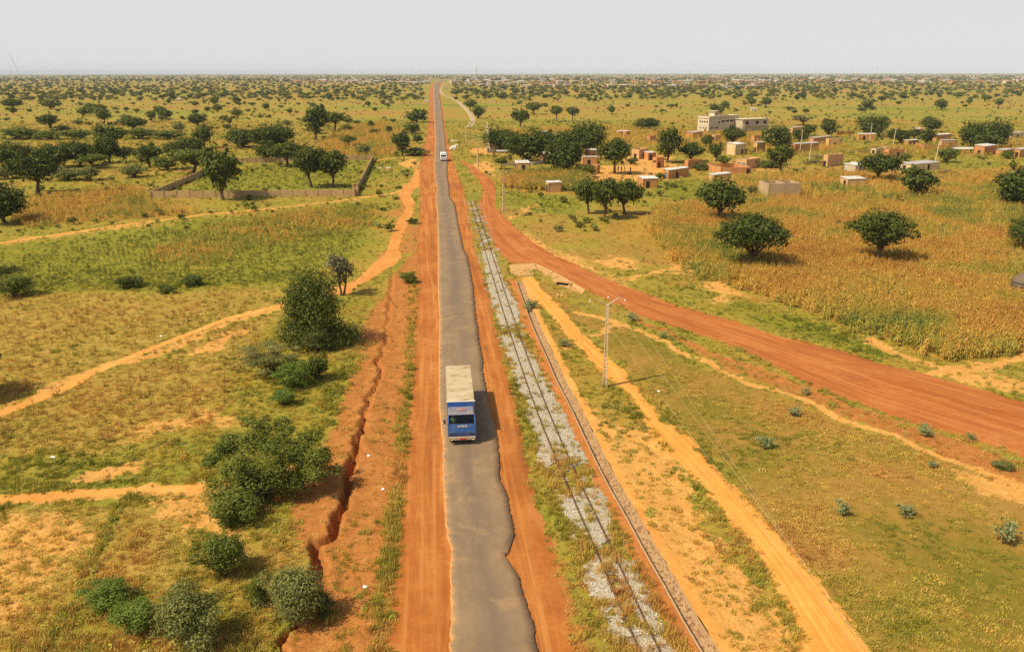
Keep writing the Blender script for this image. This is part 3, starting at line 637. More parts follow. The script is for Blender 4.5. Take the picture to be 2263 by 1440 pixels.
# ------------------------------------------------------------------ stone lined drain
def drain_mat():
    t = NT('stone_lining', .9, .15); v = t.voro(4.5); s = t.new('ShaderNodeSeparateColor'); t.l.new(v, s.inputs[0]); d = t.voro(4.5, out='Distance')
    c = t.ramp(s.outputs[1], [(0, (.20, .10, .045)), (.5, (.30, .165, .08)), (1, (.40, .25, .13))]); c = t.mix(t.mrange(d, .42, .6), c, (.42, .28, .15)); c = t.mix(t.mrange(t.noise(.8, 4, .7), .55, .7), c, (.36, .19, .07))
    t.bump(d, .5, .05); return t.col(c)
M_DRAIN = drain_mat(); M_LIP = flat('pale_concrete_lip', (.42, .26, .13), .9, .2, .25, 4)
dc = resample(smooth_line(DC, 2), .35); dt = np.gradient(dc, axis=0); dt /= np.hypot(*dt.T)[:, None]; dn = np.c_[dt[:, 1], -dt[:, 0]]
dr_ = thing('drainage_channel', 'long stone lined open drain with concrete lips between railway and sandy track', 'drain', (float(dc[40, 0]), float(dc[40, 1]), 0)); ox, oy = dr_.location.x, dr_.location.y
def sweep(prof, name, mat, jit=0.0, closed=False):
    m = MB(); V, k = [], len(prof)
    for i, (p, q) in enumerate(zip(dc, dn)):
        e = (fbm(np.array([i * .13]), np.array([hash(name) % 7 * 3.1]), 3)[0] - .5) * jit
        for a, b in prof: w = p + q * (a + e); V.append((w[0] - ox, w[1] - oy, b))
    m.add(V, [(i * k + j, i * k + (j + 1) % k, (i + 1) * k + (j + 1) % k, (i + 1) * k + j) for i in range(len(dc) - 1) for j in range(k if closed else k - 1)])
    m.build(name, mat, dr_)
sweep([(-.40, .045), (-.27, -.42), (.25, -.44), (.38, .045)], 'channel_lining', M_DRAIN)
sweep([(-.52, -.1), (-.52, .05), (-.403, .055), (-.403, -.05)], 'lip', M_LIP, .05)
sweep([(.383, -.05), (.383, .06), (.455, .055), (.455, -.1)], 'lip', M_LIP, .05)
o = ribbon('earth_bank', dc - dn * 1.45, dc - dn * .53, .03, M_EARTH, .3, .1, .9, 12.1, 4); S(o, 'red earth bank between railway and drain')
o = ribbon('sand_bank', dc + dn * .47, dc + dn * 1.25, .03, M_PATH, .3, .12, 1.2, 14.1, 4); S(o, 'crumbling sandy bank along the outer side of the drain')
# culvert where the side road crosses
M_SLAB = flat('sandstone_masonry', (.48, .27, .105), .95, .1, .3, 1.5); M_DARK = flat('dark_opening', (.015, .012, .01), 1, 0)
cv = thing('culvert', 'masonry culvert with sloping stone apron under the red side road', 'culvert', (*G(1215, 605)[:2], 0)); ox, oy = cv.location.x, cv.location.y
def slab(pts, t_=.12, name='apron_slab', mat=None):
    m = MB(); P = [G(x, y, z) for x, y, z in pts]; n = len(P); V = [(p[0] - ox, p[1] - oy, p[2]) for p in P] + [(p[0] - ox, p[1] - oy, -.15) for p in P]
    m.add(V, [tuple(range(n)), tuple(range(2 * n - 1, n - 1, -1))] + [(i, i + n, (i + 1) % n + n, (i + 1) % n) for i in range(n)]); return m.build(name, mat or M_SLAB, cv)
slab([(1130,605,.05), (1146,610,.03), (1178,607,.03), (1186,594,.16), (1181,581,.22), (1126,585,.16)])
slab([(1187,594,.16), (1206,609,.05), (1215,606,.14), (1222,599,.24), (1183,581,.24)])
slab([(1207,610,.05), (1234,628,.1), (1256,637,.1), (1288,648,.04), (1293,639,.24), (1224,600,.25), (1216,606,.14)])
g = G(1245, 629); m = MB(); m.box((g[0] - ox, g[1] - oy - .1, .1), (1.5, .9, .36), R(-32)); m.build('pipe_mouth', M_DARK, cv)
m = MB(); m.box((g[0] - ox, g[1] - oy + .25, .34), (2.1, .55, .14), R(-32)); m.box((g[0] - ox - .95, g[1] - oy + .3, .15), (.25, .7, .4), R(-32)); m.box((g[0] - ox + .95, g[1] - oy - .75, .15), (.25, .7, .4), R(-32)); m.build('head_wall', M_SLAB, cv, bevel=.03)

# ------------------------------------------------------------------ poles and cables
M_CONC = flat('cream_concrete', (.58, .45, .27), .8, .25, .12, 3); M_STEEL = flat('dull_galvanised_steel', (.42, .38, .31), .5, .4, .15, 6); M_INS = flat('white_insulator_glaze', (.82, .78, .72), .25, .5, .03)
M_WIRE = flat('weathered_cable', (.55, .43, .25), .6, .3, .1)
PH = 8.35
def make_pole(label, loc, rz, h=PH, group='ladder-like concrete power poles'):
    p = thing('utility_pole', label, 'power pole', loc, rz, group); f = h / 8.35
    m = MB()
    def fl(x, s):                       # tapered flange
        w0, w1, d0, d1 = .055, .04, .14, .09; x0, x1 = x * .185, x * .08; V = []
        for z, xx, w, dd in ((0, x0, w0, d0), (h, x1, w1, d1)):
            V += [(xx - w, -dd, z), (xx + w, -dd, z), (xx + w, dd, z), (xx - w, dd, z)]
        m.add(V, [(3, 2, 1, 0), (4, 5, 6, 7), (0, 1, 5, 4), (1, 2, 6, 5), (2, 3, 7, 6), (3, 0, 4, 7)])
    fl(-1, 1); fl(1, 1); m.build('flange_shaft', M_CONC, p)
    for i in range(17):
        z = (.25 + i * .36) * f; t = z / h; w = .37 * (1 - t) + .16 * t; m = MB(); m.box((0, 0, z), (w - .09, .13, .10 * f)); m.build('rung', M_CONC, p)
    m = MB(); m.box((0, 0, h * .89), (.17, .14, h * .215)); m.build('solid_head', M_CONC, p)
    arm = MB(); arm.tube([(0, 0, h - .12), (1.0, .25, h + .62)], .05, 6); arm.tube([(0, 0, h - .1), (-1.05, -.2, h + .5)], .032, 6); arm.tube([(1.0, .25, h + .62), (1.62, .35, h + .52)], .022, 5); ao = arm.build('cross_arm', M_STEEL, p)
    for x, y, z in ((1.62, .35, h + .32), (.05, .05, h + .62), (-1.6, -.3, h + .3)):
        q = MB(); q.lathe([(.0, -.09), (.06, -.08), (.05, -.03), (.085, -.01), (.06, .03), (.09, .06), (.05, .1), (.0, .12)], (x, y, z), 10); q.build('insulator', M_INS, ao, True)
    return p
PB = [G(1336, 854), G(1113, 468), G(1056, 369), G(1030, 319)]
dirv = PB[0] - PB[1]; az = math.atan2(dirv[1], dirv[0]) + R(90)
labs = ['tall ladder-like concrete power pole standing alone beside the sandy track in front', 'concrete power pole beside the bend of the red side road, behind the three bare-trunked trees', 'concrete power pole at the village entrance left of the white minaret', 'farthest thin concrete power pole beside the railway remains']
poles = []
for i, (p, lab) in enumerate(zip(PB, labs)):
    if i == 0: make_pole(lab, (p[0], p[1], -.05), R(-8)); poles.append(bpy.data.objects['utility_pole'])
    else:
        c = copy_tree(poles[0]); c.location = (p[0], p[1], -.05); c['label'] = lab; c.rotation_euler.z = R(-8 + 25 * i); poles.append(c)
        if i == 3: c.scale = (.8, .8, .8)
def cable(name, a, b, sag, label, rad=.0055, n=40):
    m = MB(); P = []
    for i in range(n + 1): t = i / n; q = a + (b - a) * t; q = np.array([q[0] - a[0], q[1] - a[1], q[2] - a[2] - sag * 4 * t * (1 - t)]); P.append(q)
    m.tube(P, rad, 5); o = m.build(name, M_WIRE); o.location = [float(v) for v in a]; return tag(o, label, 'cable')
P0 = PB[0] + dirv * 1.0
offs = [(1.6, 8.6), (.05, 8.95), (-1.6, 8.6)]; nv = np.array([dirv[1], -dirv[0], 0]) / np.hypot(dirv[0], dirv[1])
ATT = {}
for i, p in enumerate(PB[:3]): rz = R(-8 + 25 * i); ATT[i] = [p + np.array([math.cos(rz) * x, math.sin(rz) * x, z]) for x, z in offs]
ATT[-1] = [P0 + np.array([-nv[0] * x * -1, -nv[1] * x * -1, z]) for x, z in offs]
for k_, w in enumerate(('right', 'middle', 'left')):
    cable('power_cable', ATT[0][k_], ATT[-1][k_], 1.3, f'{w} thin cable from the front pole toward the lower right', .0055, 60)
    cable('power_cable', ATT[1][k_], ATT[0][k_], 1.2, f'{w} thin cable between the front pole and the next pole behind')
# ------------------------------------------------------------------ village
def plaster(name, a, b, stain, brick=0.0):
    t = NT(name, .95, .1); n1 = t.noise(.5, 4, .6); n2 = t.noise(4, 4, .7)
    c = t.mix(t.mrange(n1, .35, .65), a, b); c = t.mix(t.math('MULTIPLY', t.mrange(n2, .52, .72), .6), c, stain)
    if brick:
        w = t.new('ShaderNodeTexWave', bands_direction='Z'); t.l.new(t.P(), w.inputs[0]); w.inputs['Scale'].default_value = 1.6; w.inputs['Distortion'].default_value = .6; c = t.mix(t.math('MULTIPLY', t.mrange(w.outputs['Fac'], .85, 1.0), brick), c, stain)
    t.bump(n2, .4, .04); return t.col(c)
W_MUD = plaster('red_mud_plaster', (.50, .225, .08), (.60, .30, .115), (.38, .16, .055), .35)
W_MUD2 = plaster('pale_mud_plaster', (.55, .32, .14), (.64, .40, .18), (.43, .23, .095), .3)
W_CREAM = plaster('cream_plaster', (.58, .42, .22), (.66, .50, .28), (.46, .31, .15))
W_GREY = plaster('grey_cement_plaster', (.47, .38, .26), (.55, .46, .33), (.36, .28, .18))
W_WHITE = plaster('weathered_white_plaster', (.56, .46, .31), (.64, .54, .38), (.42, .32, .19))
W_BLOCK = plaster('cement_block', (.43, .295, .17), (.52, .36, .21), (.34, .22, .12), .5)
W_FIELD = plaster('field_wall_block', (.42, .28, .13), (.50, .34, .16), (.33, .20, .09), .4)
def tin(name, c, rust, k):
    t = NT(name, .45, .4); w = t.new('ShaderNodeTexWave', bands_direction='X'); t.l.new(t.obj(), w.inputs[0]); w.inputs['Scale'].default_value = 2.2
    n = t.noise(.7, 4, .6); n2 = t.noise(2.5, 4, .7); q = t.mix(t.math('MULTIPLY', w.outputs['Fac'], .25), c, tuple(v * .7 for v in c)); q = t.mix(t.math('MULTIPLY', t.mrange(n2, .5, .7), k), q, rust); q = t.mix(t.math('MULTIPLY', t.mrange(n, .45, .7), .25), q, tuple(v * .6 for v in c)); t.bump(w.outputs['Fac'], .5, .04); return t.col(q)
R_TIN = tin('pale_tin_sheet', (.66, .63, .57), (.42, .27, .15), .35); R_GREY = tin('grey_tin_sheet', (.45, .42, .38), (.25, .17, .11), .6); R_RUST = tin('brown_tin_sheet', (.42, .33, .24), (.27, .15, .08), .8)
R_MUD = plaster('mud_roof', (.42, .24, .11), (.50, .30, .14), (.32, .17, .075)); R_STRAW = plaster('straw_roof', (.38, .27, .13), (.47, .34, .17), (.24, .16, .08))
M_DOOR = flat('dark_doorway', (.03, .022, .016), .9, .1); M_WOODD = flat('weathered_door_wood', (.17, .10, .055), .8, .2, .3, 5); M_TDOOR = flat('blue_grey_metal_door', (.22, .25, .27), .5, .4, .2, 4)
MATS = {'mud': W_MUD, 'mud2': W_MUD2, 'cream': W_CREAM, 'grey': W_GREY, 'white': W_WHITE, 'block': W_BLOCK, 'tin': R_TIN, 'gtin': R_GREY, 'rust': R_RUST, 'flat': R_MUD, 'straw': R_STRAW}
def wall_quad(m, a, b, z0, z1, th, mi=0, z1b=None, jag=0.0, rnd=None):
    """standing wall slab from a to b, outer face on the left-hand side of a->b"""
    a, b = np.array(a[:2], float), np.array(b[:2], float); d = b - a; L = np.hypot(*d); u = d / L; n = np.array([-u[1], u[0]]) * th; z1b = z1 if z1b is None else z1b
    k = max(1, int(L / 1.2)) if jag else 1
    ts = np.linspace(0, 1, k + 1); zt = [z1 + (z1b - z1) * t + (rnd.uniform(-jag, jag) if jag else 0) for t in ts]
    V = []
    for t, z in zip(ts, zt): p = a + d * t; q = p + n; V += [(p[0], p[1], z0), (p[0], p[1], z), (q[0], q[1], z), (q[0], q[1], z0)]
    F_ = [(i * 4 + j, i * 4 + (j + 1) % 4, (i + 1) * 4 + (j + 1) % 4, (i + 1) * 4 + j) for i in range(k) for j in range(4)] + [(3, 2, 1, 0), (k * 4, k * 4 + 1, k * 4 + 2, k * 4 + 3)]
    m.add(V, F_, mi)
def depth_for(N, v, xl, lo, hi):
    """depth of a house whose left back corner should be seen at photo column xl"""
    Ds = np.linspace(lo, hi, 60); q = project(np.c_[N + v * Ds[:, None], np.zeros(60)])[:, 0]; return float(Ds[np.argmin(np.abs(q - xl))])
def house(Lp, Np, Rp, hpx, wall, roof, label, cat='house', doors='', name='mud_house', slope=.25, over=.12, group=None, jag=.06, h=None, win=''):
    """Lp, Np, Rp: photo pixels of the left, near and right base corners; hpx: wall height in photo pixels at the near corner"""
    N = G(*Np)[:2]; Lq = G(*Lp)[:2]; Rq = G(*Rp)[:2]; dep = PITCH + math.atan((Np[1] - CY) / F)
    h = h or max(hpx * 1.4 * mpp(*Np) / math.cos(dep), 1.9); B = Lq + Rq - N; rnd = random.Random(int(Np[0] * 7 + Np[1]))
    # square it up: keep the right wall, turn the left one to be roughly at right angles
    u = Rq - N; W = np.hypot(*u); u = u / W; v = np.array([-u[1], u[0]]); D = depth_for(N, v, Lp[0], 2.0, W * 1.6 + 2); s = 0.0
    P = [np.array([0., 0]), u * W, u * W + v * D + u * s, v * D + u * s]; mid_ = (P[0] + P[2]) / 2; HOUSE_POLYS.append(np.array([q + N + (q - mid_) / np.hypot(*(q - mid_)) * 2.2 for q in P]))
    t = thing(name, label, cat, (N[0], N[1], 0), 0, group); th = .28
    m = MB(); roofless = roof in ('none',); flatr = roof == 'flat'
    hs = [h, h, h, h]
    if not roofless and not flatr: hs = [h * (1 - slope * .35), h * (1 - slope * .35), h, h]
    for i in range(4): wall_quad(m, P[i], P[(i + 1) % 4], -.1, hs[i] if not (roofless or flatr) else h, th, 0, hs[(i + 1) % 4] if not (roofless or flatr) else h, jag if (roofless or flatr) else 0, rnd)
    w = m.build('wall', MATS[wall], t)
    if roofless: pass
    elif flatr:
        r = MB(); zr = h - .28; q = [p * .98 + (P[0] + P[2]) / 2 * .02 for p in P]; r.add([(a[0], a[1], zr) for a in q] + [(a[0], a[1], zr - .15) for a in q], [(0, 1, 2, 3), (7, 6, 5, 4)]); r.build('roof', MATS['flat'], t)
    else:
        c = (P[0] + P[2]) / 2; V = []
        for i, p in enumerate(P): d = p - c; q = c + d * (1 + over / np.hypot(*d) * 1.4); V.append((q[0], q[1], hs[i] + .04))
        r = MB(); r.add(V + [(a, b, z + .09) for a, b, z in V], [(3, 2, 1, 0), (4, 5, 6, 7), (0, 1, 5, 4), (1, 2, 6, 5), (2, 3, 7, 6), (3, 0, 4, 7)]); ro = r.build('roof', MATS[roof], t)
        if roof in ('tin', 'gtin', 'rust'):
            for k_ in range(rnd.randint(2, 5)):       # stones keeping the sheets down
                a_, b_ = rnd.uniform(.1, .9), rnd.uniform(.1, .9); p = P[0] + (P[1] - P[0]) * a_ + (P[3] - P[0]) * b_; z = hs[0] + (hs[3] - hs[0]) * b_ + .17
                q = MB(); q.box((p[0], p[1], z), (.35, .28, .16), rnd.random() * 3, taper=.7); q.build('roof_weight', W_MUD, ro, bevel=.04)
    # doors and windows: side letter + place along the wall; f = right-hand wall, l = left-hand wall
    def opening(spec, kind):
        sd_, tt = spec[0], float(spec[1:]) / 10; a, b = (P[0], P[1]) if sd_ == 'f' else (P[3], P[0]); d = b - a; L = np.hypot(*d); uu = d / L; p = a + d * tt; nn = np.array([uu[1], -uu[0]]); ang = math.atan2(uu[1], uu[0])
        hh, ww, zc = (1.75, .85, .88) if kind == 'door' else (.6, .7, h * .6)
        if kind == 'door': hh = min(hh, h * .72); zc = hh / 2
        q = MB(); q.box((p[0] + nn[0] * .012, p[1] + nn[1] * .012, zc), (ww, .05, hh), ang); o = q.build(kind, M_TDOOR if (kind == 'door' and rnd.random() < .25) else M_DOOR, t)
        fr = MB()
        for sx in (-1, 1): fr.box((p[0] + uu[0] * sx * (ww / 2 + .05) + nn[0] * .02, p[1] + uu[1] * sx * (ww / 2 + .05) + nn[1] * .02, zc), (.1, .09, hh + .02), ang)
        fr.box((p[0] + nn[0] * .02, p[1] + nn[1] * .02, zc + hh / 2 + .06), (ww + .22, .1, .1), ang); fr.build('frame', M_WOODD, o)
    for s_ in doors.split(): opening(s_, 'door')
    for s_ in win.split(): opening(s_, 'window')
    return t
HL = [
((1604,336),(1625,343),(1646,340.5),17.7,'cream','tin','plain cream house with bright white tin roof in the middle of the village','f7',''),
((1410,410),(1421,416.5),(1454,415.6),16,'mud','tin','red mud house with stone-dotted pale tin roof nearest the three bare-trunked trees','f3','' ),
((1474,392),(1478,396.5),(1521,390),15,'mud','tin','mud house with striped two-level tin roofs left of the mud courtyard','l5 f4',''),
((1512,369),(1521,374),(1549.7,371.4),14,'mud','flat','flat-roofed mud house with dark doorway behind the striped tin roofs','f6',''),
((1560,380),(1593,385),(1659,383.5),10,'mud','none','long low roofless mud courtyard wall in front of the flat mud house','f9',''),
((1624,371),(1650,374),(1679,369.6),15,'mud2','flat','large flat-roofed mud house with several doorways behind the mud courtyard','l3 l7','f7'),
((1668,332),(1672.5,337),(1690,336),16,'mud2','rust','small thatched-looking mud hut left of the big dark tree at right','l5',''),
((1664,312),(1667,315),(1686,312),10,'mud','flat','small mud cube below the balcony of the grey building','f5',''),
((1394,340),(1412.7,352),(1431,348.5),15,'mud2','none','ruined roofless mud house with broken walls in the village yard','l5 f5',''),
((1423,351),(1433,354.6),(1449,353.7),12.4,'mud','tin','small mud house with white tin roof touching the ruined mud house','f3',''),
((1442,368),(1451.6,371.4),(1466.6,369.6),16,'mud','flat','tall narrow mud house at the edge of the village yard','f3','l5'),
((1573,398),(1577,403),(1615,398.5),12,'mud2','tin','low mud house with white tin roof behind the umbrella-shaped field tree','f2',''),
((1754,332),(1757,336),(1808,333),13,'mud','gtin','long red mud house with grey sagging tin roof beside the thin white pole','f3 f7',''),
((1514,300.7),(1532,304.5),(1553,301),8,'mud','rust','low brown house with rusty roof left of the unfinished white building','f4',''),
((1427.7,310),(1436.6,314),(1449,312),9,'mud','flat','small red mud house half hidden behind the high village tree','f7',''),
((1381,297.5),(1384,300),(1392,299),6,'mud','flat','tiny mud house alone in the dry field behind the village','f5',''),
((1362,296),(1368.8,299.5),(1392,298.4),6.5,'mud','tin','far mud house with light roof strip behind the village giant trees','',''),
((1191,298),(1195.5,300.5),(1216,298.5),6,'mud','tin','far low house with white roof edge between the dark tree tops',' ',''),
((1577,309),(1580.6,312),(1592,311),9,'mud2','flat','small square mud hut between the slim tree and the round tree','l5',''),
((1137,375),(1141.6,378),(1171.7,377.6),13,'mud2','tin','wide shop hut with a white lean-to roof at the village front','f5',''),
((1206,422.5),(1212,425.5),(1240.6,424),16,'mud2','tin','lone square mud hut with pale flat roof standing in the grass','l5',''),
((1191,351.5),(1201,354.5),(1223,353.7),11,'mud','tin','mud house with white roof edge peeping between two dark village trees','l6',''),
((1284,362),(1288,365.5),(1321,365),13,'mud','rust','red mud house with broad front at the foot of the giant tree pair','f4',''),
((1267,377),(1271,381.5),(1321,384),13,'mud','flat','red mud building in front of the yard beside the dense dark tree','f7',''),
((1296,349),(1301.6,353),(1322,351),15,'mud','tin','dark red house with white tin roof right of the giant tree pair','f5',''),
((1786,315),(1798,319),(1839,314),10,'mud','rust','mud house with broad flat grey-brown roof at the back of the right village','f6',''),
((1823,322),(1831,325.5),(1856.7,324.8),13,'mud2','flat','open-topped mud house beside the broad brown roof at right','f5',''),
((1894,306.5),(1898,310),(1935,309.7),10,'mud','tin','mud hut with white tin roof under the ball-shaped tree','f3',''),
((2021,294),(2025,297.5),(2038,296),9,'mud','tin','small mud house peeping out above the low dark trees','',''),
((2066,308),(2069,312),(2101,309.4),10,'mud','tin','mud house with white tin roof behind the long mud wall','f5',''),
((2003,317),(2006,320.5),(2029,319),7,'mud','tin','low mud house with tin roof left of the long mud wall','f6',''),
((2077,323),(2081,327.5),(2113,327),12.5,'mud2','rust','mud house with pale roof standing at the right end of the long mud wall','f6',''),
((1923,338.6),(1936,342),(1962,338),9,'cream','none','pale unroofed enclosure left of the red open-topped mud house','l5',''),
((1951,342),(1963,348.5),(1997,347),13,'mud','none','red open-topped mud house behind the tin-roof tree','f6',''),
((1818,365),(1829,369),(1861,364.5),18,'mud2','flat','square pale mud hut with thick walls beside the two leaning poles','l4',''),
((1863.6,377),(1891,383),(1910,378.5),13,'grey','tin','low grey-white house with steep white tin roof beside the dark tree','f5',''),
((1981.5,372),(2013,380),(2076,374),12,'cream','gtin','large long house with wide spotted tin roof in the right village','l5 f6',''),
((1855,409),(1873,416),(1912,415),15,'mud2','tin','low mud hut with pale tin roof standing by itself in the dry field','l6',''),
((2150,341),(2174.5,343.5),(2200,340),15,'mud','tin','tall mud house with white tin roof below the far right trees','l5',''),
((2199,340),(2216,346),(2238,343),10,'mud','gtin','low mud house with wide flat tin roof at the right edge','f4',''),
((2238,341),(2253,348.5),(2275,345),13,'mud','gtin','rightmost mud house with grey tin roof cut by the edge','l5',''),
((2222,303.5),(2234.6,306.5),(2261,305),9,'cream','gtin','small cream house with grey roof above the far right trees','f5 l5',''),
((1748,294),(1751.5,297.5),(1775,295),11,'mud2','rust','pale two-tone mud house behind the big dark tree at right','f6',''),
]
for a, b, c, h, w, r, lab, d, wi in HL:
    house(a, b, c, h, w, r, lab, 'house', d, 'mud_house' if w.startswith('mud') else 'house', win=wi, group='houses of the village')
# free-standing mud walls
def free_wall(name, pts, hpx, mat, label, th=.3, cat='wall', posts=0, jag=.05, h=None):
    P = [G(*p)[:2] for p in pts]; h = h or hpx * mpp(*pts[0]) / math.cos(R(10)); o = P[0]; t = thing(name, label, cat, (o[0], o[1], 0)); rnd = random.Random(int(pts[0][0]))
    for a, b in zip(P[:-1], P[1:]): m = MB(); wall_quad(m, a - o, b - o, -.1, h, th, 0, None, jag, rnd); m.build('wall_panel', mat, t)
    if posts:
        for a, b in zip(P[:-1], P[1:]):
            d = b - a; L = np.hypot(*d); k = max(2, int(round(L / posts))); u = d / L; n_ = np.array([-u[1], u[0]])
            for i in range(k + 1): p = a + d * i / k - o + n_ * th / 2; m = MB(); m.box((p[0], p[1], h / 2 + .06), (.30, th + .16, h + .2), math.atan2(u[1], u[0])); m.build('wall_pier', mat, t)
    return t, h
free_wall('mud_wall', [(2022,324),(2040,332),(2110,329.5)], 9, W_MUD, 'long red mud wall with grass in front in the right village')
free_wall('mud_wall', [(1848.6,298.5),(1888,296.5)], 7, W_MUD, 'short low mud wall far behind the right village')
free_wall('mud_wall', [(1757,337),(1740,341),(1725,343)], 5, W_MUD2, 'crumbling low mud wall beside the long grey-roofed house')
free_wall('mud_wall', [(1176,365),(1200,361)], 3.5, W_WHITE, 'low pale wall behind the shop hut', h=1.0)
# the compound on the left
cw, ch = free_wall('compound_wall', [(455,385),(333,437.5),(786,433.5),(826,353.5),(524,360)], 13.5, W_FIELD, 'long block wall with piers enclosing the green field left of the road', .22, 'wall', 3.1, .02, 1.6)
g = G(786, 433); o_ = np.array(cw.location)[:2]
for px in ((782, 434), (790, 432)):
    q = G(*px)[:2] - o_; m = MB(); m.box((q[0], q[1], 1.45), (.55, .55, 2.9), .1); m.box((q[0], q[1], 2.98), (.72, .72, .16), .1); m.build('gate_pillar', W_FIELD, cw, bevel=.03)
# roofless block rooms in the dry field
Lq, Nq, Rq = G(1675, 430.5)[:2], G(1696, 438.5)[:2], G(1767, 436.5)[:2]; Bq = Lq + Rq - Nq; hh = 3.5
t = thing('roofless_rooms', 'roofless cement-block building with two open rooms standing in the dry field', 'building', (Nq[0], Nq[1], 0)); HOUSE_POLYS.append(np.array([q + (q - (Nq + Bq) / 2) * .22 for q in (Nq, Rq, Bq, Lq)]))
C4 = [Nq - Nq, Rq - Nq, Bq - Nq, Lq - Nq]
for i in range(4): m = MB(); wall_quad(m, C4[i], C4[(i + 1) % 4], -.1, hh, .2); m.build('wall', W_BLOCK, t)
u = C4[1] / np.hypot(*C4[1]); a = C4[3] + (C4[2] - C4[3]) * .52; b = C4[0] + (C4[1] - C4[0]) * .52; d = (b - a) / np.hypot(*(b - a))
m = MB(); wall_quad(m, a - np.array([0, .22]), b + np.array([0, .22]), -.1, hh - .01, .2); m.build('partition_wall', W_BLOCK, t)
# unfinished two-storey building, white
def storey_building(Lp, Np, Rp, h, label, mat, spec):
    N = G(*Np)[:2]; Lq = G(*Lp)[:2] - N; Rq = G(*Rp)[:2] - N; u = Rq / np.hypot(*Rq); v = np.array([-u[1], u[0]]); W = np.hypot(*Rq); D = depth_for(N, v, Lp[0], 6, 22); rz = math.atan2(u[1], u[0])
    HOUSE_POLYS.append(np.array([N, N + u * W, N + u * W + v * D, N + v * D]))
    t = thing('storey_building', label, 'building', (N[0], N[1], 0), rz); spec(t, W, D, h, mat); return t
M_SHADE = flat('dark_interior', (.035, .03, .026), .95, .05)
def wbox(t, name, c, d, mat, bevel=0.0, par=None): m = MB(); m.box(c, d); return m.build(name, mat, par or t, bevel=bevel)
def spec_a(t, W, D, h, mat):
    wbox(t, 'wall', (W / 2, D / 2, h / 2), (W, D, h), mat)
    wbox(t, 'floor_band', (W / 2, D / 2, h * .5), (W + .12, D + .12, .22), W_GREY); wbox(t, 'roof', (W / 2, D / 2, h + .1), (W + .5, D + .5, .2), W_GREY)
    for c, d in (((W / 2, .1, h + .55), (W, .2, .7)), ((.1, D / 2, h + .55), (.2, D - .45, .7)), ((W - .1, D / 2, h + .55), (.2, D - .45, .7)), ((W / 2, D - .1, h + .55), (W, .2, .7))): wbox(t, 'parapet', c, d, mat)
    for k in range(2): wbox(t, 'parapet_fin', (.5, D * (.35 + .35 * k), h + 1.2), (.9, .25, 1.2), mat, .04)
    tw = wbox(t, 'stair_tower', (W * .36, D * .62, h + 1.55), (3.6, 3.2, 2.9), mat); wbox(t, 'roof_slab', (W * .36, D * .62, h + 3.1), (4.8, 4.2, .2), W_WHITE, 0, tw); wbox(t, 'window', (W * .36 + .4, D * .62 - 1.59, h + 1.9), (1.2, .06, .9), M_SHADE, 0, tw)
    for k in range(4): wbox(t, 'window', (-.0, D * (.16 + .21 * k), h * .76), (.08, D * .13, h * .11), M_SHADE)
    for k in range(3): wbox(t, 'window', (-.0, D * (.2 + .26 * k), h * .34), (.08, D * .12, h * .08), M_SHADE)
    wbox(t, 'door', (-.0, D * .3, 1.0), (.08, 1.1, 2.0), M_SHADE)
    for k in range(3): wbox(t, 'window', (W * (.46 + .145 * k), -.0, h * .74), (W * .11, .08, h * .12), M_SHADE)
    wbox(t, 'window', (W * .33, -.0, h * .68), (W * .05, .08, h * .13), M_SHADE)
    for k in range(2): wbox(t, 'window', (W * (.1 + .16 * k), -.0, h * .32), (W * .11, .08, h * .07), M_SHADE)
storey_building((1540, 288), (1565, 294.5), (1631, 288.5), 7.2, 'unfinished two-storey white building with small stair tower on its flat roof', W_WHITE, spec_a)
def spec_b(t, W, D, h, mat):
    wbox(t, 'wall', (W / 2, D / 2, h / 2), (W, D, h), mat); wbox(t, 'roof', (W / 2, D / 2 - .2, h + .12), (W + .9, D + 1.0, .24), W_WHITE)
    wbox(t, 'floor_slab', (W / 2, -.45, h * .48), (W + .1, 1.2, .2), W_GREY)
    for x in (.16, .56, .86):
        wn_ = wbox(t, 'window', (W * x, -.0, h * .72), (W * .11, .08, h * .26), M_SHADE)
        for dx, dz, w_, z_ in ((-.07, 0, .022, .32), (.07, 0, .022, .32), (0, .155, .16, .03), (0, -.155, .16, .03)): wbox(t, 'frame', (W * (x + dx), -.08, h * (.72 + dz)), (W * w_, .16, h * z_), W_WHITE, 0, wn_)
    bl = wbox(t, 'balcony', (W * .72, -.95, h * .52), (W * .36, .1, .9), W_WHITE)
    for k in range(5): wbox(t, 'baluster', (W * (.56 + .08 * k), -1.02, h * .52), (.12, .06, .8), W_GREY, 0, bl)
    for x in (.02, .98): wbox(t, 'column', (W * x, -.85, h * .24), (.3, .3, h * .47), mat)
storey_building((1634, 287.5), (1640, 291), (1696, 288.5), 6.0, 'unfinished grey concrete building with three framed windows and balcony', W_GREY, spec_b)
# mosque: white minaret and prayer house behind the dark tree
g = G(1078, 337); t = thing('minaret', 'slender white minaret beside the dark tree at the village entrance', 'minaret', (g[0], g[1], 0))
m = MB(); m.box((0, 0, 2.5), (1.15, 1.15, 5.2)); m.build('base', W_WHITE, t); m = MB(); m.box((0, 0, 7.0), (.85, .85, 4.2), taper=.85); m.build('shaft', W_WHITE, t); m = MB(); m.box((0, 0, 9.15), (1.1, 1.1, .2)); m.build('gallery', W_WHITE, t)
m = MB(); m.lathe([(.3, 9.2), (.3, 10.2), (.36, 10.3), (.26, 10.8), (.1, 11.2), (.0, 11.5)], n=12); m.build('spire', W_WHITE, t, True)
house((1081, 334), (1083, 338), (1118, 335), 15, 'white', 'flat', 'white prayer house hidden behind the dark minaret tree', 'house', 'l5', 'prayer_house', jag=.02)
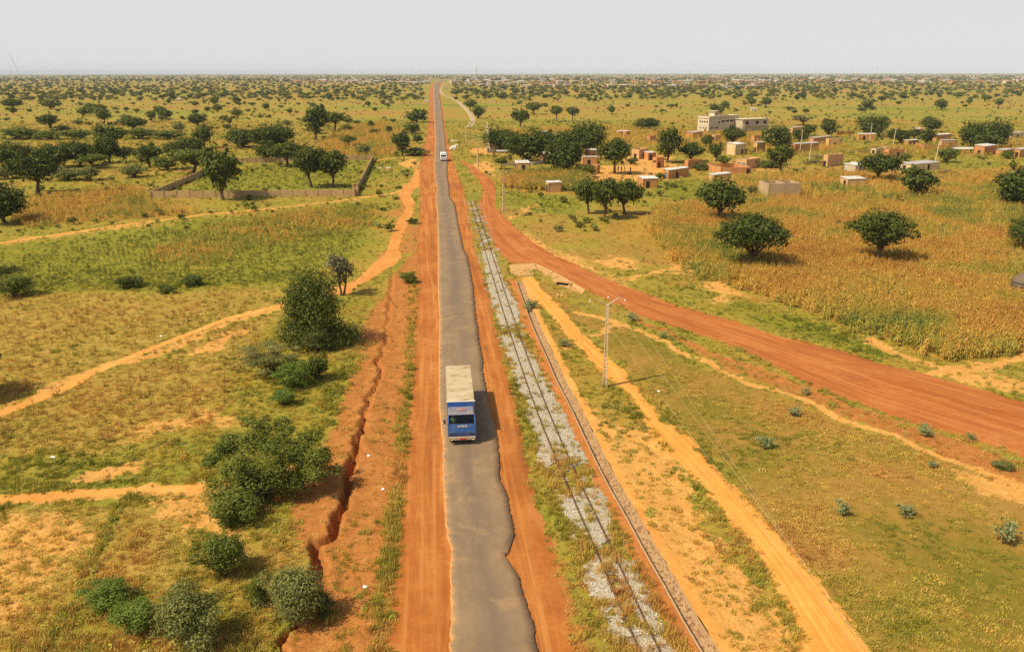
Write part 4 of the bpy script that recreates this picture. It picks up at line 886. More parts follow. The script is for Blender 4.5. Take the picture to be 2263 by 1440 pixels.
# sheds on poles
def shed(x, y, w, d, h, roofmat, label, rz=.05, poles_=4, name='shed'):
    g = G(x, y); t = thing(name, label, 'shelter', (g[0], g[1], 0), rz); q = random.Random(int(x))
    for sx in (-1, 1):
        for sy in (-1, 1): m = MB(); m.tube([(sx * w / 2, sy * d / 2, -.1), (sx * w / 2 + q.uniform(-.1, .1), sy * d / 2, h + (.2 if sy > 0 else 0))], .06, 6); m.build('post', M_WOODD, t)
    m = MB(); V = [(-w / 2 - .3, -d / 2 - .3, h), (w / 2 + .3, -d / 2 - .3, h), (w / 2 + .3, d / 2 + .3, h + .25), (-w / 2 - .3, d / 2 + .3, h + .25)]; m.add(V + [(a, b, c + .14) for a, b, c in V], [(3, 2, 1, 0), (4, 5, 6, 7), (0, 1, 5, 4), (1, 2, 6, 5), (2, 3, 7, 6), (3, 0, 4, 7)]); m.build('roof', roofmat, t); return t
M_STICK = flat('bundled_sticks', (.14, .095, .06), .95, .1, .4, 3)
shed(1125, 376, 4.6, 3, 1.7, M_STICK, 'dark brushwood stall with sagging roof left of the shop hut')
shed(1087, 345, 2.0, 2.0, 1.6, M_STICK, 'small dark stall under the minaret tree')
shed(1109, 347, 3.4, 2.2, 2.0, R_GREY, 'grey-roofed table shelter behind the small stall')
shed(2130, 339, 8.0, 3.5, 1.7, R_TIN, 'open shelter with white tin roof beside the round bush at right', .12)
shed(1808, 352, 6.5, 1.5, .9, M_STICK, 'low stick drying rack near the leaning village poles')
def heap(x, y, w, d, h, mat, label, n, name, cat, r=.05):
    g = G(x, y); t = thing(name, label, cat, (g[0], g[1], 0)); q = random.Random(int(x + y)); m = MB(); base = []
    for i in range(n):
        px, py = q.gauss(0, w * .22), q.gauss(0, d * .22); a = q.gauss(0, .5); L = q.uniform(.3, .5) * w; z = h * q.random() * max(.1, 1 - (px / w) ** 2 * 4)
        m.tube([(px - math.cos(a) * L / 2, py - math.sin(a) * L / 2, z), (px, py, z + .12), (px + math.cos(a) * L / 2, py + math.sin(a) * L / 2, z * .7 + .03)], [r, r, r * .5], 5)
    m.build('sticks', mat, t); return t
heap(1650, 338, 5, 2.5, 1.6, M_STICK, 'pile of firewood and stalks right of the plain cream house', 40, 'brush_pile', 'brush pile')
heap(1905, 338, 10, 3, .9, M_STICK, 'long grey heap of stalks left of the pale unroofed enclosure', 60, 'brush_pile', 'brush pile')
heap(1800, 362, 8, 3, 1.0, M_STICK, 'dark brush heap in front of the two leaning poles', 50, 'brush_pile', 'brush pile')
heap(2095, 384, 7, 3, 1.1, M_STICK, 'brown brush heap right of the large spotted tin roof', 50, 'brush_pile', 'brush pile')
heap(1983, 388, 6, 3, 1.3, W_MUD, 'reddish heap of broken mud beside the dark tin-roof tree', 40, 'brush_pile', 'brush pile', .16)
# straw granary with stick fence at the right edge
g = G(2262, 655); t = thing('granary', 'grey domed straw granary on a stick platform at the right edge of the dry field', 'granary', (g[0], g[1], 0))
M_OLDSTRAW = flat('grey_old_straw', (.15, .115, .08), .95, .1, .55, 4)
m = MB(); m.lathe([(1.5, .55), (1.7, 1.1), (1.75, 1.9), (1.55, 2.5), (1.0, 2.95), (.45, 3.2), (0, 3.25)], n=22); m.build('straw_dome', M_OLDSTRAW, t, True)
for z in (.75, 1.2, 1.65, 2.1): m = MB(); m.lathe([(1.66, z - .06), (1.84, z), (1.66, z + .06)], n=22); m.build('binding', M_STICK, t, True)
for i in range(7):
    a = i * .9; m = MB(); m.tube([(1.6 * math.cos(a), 1.6 * math.sin(a), -.05), (1.5 * math.cos(a), 1.5 * math.sin(a), .62)], .09, 6); m.build('post', M_STICK, t)
heap(2232, 650, 4.5, 2.5, 1.0, flat('grey_sticks', (.30, .26, .20), .95, .1, .4, 3), 'heap of bleached branches leaning on the straw granary', 34, 'brush_pile', 'brush pile', .05)
# village poles
def plain_pole(x, y, h, rz, label, tilt=0.0):
    g = G(x, y); t = thing('utility_pole', label, 'power pole', (g[0], g[1], -.1), rz, 'pale plain village power poles'); m = MB(); m.tube([(0, 0, 0), (tilt, 0, h)], [.19, .12], 8); m.build('shaft', M_CONC, t); m = MB(); m.box((tilt, 0, h - .25), (1.3, .08, .1)); m.build('cross_arm', M_STEEL, t); return t
for x, y, h, lab, tl in ((1768,335.5,8.2,'thin white pole in front of the long grey-roofed house',.15),(1788,355.5,7.6,'leaning pale pole behind the dark brush heap',.35),(1922,312.5,7.6,'pale pole in front of the ball-shaped tree',.1),(1972,327,7.9,'leaning pale pole behind the red open-topped house',.55),(2065,366,8.0,'leaning pale pole at the right end of the large spotted roof',.6),(1227,331,6.0,'bright white pole showing between the dark village trees',.05),(1011,281,6,'short pole on the grass strip beside the distant road',.0)): plain_pole(x, y, h, .2, lab, tl)
# rubble and stone heaps near the road
def rubble(x, y, w, d, n, mat, label, smin, smax, name='rubble_heap', cat='rubble'):
    g = G(x, y); t = thing(name, label, cat, (g[0], g[1], 0)); q = random.Random(int(x * 3)); m = bmesh.new()
    for i in range(n):
        s = q.uniform(smin, smax); mat_ = Matrix.Translation((q.gauss(0, w * .3), q.gauss(0, d * .3), s * .2)) @ Matrix.Rotation(q.random() * 3, 4, 'Z') @ Matrix.Diagonal((s, s * q.uniform(.6, 1), s * .6, 1)); r = bmesh.ops.create_icosphere(m, subdivisions=1, radius=.6, matrix=mat_)
    me_ = bpy.data.meshes.new('stones'); m.to_mesh(me_); m.free(); me_.materials.append(mat); o = bpy.data.objects.new('stones', me_); link(o, t); o['kind'] = 'stuff'; return t
M_PALEST = flat('pale_stone', (.58, .52, .42), .9, .2, .25, 2)
rubble(1002, 326, 2.2, 16, 26, M_PALEST, 'row of pale stone blocks beside the road behind the van', .4, 1.3)
rubble(848, 372, 5, 1.6, 14, M_PALEST, 'scattered pale stones in the green weeds beside the compound wall', .4, .9)
rubble(1003, 312, 2.5, 6, 10, M_PALEST, 'stone blocks on the grass strip by the distant road', .4, 1.0)
rubble(1234, 652, 2.2, 2.4, 26, M_SLAB, 'broken reddish stones below the culvert mouth', .15, .5)
# litter: tiny white scraps
M_SCRAP = flat('white_scrap', (.85, .83, .80), .6, .2, .05)
for i, (x, y, s, lab) in enumerate(((807, 1294, .26, 'white scrap lying on the red soil right of the gully'), (815, 1007, .24, 'pale scrap on the red soil beside the gully bend'), (847, 1083, .22, 'white scrap beside the grass strip left of the road'), (357, 743, .25, 'white scrap in the plot above the left footpath'), (1456, 865, .24, 'white scrap beside the sandy track right of the tall pole'), (118, 1014, .35, 'white plastic scrap in the grass above the lower footpath'))):
    g = G(x, y); m = MB(); q = random.Random(i); P = [(s * q.uniform(-1, 1), s * q.uniform(-.6, .6), .04 + q.uniform(0, .12)) for k in range(4)]; s *= .6; P = [(-s, -s * .4, .03), (s * .8, -s * .5, .08), (s, s * .5, .05), (-s * .7, s * .6, .12)]
    m.add(P + [(0, 0, .16)] + [(a, b, c - .02) for a, b, c in P], [(0, 1, 4), (1, 2, 4), (2, 3, 4), (3, 0, 4), (8, 7, 6, 5), (0, 5, 6, 1), (1, 6, 7, 2), (2, 7, 8, 3), (3, 8, 5, 0)]); o = m.build('scrap', M_SCRAP); o.location = (g[0], g[1], ground_z(g[0], g[1])); tag(o, lab, 'litter')
# ------------------------------------------------------------------ masts and the far town
M_MAST = flat('red_white_mast_steel', (.62, .50, .46), .6, .3, .3, .15); M_GMAST = flat('grey_mast_steel', (.30, .28, .29), .6, .3)
def mast(x, y, ytop, w, label, lean=0.0, mat=M_MAST, guy=True, stub=True):
    g = G(x, y); dd = math.hypot(g[0], g[1]); h = H + dd * math.tan(-(PITCH + math.atan((ytop - CY) / F))) if True else 0
    t = thing('radio_mast', label, 'mast', (g[0], g[1], 0)); m = MB(); r = w
    for a in (0, 2.09, 4.19):
        c, s = math.cos(a) * r, math.sin(a) * r; m.tube([(c, s, 0), (c * .35 + lean * h, s * .35, h * .82)], [r * .13, r * .09], 4)
    n = 22
    for i in range(n):
        z0, z1 = h * .82 * i / n, h * .82 * (i + 1) / n; f0, f1 = 1 - .65 * i / n, 1 - .65 * (i + 1) / n
        for k in range(3):
            a, b = k * 2.09, (k + 1) * 2.09; m.tube([(math.cos(a) * r * f0 + lean * z0 * 1.22, math.sin(a) * r * f0, z0), (math.cos(b) * r * f1 + lean * z1 * 1.22, math.sin(b) * r * f1, z1)], r * .07, 3)
    m.build('lattice', mat, t); m = MB(); m.tube([(lean * h, 0, h * .81), (lean * h * 1.22, 0, h)], [r * .22, r * .08], 5); m.build('antenna', mat, t)
    if stub:
        m = MB()
        for k in range(3): m.tube([(math.cos(k * 2.1) * r * .6, math.sin(k * 2.1) * r * .6, h * .62), (math.cos(k * 2.1) * r * .6, math.sin(k * 2.1) * r * .6, h * .68)], r * .35, 8)
        m.build('dish', W_WHITE, t, True)
    return t
mast(1053, 184, 141, 2.6, 'tall lattice radio mast rising above the horizon right of the road')
mast(1198, 172.5, 150, 2.2, 'fainter radio mast on the horizon right of the tall one', mat=M_GMAST)
mast(50, 180, 112, 1.3, 'tall thin leaning mast on the horizon at the left edge', -.25, M_GMAST, stub=False)
mast(35, 178, 141, 1.0, 'shorter thin leaning mast left of the tall leaning mast', -.2, M_GMAST, stub=False)
mast(1367, 168.5, 155, 2.4, 'small distant mast above the far town', mat=M_GMAST, stub=False)
mast(1525, 168.5, 152, 2.4, 'small distant mast on the horizon right of the middle', mat=M_GMAST, stub=False)
# far houses: boxes with roofs, each its own thing while it shows a few pixels
def far_house_mesh(k, wm, rm):
    q = random.Random(k); w, d, h = 1.0, q.uniform(.6, 1.1), q.uniform(.28, .42); m = MB(); V = [(-w / 2, -d / 2, 0), (w / 2, -d / 2, 0), (w / 2, d / 2, 0), (-w / 2, d / 2, 0), (-w / 2, -d / 2, h), (w / 2, -d / 2, h), (w / 2, d / 2, h * 1.1), (-w / 2, d / 2, h * 1.1)]
    m.add(V, [(0, 1, 5, 4), (1, 2, 6, 5), (2, 3, 7, 6), (3, 0, 4, 7)]); e = .06; V = [(-w / 2 - e, -d / 2 - e, h), (w / 2 + e, -d / 2 - e, h), (w / 2 + e, d / 2 + e, h * 1.1), (-w / 2 - e, d / 2 + e, h * 1.1)]
    m.add(V + [(a, b, c + .04) for a, b, c in V], [(3, 2, 1, 0), (4, 5, 6, 7), (0, 1, 5, 4), (1, 2, 6, 5), (2, 3, 7, 6), (3, 0, 4, 7)], 1)
    for x in (-.2, .25): m.add([(x - .06, -d / 2 - .004, .0), (x + .06, -d / 2 - .004, .0), (x + .06, -d / 2 - .004, h * .7), (x - .06, -d / 2 - .004, h * .7)], [(0, 1, 2, 3)], 2)
    return m.mesh('far_house', [wm, rm, M_DOOR])
FH = [far_house_mesh(1, W_CREAM, R_TIN), far_house_mesh(2, W_MUD2, R_TIN), far_house_mesh(3, W_MUD, R_MUD), far_house_mesh(4, W_WHITE, R_TIN), far_house_mesh(5, W_MUD2, R_MUD), far_house_mesh(6, W_WHITE, R_GREY)]
FHN = ['cream house with tin roof', 'pale mud house with tin roof', 'red mud house', 'white house with tin roof', 'pale mud house', 'white house with grey roof']
rf = np.random.RandomState(5)
SPEC = [(663,183,24,3,'whitewashed far house left of the road among the scrub'),(733,181,12,3,'tall white far building left of the road'),(768,182,22,0,'wide cream far building left of the road'),(785,181,10,0,'tall cream block beside the wide cream far building'),(903,184,22,1,'far long pale house close to the road end'),(955,178,20,0,'far cream house at the road end'),(672,177,18,3,'white far house with bright gable at left'),(1125,190,26,3,'far greenish-white roof right of the mast'),(1105,189,14,3,'far white roof next to the greenish-white one'),(1213,192,26,5,'far long grey-white roof'),(1150,206,14,3,'far white house end on the grass'),(1168,205,16,3,'far low white wall-like house on the grass'),(1390,191,30,0,'long cream far building right of the middle'),(1290,184,6,3,'far white water tank house'),(985,196,5,3,'tiny white hut beside the railway curve'),(943,226,9,3,'white hut on the left road verge'),(941,216,7,3,'small white hut behind the white verge hut'),(1665,246,13,0,'tiny cream ruin above the grey concrete building'),(913,212,11,1,'low pale house left of the verge huts'),(396,224,12,0,'tiny cream hut alone on the left plain'),(1660,192,20,0,'far cream house on the right plain'),(1085,225,8,3,'white shed at the railway curve')]
for x, y, w, k, lab in SPEC:
    g = G(x, y); o = bpy.data.objects.new('far_house', FH[k]); link(o); s = w * mpp(x, y); o.location = (g[0], g[1], 0); o.rotation_euler = (0, 0, rf.uniform(-.3, .3)); o.scale = (s, min(s, 12), max(min(s * .9, 9), 5 if w > 8 else 3)); tag(o, lab, 'house')
nh = 0
while nh < 190:
    x = rf.uniform(1010, 2290) if rf.rand() < .8 else rf.uniform(640, 940); y = rf.uniform(173.5, 196) if x > 1000 else rf.uniform(174, 182)
    if x > 1700 and y > 186: continue
    if x > 1000 and rf.rand() > .35 + .65 * (x < 1700): continue
    k = rf.randint(6); g = G(x, y); s = rf.uniform(9, 20); o = bpy.data.objects.new('far_house', FH[k]); link(o); o.location = (g[0], g[1], 0); o.rotation_euler = (0, 0, rf.uniform(-.5, .5)); o.scale = (s, s * .8, rf.uniform(8, 13))
    zone = 'left of the road' if x < 1000 else ('right of the tall mast' if x < 1400 else ('middle of the right horizon' if x < 1800 else 'far right horizon')); nh += 1
    tag(o, f'{FHN[k]} of the far town, {zone}', 'house', f'far town: {FHN[k]}s, {zone}')
n = 2600; HP = fan(n, 2200, 9000, .8, 1.6, rf); px = project(np.c_[HP, np.zeros(n)])[:, 0]; kp = (((px > 1000) | ((px > 620) & (px < 950) & (HP[:, 1] < 4000)))) & (rf.rand(n) < .3 + .7 * fbm(HP[:, 0] * .002, HP[:, 1] * .002, 3)); HP = HP[kp]; n = len(HP); s = 9 + 11 * rf.rand(n)
scatter('far_town', 'pale specks of the far town along the horizon', HP, np.zeros(n), np.c_[np.zeros((n, 2)), rf.uniform(-.5, .5, n)], np.stack([s, s, s], 1), rf.randint(0, 6, n), [proto('far_house_shape', q) for q in FH], {})
# ------------------------------------------------------------------ low vegetation prototypes
def blade_tuft(name, mat, n, h, r, w, seed, lean=.6, segs=2):
    q = random.Random(seed); m = MB()
    for i in range(n):
        a = q.uniform(0, 6.283); rr = r * math.sqrt(q.random()); hh = h * q.uniform(.55, 1.1); b = q.uniform(0, 6.283); L = lean * hh * q.uniform(.3, 1.1); ww = w * q.uniform(.6, 1.2)
        x, y = rr * math.cos(a), rr * math.sin(a); dx, dy = math.cos(b), math.sin(b); px, py = -dy * ww, dx * ww
        p1 = (x + dx * L * .35, y + dy * L * .35, hh * .62); p2 = (x + dx * L, y + dy * L, hh * q.uniform(.85, 1.0))
        m.add([(x - px, y - py, -.02), (x + px, y + py, -.02), (p1[0] + px * .8, p1[1] + py * .8, p1[2]), (p1[0] - px * .8, p1[1] - py * .8, p1[2]), p2], [(0, 1, 2, 3), (3, 2, 4)])
    return m.mesh(name, mat)
def leaf_clump(name, mat, n, h, r, s, seed):
    q = random.Random(seed); m = MB()
    for i in range(n):
        d = Vector((q.gauss(0, 1), q.gauss(0, 1), abs(q.gauss(0, 1)))).normalized(); p = Vector((d.x * r, d.y * r, d.z * h)) * q.uniform(.45, 1)
        nn = (d + Vector((q.gauss(0, .6), q.gauss(0, .6), q.gauss(0, .6) + .5))).normalized(); a = nn.orthogonal().normalized(); b = nn.cross(a); k = q.uniform(0, 6.28)
        u = a * math.cos(k) + b * math.sin(k); v = nn.cross(u); z = s * q.uniform(.6, 1.25)
        m.add([p - u * z, p + v * z * .45, p + u * z, p - v * z * .45], [(0, 1, 2, 3)])
    return m.mesh(name, mat)
def millet_plant(name, mat, h, seed, nl=7):
    q = random.Random(seed); m = MB()
    for s in range(2):
        bx, by = q.uniform(-.18, .18), q.uniform(-.18, .18); hh = h * q.uniform(.8, 1.1); lx, ly = q.uniform(-.18, .18), q.uniform(-.18, .18)
        m.add([(bx - .018, by, 0), (bx + .018, by, 0), (bx + lx + .012, by + ly, hh), (bx + lx - .012, by + ly, hh)], [(0, 1, 2, 3)])
        m.add([(bx, by - .018, 0), (bx, by + .018, 0), (bx + lx, by + ly + .012, hh), (bx + lx, by + ly - .012, hh)], [(0, 1, 2, 3)])
        for i in range(nl):
            t = .22 + .7 * i / nl; a = q.uniform(0, 6.283); L = q.uniform(.4, .75); x, y, z = bx + lx * t, by + ly * t, hh * t; dx, dy = math.cos(a), math.sin(a); w = .058
            m.add([(x - dy * w * .5, y + dx * w * .5, z), (x + dy * w * .5, y - dx * w * .5, z), (x + dx * L * .5 + dy * w, y + dy * L * .5 - dx * w, z + .16), (x + dx * L * .5 - dy * w, y + dy * L * .5 + dx * w, z + .16), (x + dx * L, y + dy * L, z - .18)], [(0, 1, 2, 3), (3, 2, 4)])
        m.tube([(bx + lx, by + ly, hh - .02), (bx + lx * 1.15, by + ly * 1.15, hh + .3)], [.03, .022], 5)
    return m.mesh(name, mat)
G_STOPS = [(0, (.15, .165, .017)), (.22, (.26, .235, .026)), (.42, (.40, .315, .046)), (.62, (.53, .36, .072)), (.85, (.56, .31, .07)), (1, (.45, .21, .05))]
M_GRASS = inst_mat('grass_blades', G_STOPS, .7, .25, .25)
M_MILLET = inst_mat('millet_straw', [(0, (.18, .22, .04)), (.28, (.36, .31, .045)), (.45, (.55, .38, .07)), (.7, (.62, .35, .07)), (1, (.48, .23, .045))], .7, .25, .3)
M_WEED = inst_mat('weed_leaves', [(0, (.15, .175, .016)), (.4, (.27, .27, .025)), (.75, (.38, .33, .045)), (1, (.46, .33, .07))], .55, .35, .25)
TUFT = [proto('grass_tuft', blade_tuft('grass_tuft', M_GRASS, 20, .25, .26, .022, s)) for s in (1, 2, 3)] + [proto('tall_tuft', blade_tuft('tall_tuft', M_GRASS, 30, .6, .30, .02, 4, .5))] + [proto('low_mat', blade_tuft('low_mat', M_GRASS, 26, .14, .38, .03, 5, 1.2))]
TUFT += [proto('weed', leaf_clump('weed', M_WEED, 46, .42, .34, .10, 6)), proto('weed_wide', leaf_clump('weed_wide', M_WEED, 60, .3, .5, .10, 7))]
MIL = [proto('millet', millet_plant('millet', M_MILLET, 1.7, s)) for s in (1, 2, 3)]

POLYS = [(np.vstack([GP(a), GP(b)[::-1]])) for a, b in ((ROAD_L, ROAD_R), (SHL_L, SHR_R), (LAT_L, LAT_R), (SAND_L, SAND_R), (P2L, P2R), (DRAIN_L, DRAIN_R))]
def bare(P):
    """probability that nothing grows: roads, tracks, paths"""
    b = np.zeros(len(P))
    for i, pl in enumerate(POLYS):
        d, _, _ = pdist(P, np.vstack([pl, pl[:1]])); ins = inpoly(P, pl)
        soft = (.05, .35, .5, .5, .3, .0)[i]; b = np.maximum(b, np.where(ins, sstep(-.1, soft + .05, d), 0))
    for ln, w in ((P1, .62), (P3, .5), (P4, .55), (P5, .9)): b = np.maximum(b, linemask(P, ln, w, .25))
    rl = np.abs(pdist(P, GP(RAIL_C))[0]); b = np.maximum(b, .0 * rl)
    return b
def grass_points(n, y0, y1, p):
    P = fan(n, y0, y1, p=p); z, n1, n2 = zones(P); b = bare(P)
    bal_ = np.maximum.reduce([polymask(P, q, .3) for q in BAL]); gul = np.exp(-(pdist(P, gl)[0] / .8) ** 2) * (P[:, 1] < 125)
    dens = .34 + .5 * n2 + .35 * z['lush'] + .2 * z['dry'] + .1 * z['short'] - .1 * z['tilled']
    dens *= (1 - .94 * z['sand']) * (1 - .86 * z['red']) * (1 - b) * (1 - .80 * bal_) * (1 - .8 * gul)
    strip = linemask(P, [(835,1440),(845,1330),(858,1240),(868,1160),(880,1080),(888,1010),(905,840),(912,690),(912,600)], .55, .6); dens = np.maximum(dens, .95 * strip * (1 - b))
    hed = np.maximum(linemask(P, [(300,1086),(262,1120),(232,1170),(205,1240),(172,1330),(120,1400),(60,1460)], .45, .5), .8 * linemask(P, [(800,760),(770,820),(735,880),(715,930),(690,960)], 1.1, .9)); dens = np.maximum(dens, .97 * hed * (1 - b))
    rv = linemask(P, RAIL_C, 1.9, .5); dens = np.maximum(dens, rv * .55 * (1 - bal_) * (1 - b))
    clump = sstep(.35, .62, fbm(P[:, 0] * .9 + 5, P[:, 1] * .9, 3)); dens *= .35 + .8 * clump
    dens *= 1 - .72 * z['short'] * (n1 < .58) * (1 - z['lush'])
    k = rs.rand(n) < dens
    for q in HOUSE_POLYS: k &= ~inpoly(P, q)
    return P[k], {a: v[k] for a, v in z.items()}, n1[k], n2[k], strip[k], rv[k], hed[k]
def lay_grass(name, label, n, y0, y1, p, grow):
    P, z, n1, n2, strip, rv, hed = grass_points(n, y0, y1, p); n = len(P)
    dryness = .40 + (n1 - .5) * 1.0 + (fbm(P[:, 0] * .3, P[:, 1] * .3 + 50, 3) - .5) * .7 + .25 * z['dry'] - .30 * z['lush'] + .20 * z['short'] + .13 * z['tilled'] + .1 * z['red'] + .12 * strip + .12 * rv - .16 * hed + rs.randn(n) * .13
    kind = rs.randint(0, 3, n); r = rs.rand(n)
    kind[(r < .13) & (z['lush'] > .3)] = 5; kind[(r > .9) & (z['short'] < .3)] = 3; kind[r < .05] = 6; sh = (z['short'] > .5) & (r < .8); kind[sh] = 4; kind[(z['tilled'] > .5) & (r < .45)] = 4
    kind[(rv > .4) & (r < .45)] = 3; kind[(strip > .5) & (r < .35)] = 3
    kind[(hed > .4) & (r < .5)] = 3; kind[(hed > .4) & (r > .75)] = 5
    s = (.45 + .55 * rs.rand(n) ** 1.5) * grow(P); scl = np.stack([s, s, s * (.8 + .5 * rs.rand(n))], 1)
    rot = np.c_[rs.randn(n, 2) * .12, rs.rand(n) * 6.283]
    scatter(name, label, P, ground_z_arr(P) - .01, rot, scl, kind, TUFT, {'tint': np.clip(dryness, 0, 1), 'lum': .85 + .45 * rs.rand(n)})
    return n
cnt = lay_grass('grass', 'wild green and straw coloured grass tufts in the foreground', 215000, 30, 120, 1.75, lambda P: 1.0)
cnt += lay_grass('grass', 'straw and green scrub grass farther out', 120000, 120, 520, 1.75, lambda P: np.clip(P[:, 1] / 130, 1, 3.0))

# dry millet standing in the fields right of the side road, and greener millet behind it
def lay_millet(name, label, n, pxpoly, tint, hs, soft=2.5, dens=.85):
    poly = GP(pxpoly); lo, hi = poly.min(0), poly.max(0); P = lo + rs.rand(n, 2) * (hi - lo); m = polymask(P, pxpoly, soft); z, n1, n2 = zones(P)
    k = (rs.rand(n) < m * dens * (.1 + 1.6 * n2) * (.55 + .9 * n1)) & (rs.rand(n) > z['sand'] * .9) & (bare(P) < .3)
    for q in HOUSE_POLYS: k &= ~inpoly(P, q)
    P = P[k]; n = len(P); t = tint + (n1[k] - .5) * .9 + (fbm(P[:, 0] * .12, P[:, 1] * .12 + 9, 3) - .5) * .8 + rs.randn(n) * .14; s = hs * (.7 + .5 * rs.rand(n))
    scatter(name, label, P, ground_z_arr(P), np.c_[rs.randn(n, 2) * .1, rs.rand(n) * 6.283], np.stack([s, s, s], 1), rs.randint(0, 3, n), MIL, {'tint': np.clip(t, 0, 1), 'lum': .75 + .5 * rs.rand(n)}); return n
cnt += lay_millet('millet_field', 'tall dry golden brown millet in the big right hand field', 85000, [(1440,500),(1480,462),(1640,448),(1900,446),(2060,470),(2300,505),(2480,560),(2480,800),(2263,780),(2080,790),(1900,728),(1700,646),(1540,604),(1470,560)], .56, .9, 3.5, .68)
cnt += lay_millet('millet_field', 'taller green millet in front of the far right trees', 9000, [(2010,450),(2120,428),(2300,430),(2420,470),(2420,560),(2200,520),(2060,490)], .22, 1.15)
cnt += lay_millet('millet_field', 'straw yellow millet in front of the big dark village trees', 8000, [(1108,392),(1240,384),(1300,392),(1290,425),(1180,420),(1120,412)], .45, 1.2)
cnt += lay_millet('millet_field', 'loose dry millet between the village houses and the roofless rooms', 15000, [(1560,400),(1680,392),(1850,385),(2060,395),(2300,375),(2420,440),(2060,445),(1760,440),(1660,445),(1580,450)], .52, 1.0)
cnt += lay_millet('millet_field', 'brown millet stubble between the tall left tree and the field wall', 8000, [(20,470),(60,440),(288,408),(318,438),(325,456),(440,470),(260,486),(60,505)], .46, .7)
cnt += lay_millet('millet_field', 'dry millet behind the field wall near the road', 8000, [(700,330),(760,285),(850,270),(885,290),(870,345),(830,350),(760,352)], .55, 1.1)
cnt += lay_millet('millet_field', 'brown tall crop in the lush field left of the winding path', 9000, [(330,560),(480,500),(640,470),(820,452),(820,500),(740,520),(600,540),(440,600)], .40, .6, 4, .5)
cnt += lay_millet('millet_field', 'faded millet rows behind the village houses', 16000, [(1090,290),(1400,280),(1700,300),(1900,328),(2263,310),(2263,350),(1700,345),(1400,335),(1250,330),(1130,310)], .5, 1.1, 4, .6)
# planted rows of dark dry stalks in the tilled plots on the left
def lay_rows(name, label, pxpoly, ang, gap, n, tint, hs):
    poly = GP(pxpoly); c = poly.mean(0); ext = np.max(np.hypot(*(poly - c).T)); u = (rs.rand(n) * 2 - 1) * ext; v = np.round((rs.rand(n) * 2 - 1) * ext / gap) * gap + rs.randn(n) * .10; u = np.round(u / .9) * .9 + rs.randn(n) * .15
    P = c + np.stack([u * math.cos(ang) - v * math.sin(ang), u * math.sin(ang) + v * math.cos(ang)], 1); k = (rs.rand(n) < polymask(P, pxpoly, 1) * .8 * (.3 + 1.2 * fbm(P[:, 0] * .2, P[:, 1] * .2, 3))) & (bare(P) < .2); P = P[k]; n = len(P); s = hs * (.6 + .6 * rs.rand(n))
    scatter(name, label, P, ground_z_arr(P), np.c_[rs.randn(n, 2) * .15, rs.rand(n) * 6.283], np.stack([s, s, s], 1), rs.randint(0, 3, n), MIL, {'tint': np.clip(tint + rs.randn(n) * .15, 0, 1), 'lum': .5 + .4 * rs.rand(n)}); return n
cnt += lay_rows('stalk_rows', 'thin rows of withered stalks in the plot above the left footpath', [(-60,660),(300,650),(620,645),(600,680),(400,738),(200,815),(0,880),(-80,900)], R(62), 1.9, 2600, .85, .42)
cnt += lay_rows('stalk_rows', 'sparse withered stalks in the plot below the left footpath', [(-60,940),(200,840),(400,760),(560,705),(580,760),(520,850),(470,930),(250,985),(-60,1000)], R(62), 1.9, 1300, .85, .48)
cnt += lay_rows('crop_rows', 'low green crop standing in faint rows in the lush field left of the winding path', [(0,575),(330,515),(620,480),(815,462),(815,500),(770,555),(700,590),(620,622),(300,640),(0,645)], R(58), 1.5, 14000, .12, .36)
print('instances', cnt)
# ------------------------------------------------------------------ trees
def leaf_mat(name, stops, rough=.55, spec=.10, tr_=.2):
    t = NT(name, rough, spec); f = t.attr('lv'); ob = t.new('ShaderNodeObjectInfo').outputs['Random']
    c = t.ramp(f, stops); c = t.mix(t.math('MULTIPLY', t.mrange(ob, 0, 1, sm=False), .45), c, t.mix(.5, c, (.16, .17, .03)))
    tr = t.new('ShaderNodeBsdfTranslucent'); t.l.new(t.mix(1.0, c, (1.0, 1.1, .5), 'MULTIPLY'), tr.inputs[0]); ms = t.new('ShaderNodeMixShader'); ms.inputs[0].default_value = tr_
    t.l.new(t.b.outputs[0], ms.inputs[1]); t.l.new(tr.outputs[0], ms.inputs[2]); t.l.new(ms.outputs[0], t.n['Material Output'].inputs['Surface']); return t.col(c)
L_DARK = leaf_mat('dark_leaves', [(0, (.03, .046, .009)), (.5, (.066, .088, .014)), (.85, (.13, .145, .026)), (1, (.24, .22, .06))])
L_MID = leaf_mat('green_leaves', [(0, (.06, .082, .012)), (.55, (.12, .145, .02)), (.88, (.19, .20, .034)), (1, (.28, .25, .07))])
L_PALE = leaf_mat('pale_leaves', [(0, (.10, .115, .03)), (.55, (.185, .19, .052)), (.88, (.27, .26, .085)), (1, (.36, .33, .14))])
L_GREY = leaf_mat('grey_leaves', [(0, (.07, .075, .04)), (.5, (.13, .125, .065)), (.85, (.20, .18, .10)), (1, (.30, .27, .17))])
L_BLUE = leaf_mat('bluegreen_leaves', [(0, (.14, .17, .065)), (.55, (.24, .27, .11)), (.88, (.33, .35, .17)), (1, (.42, .42, .24))])
M_BARK = flat('grey_brown_bark', (.13, .085, .05), .95, .1, .35, 3)
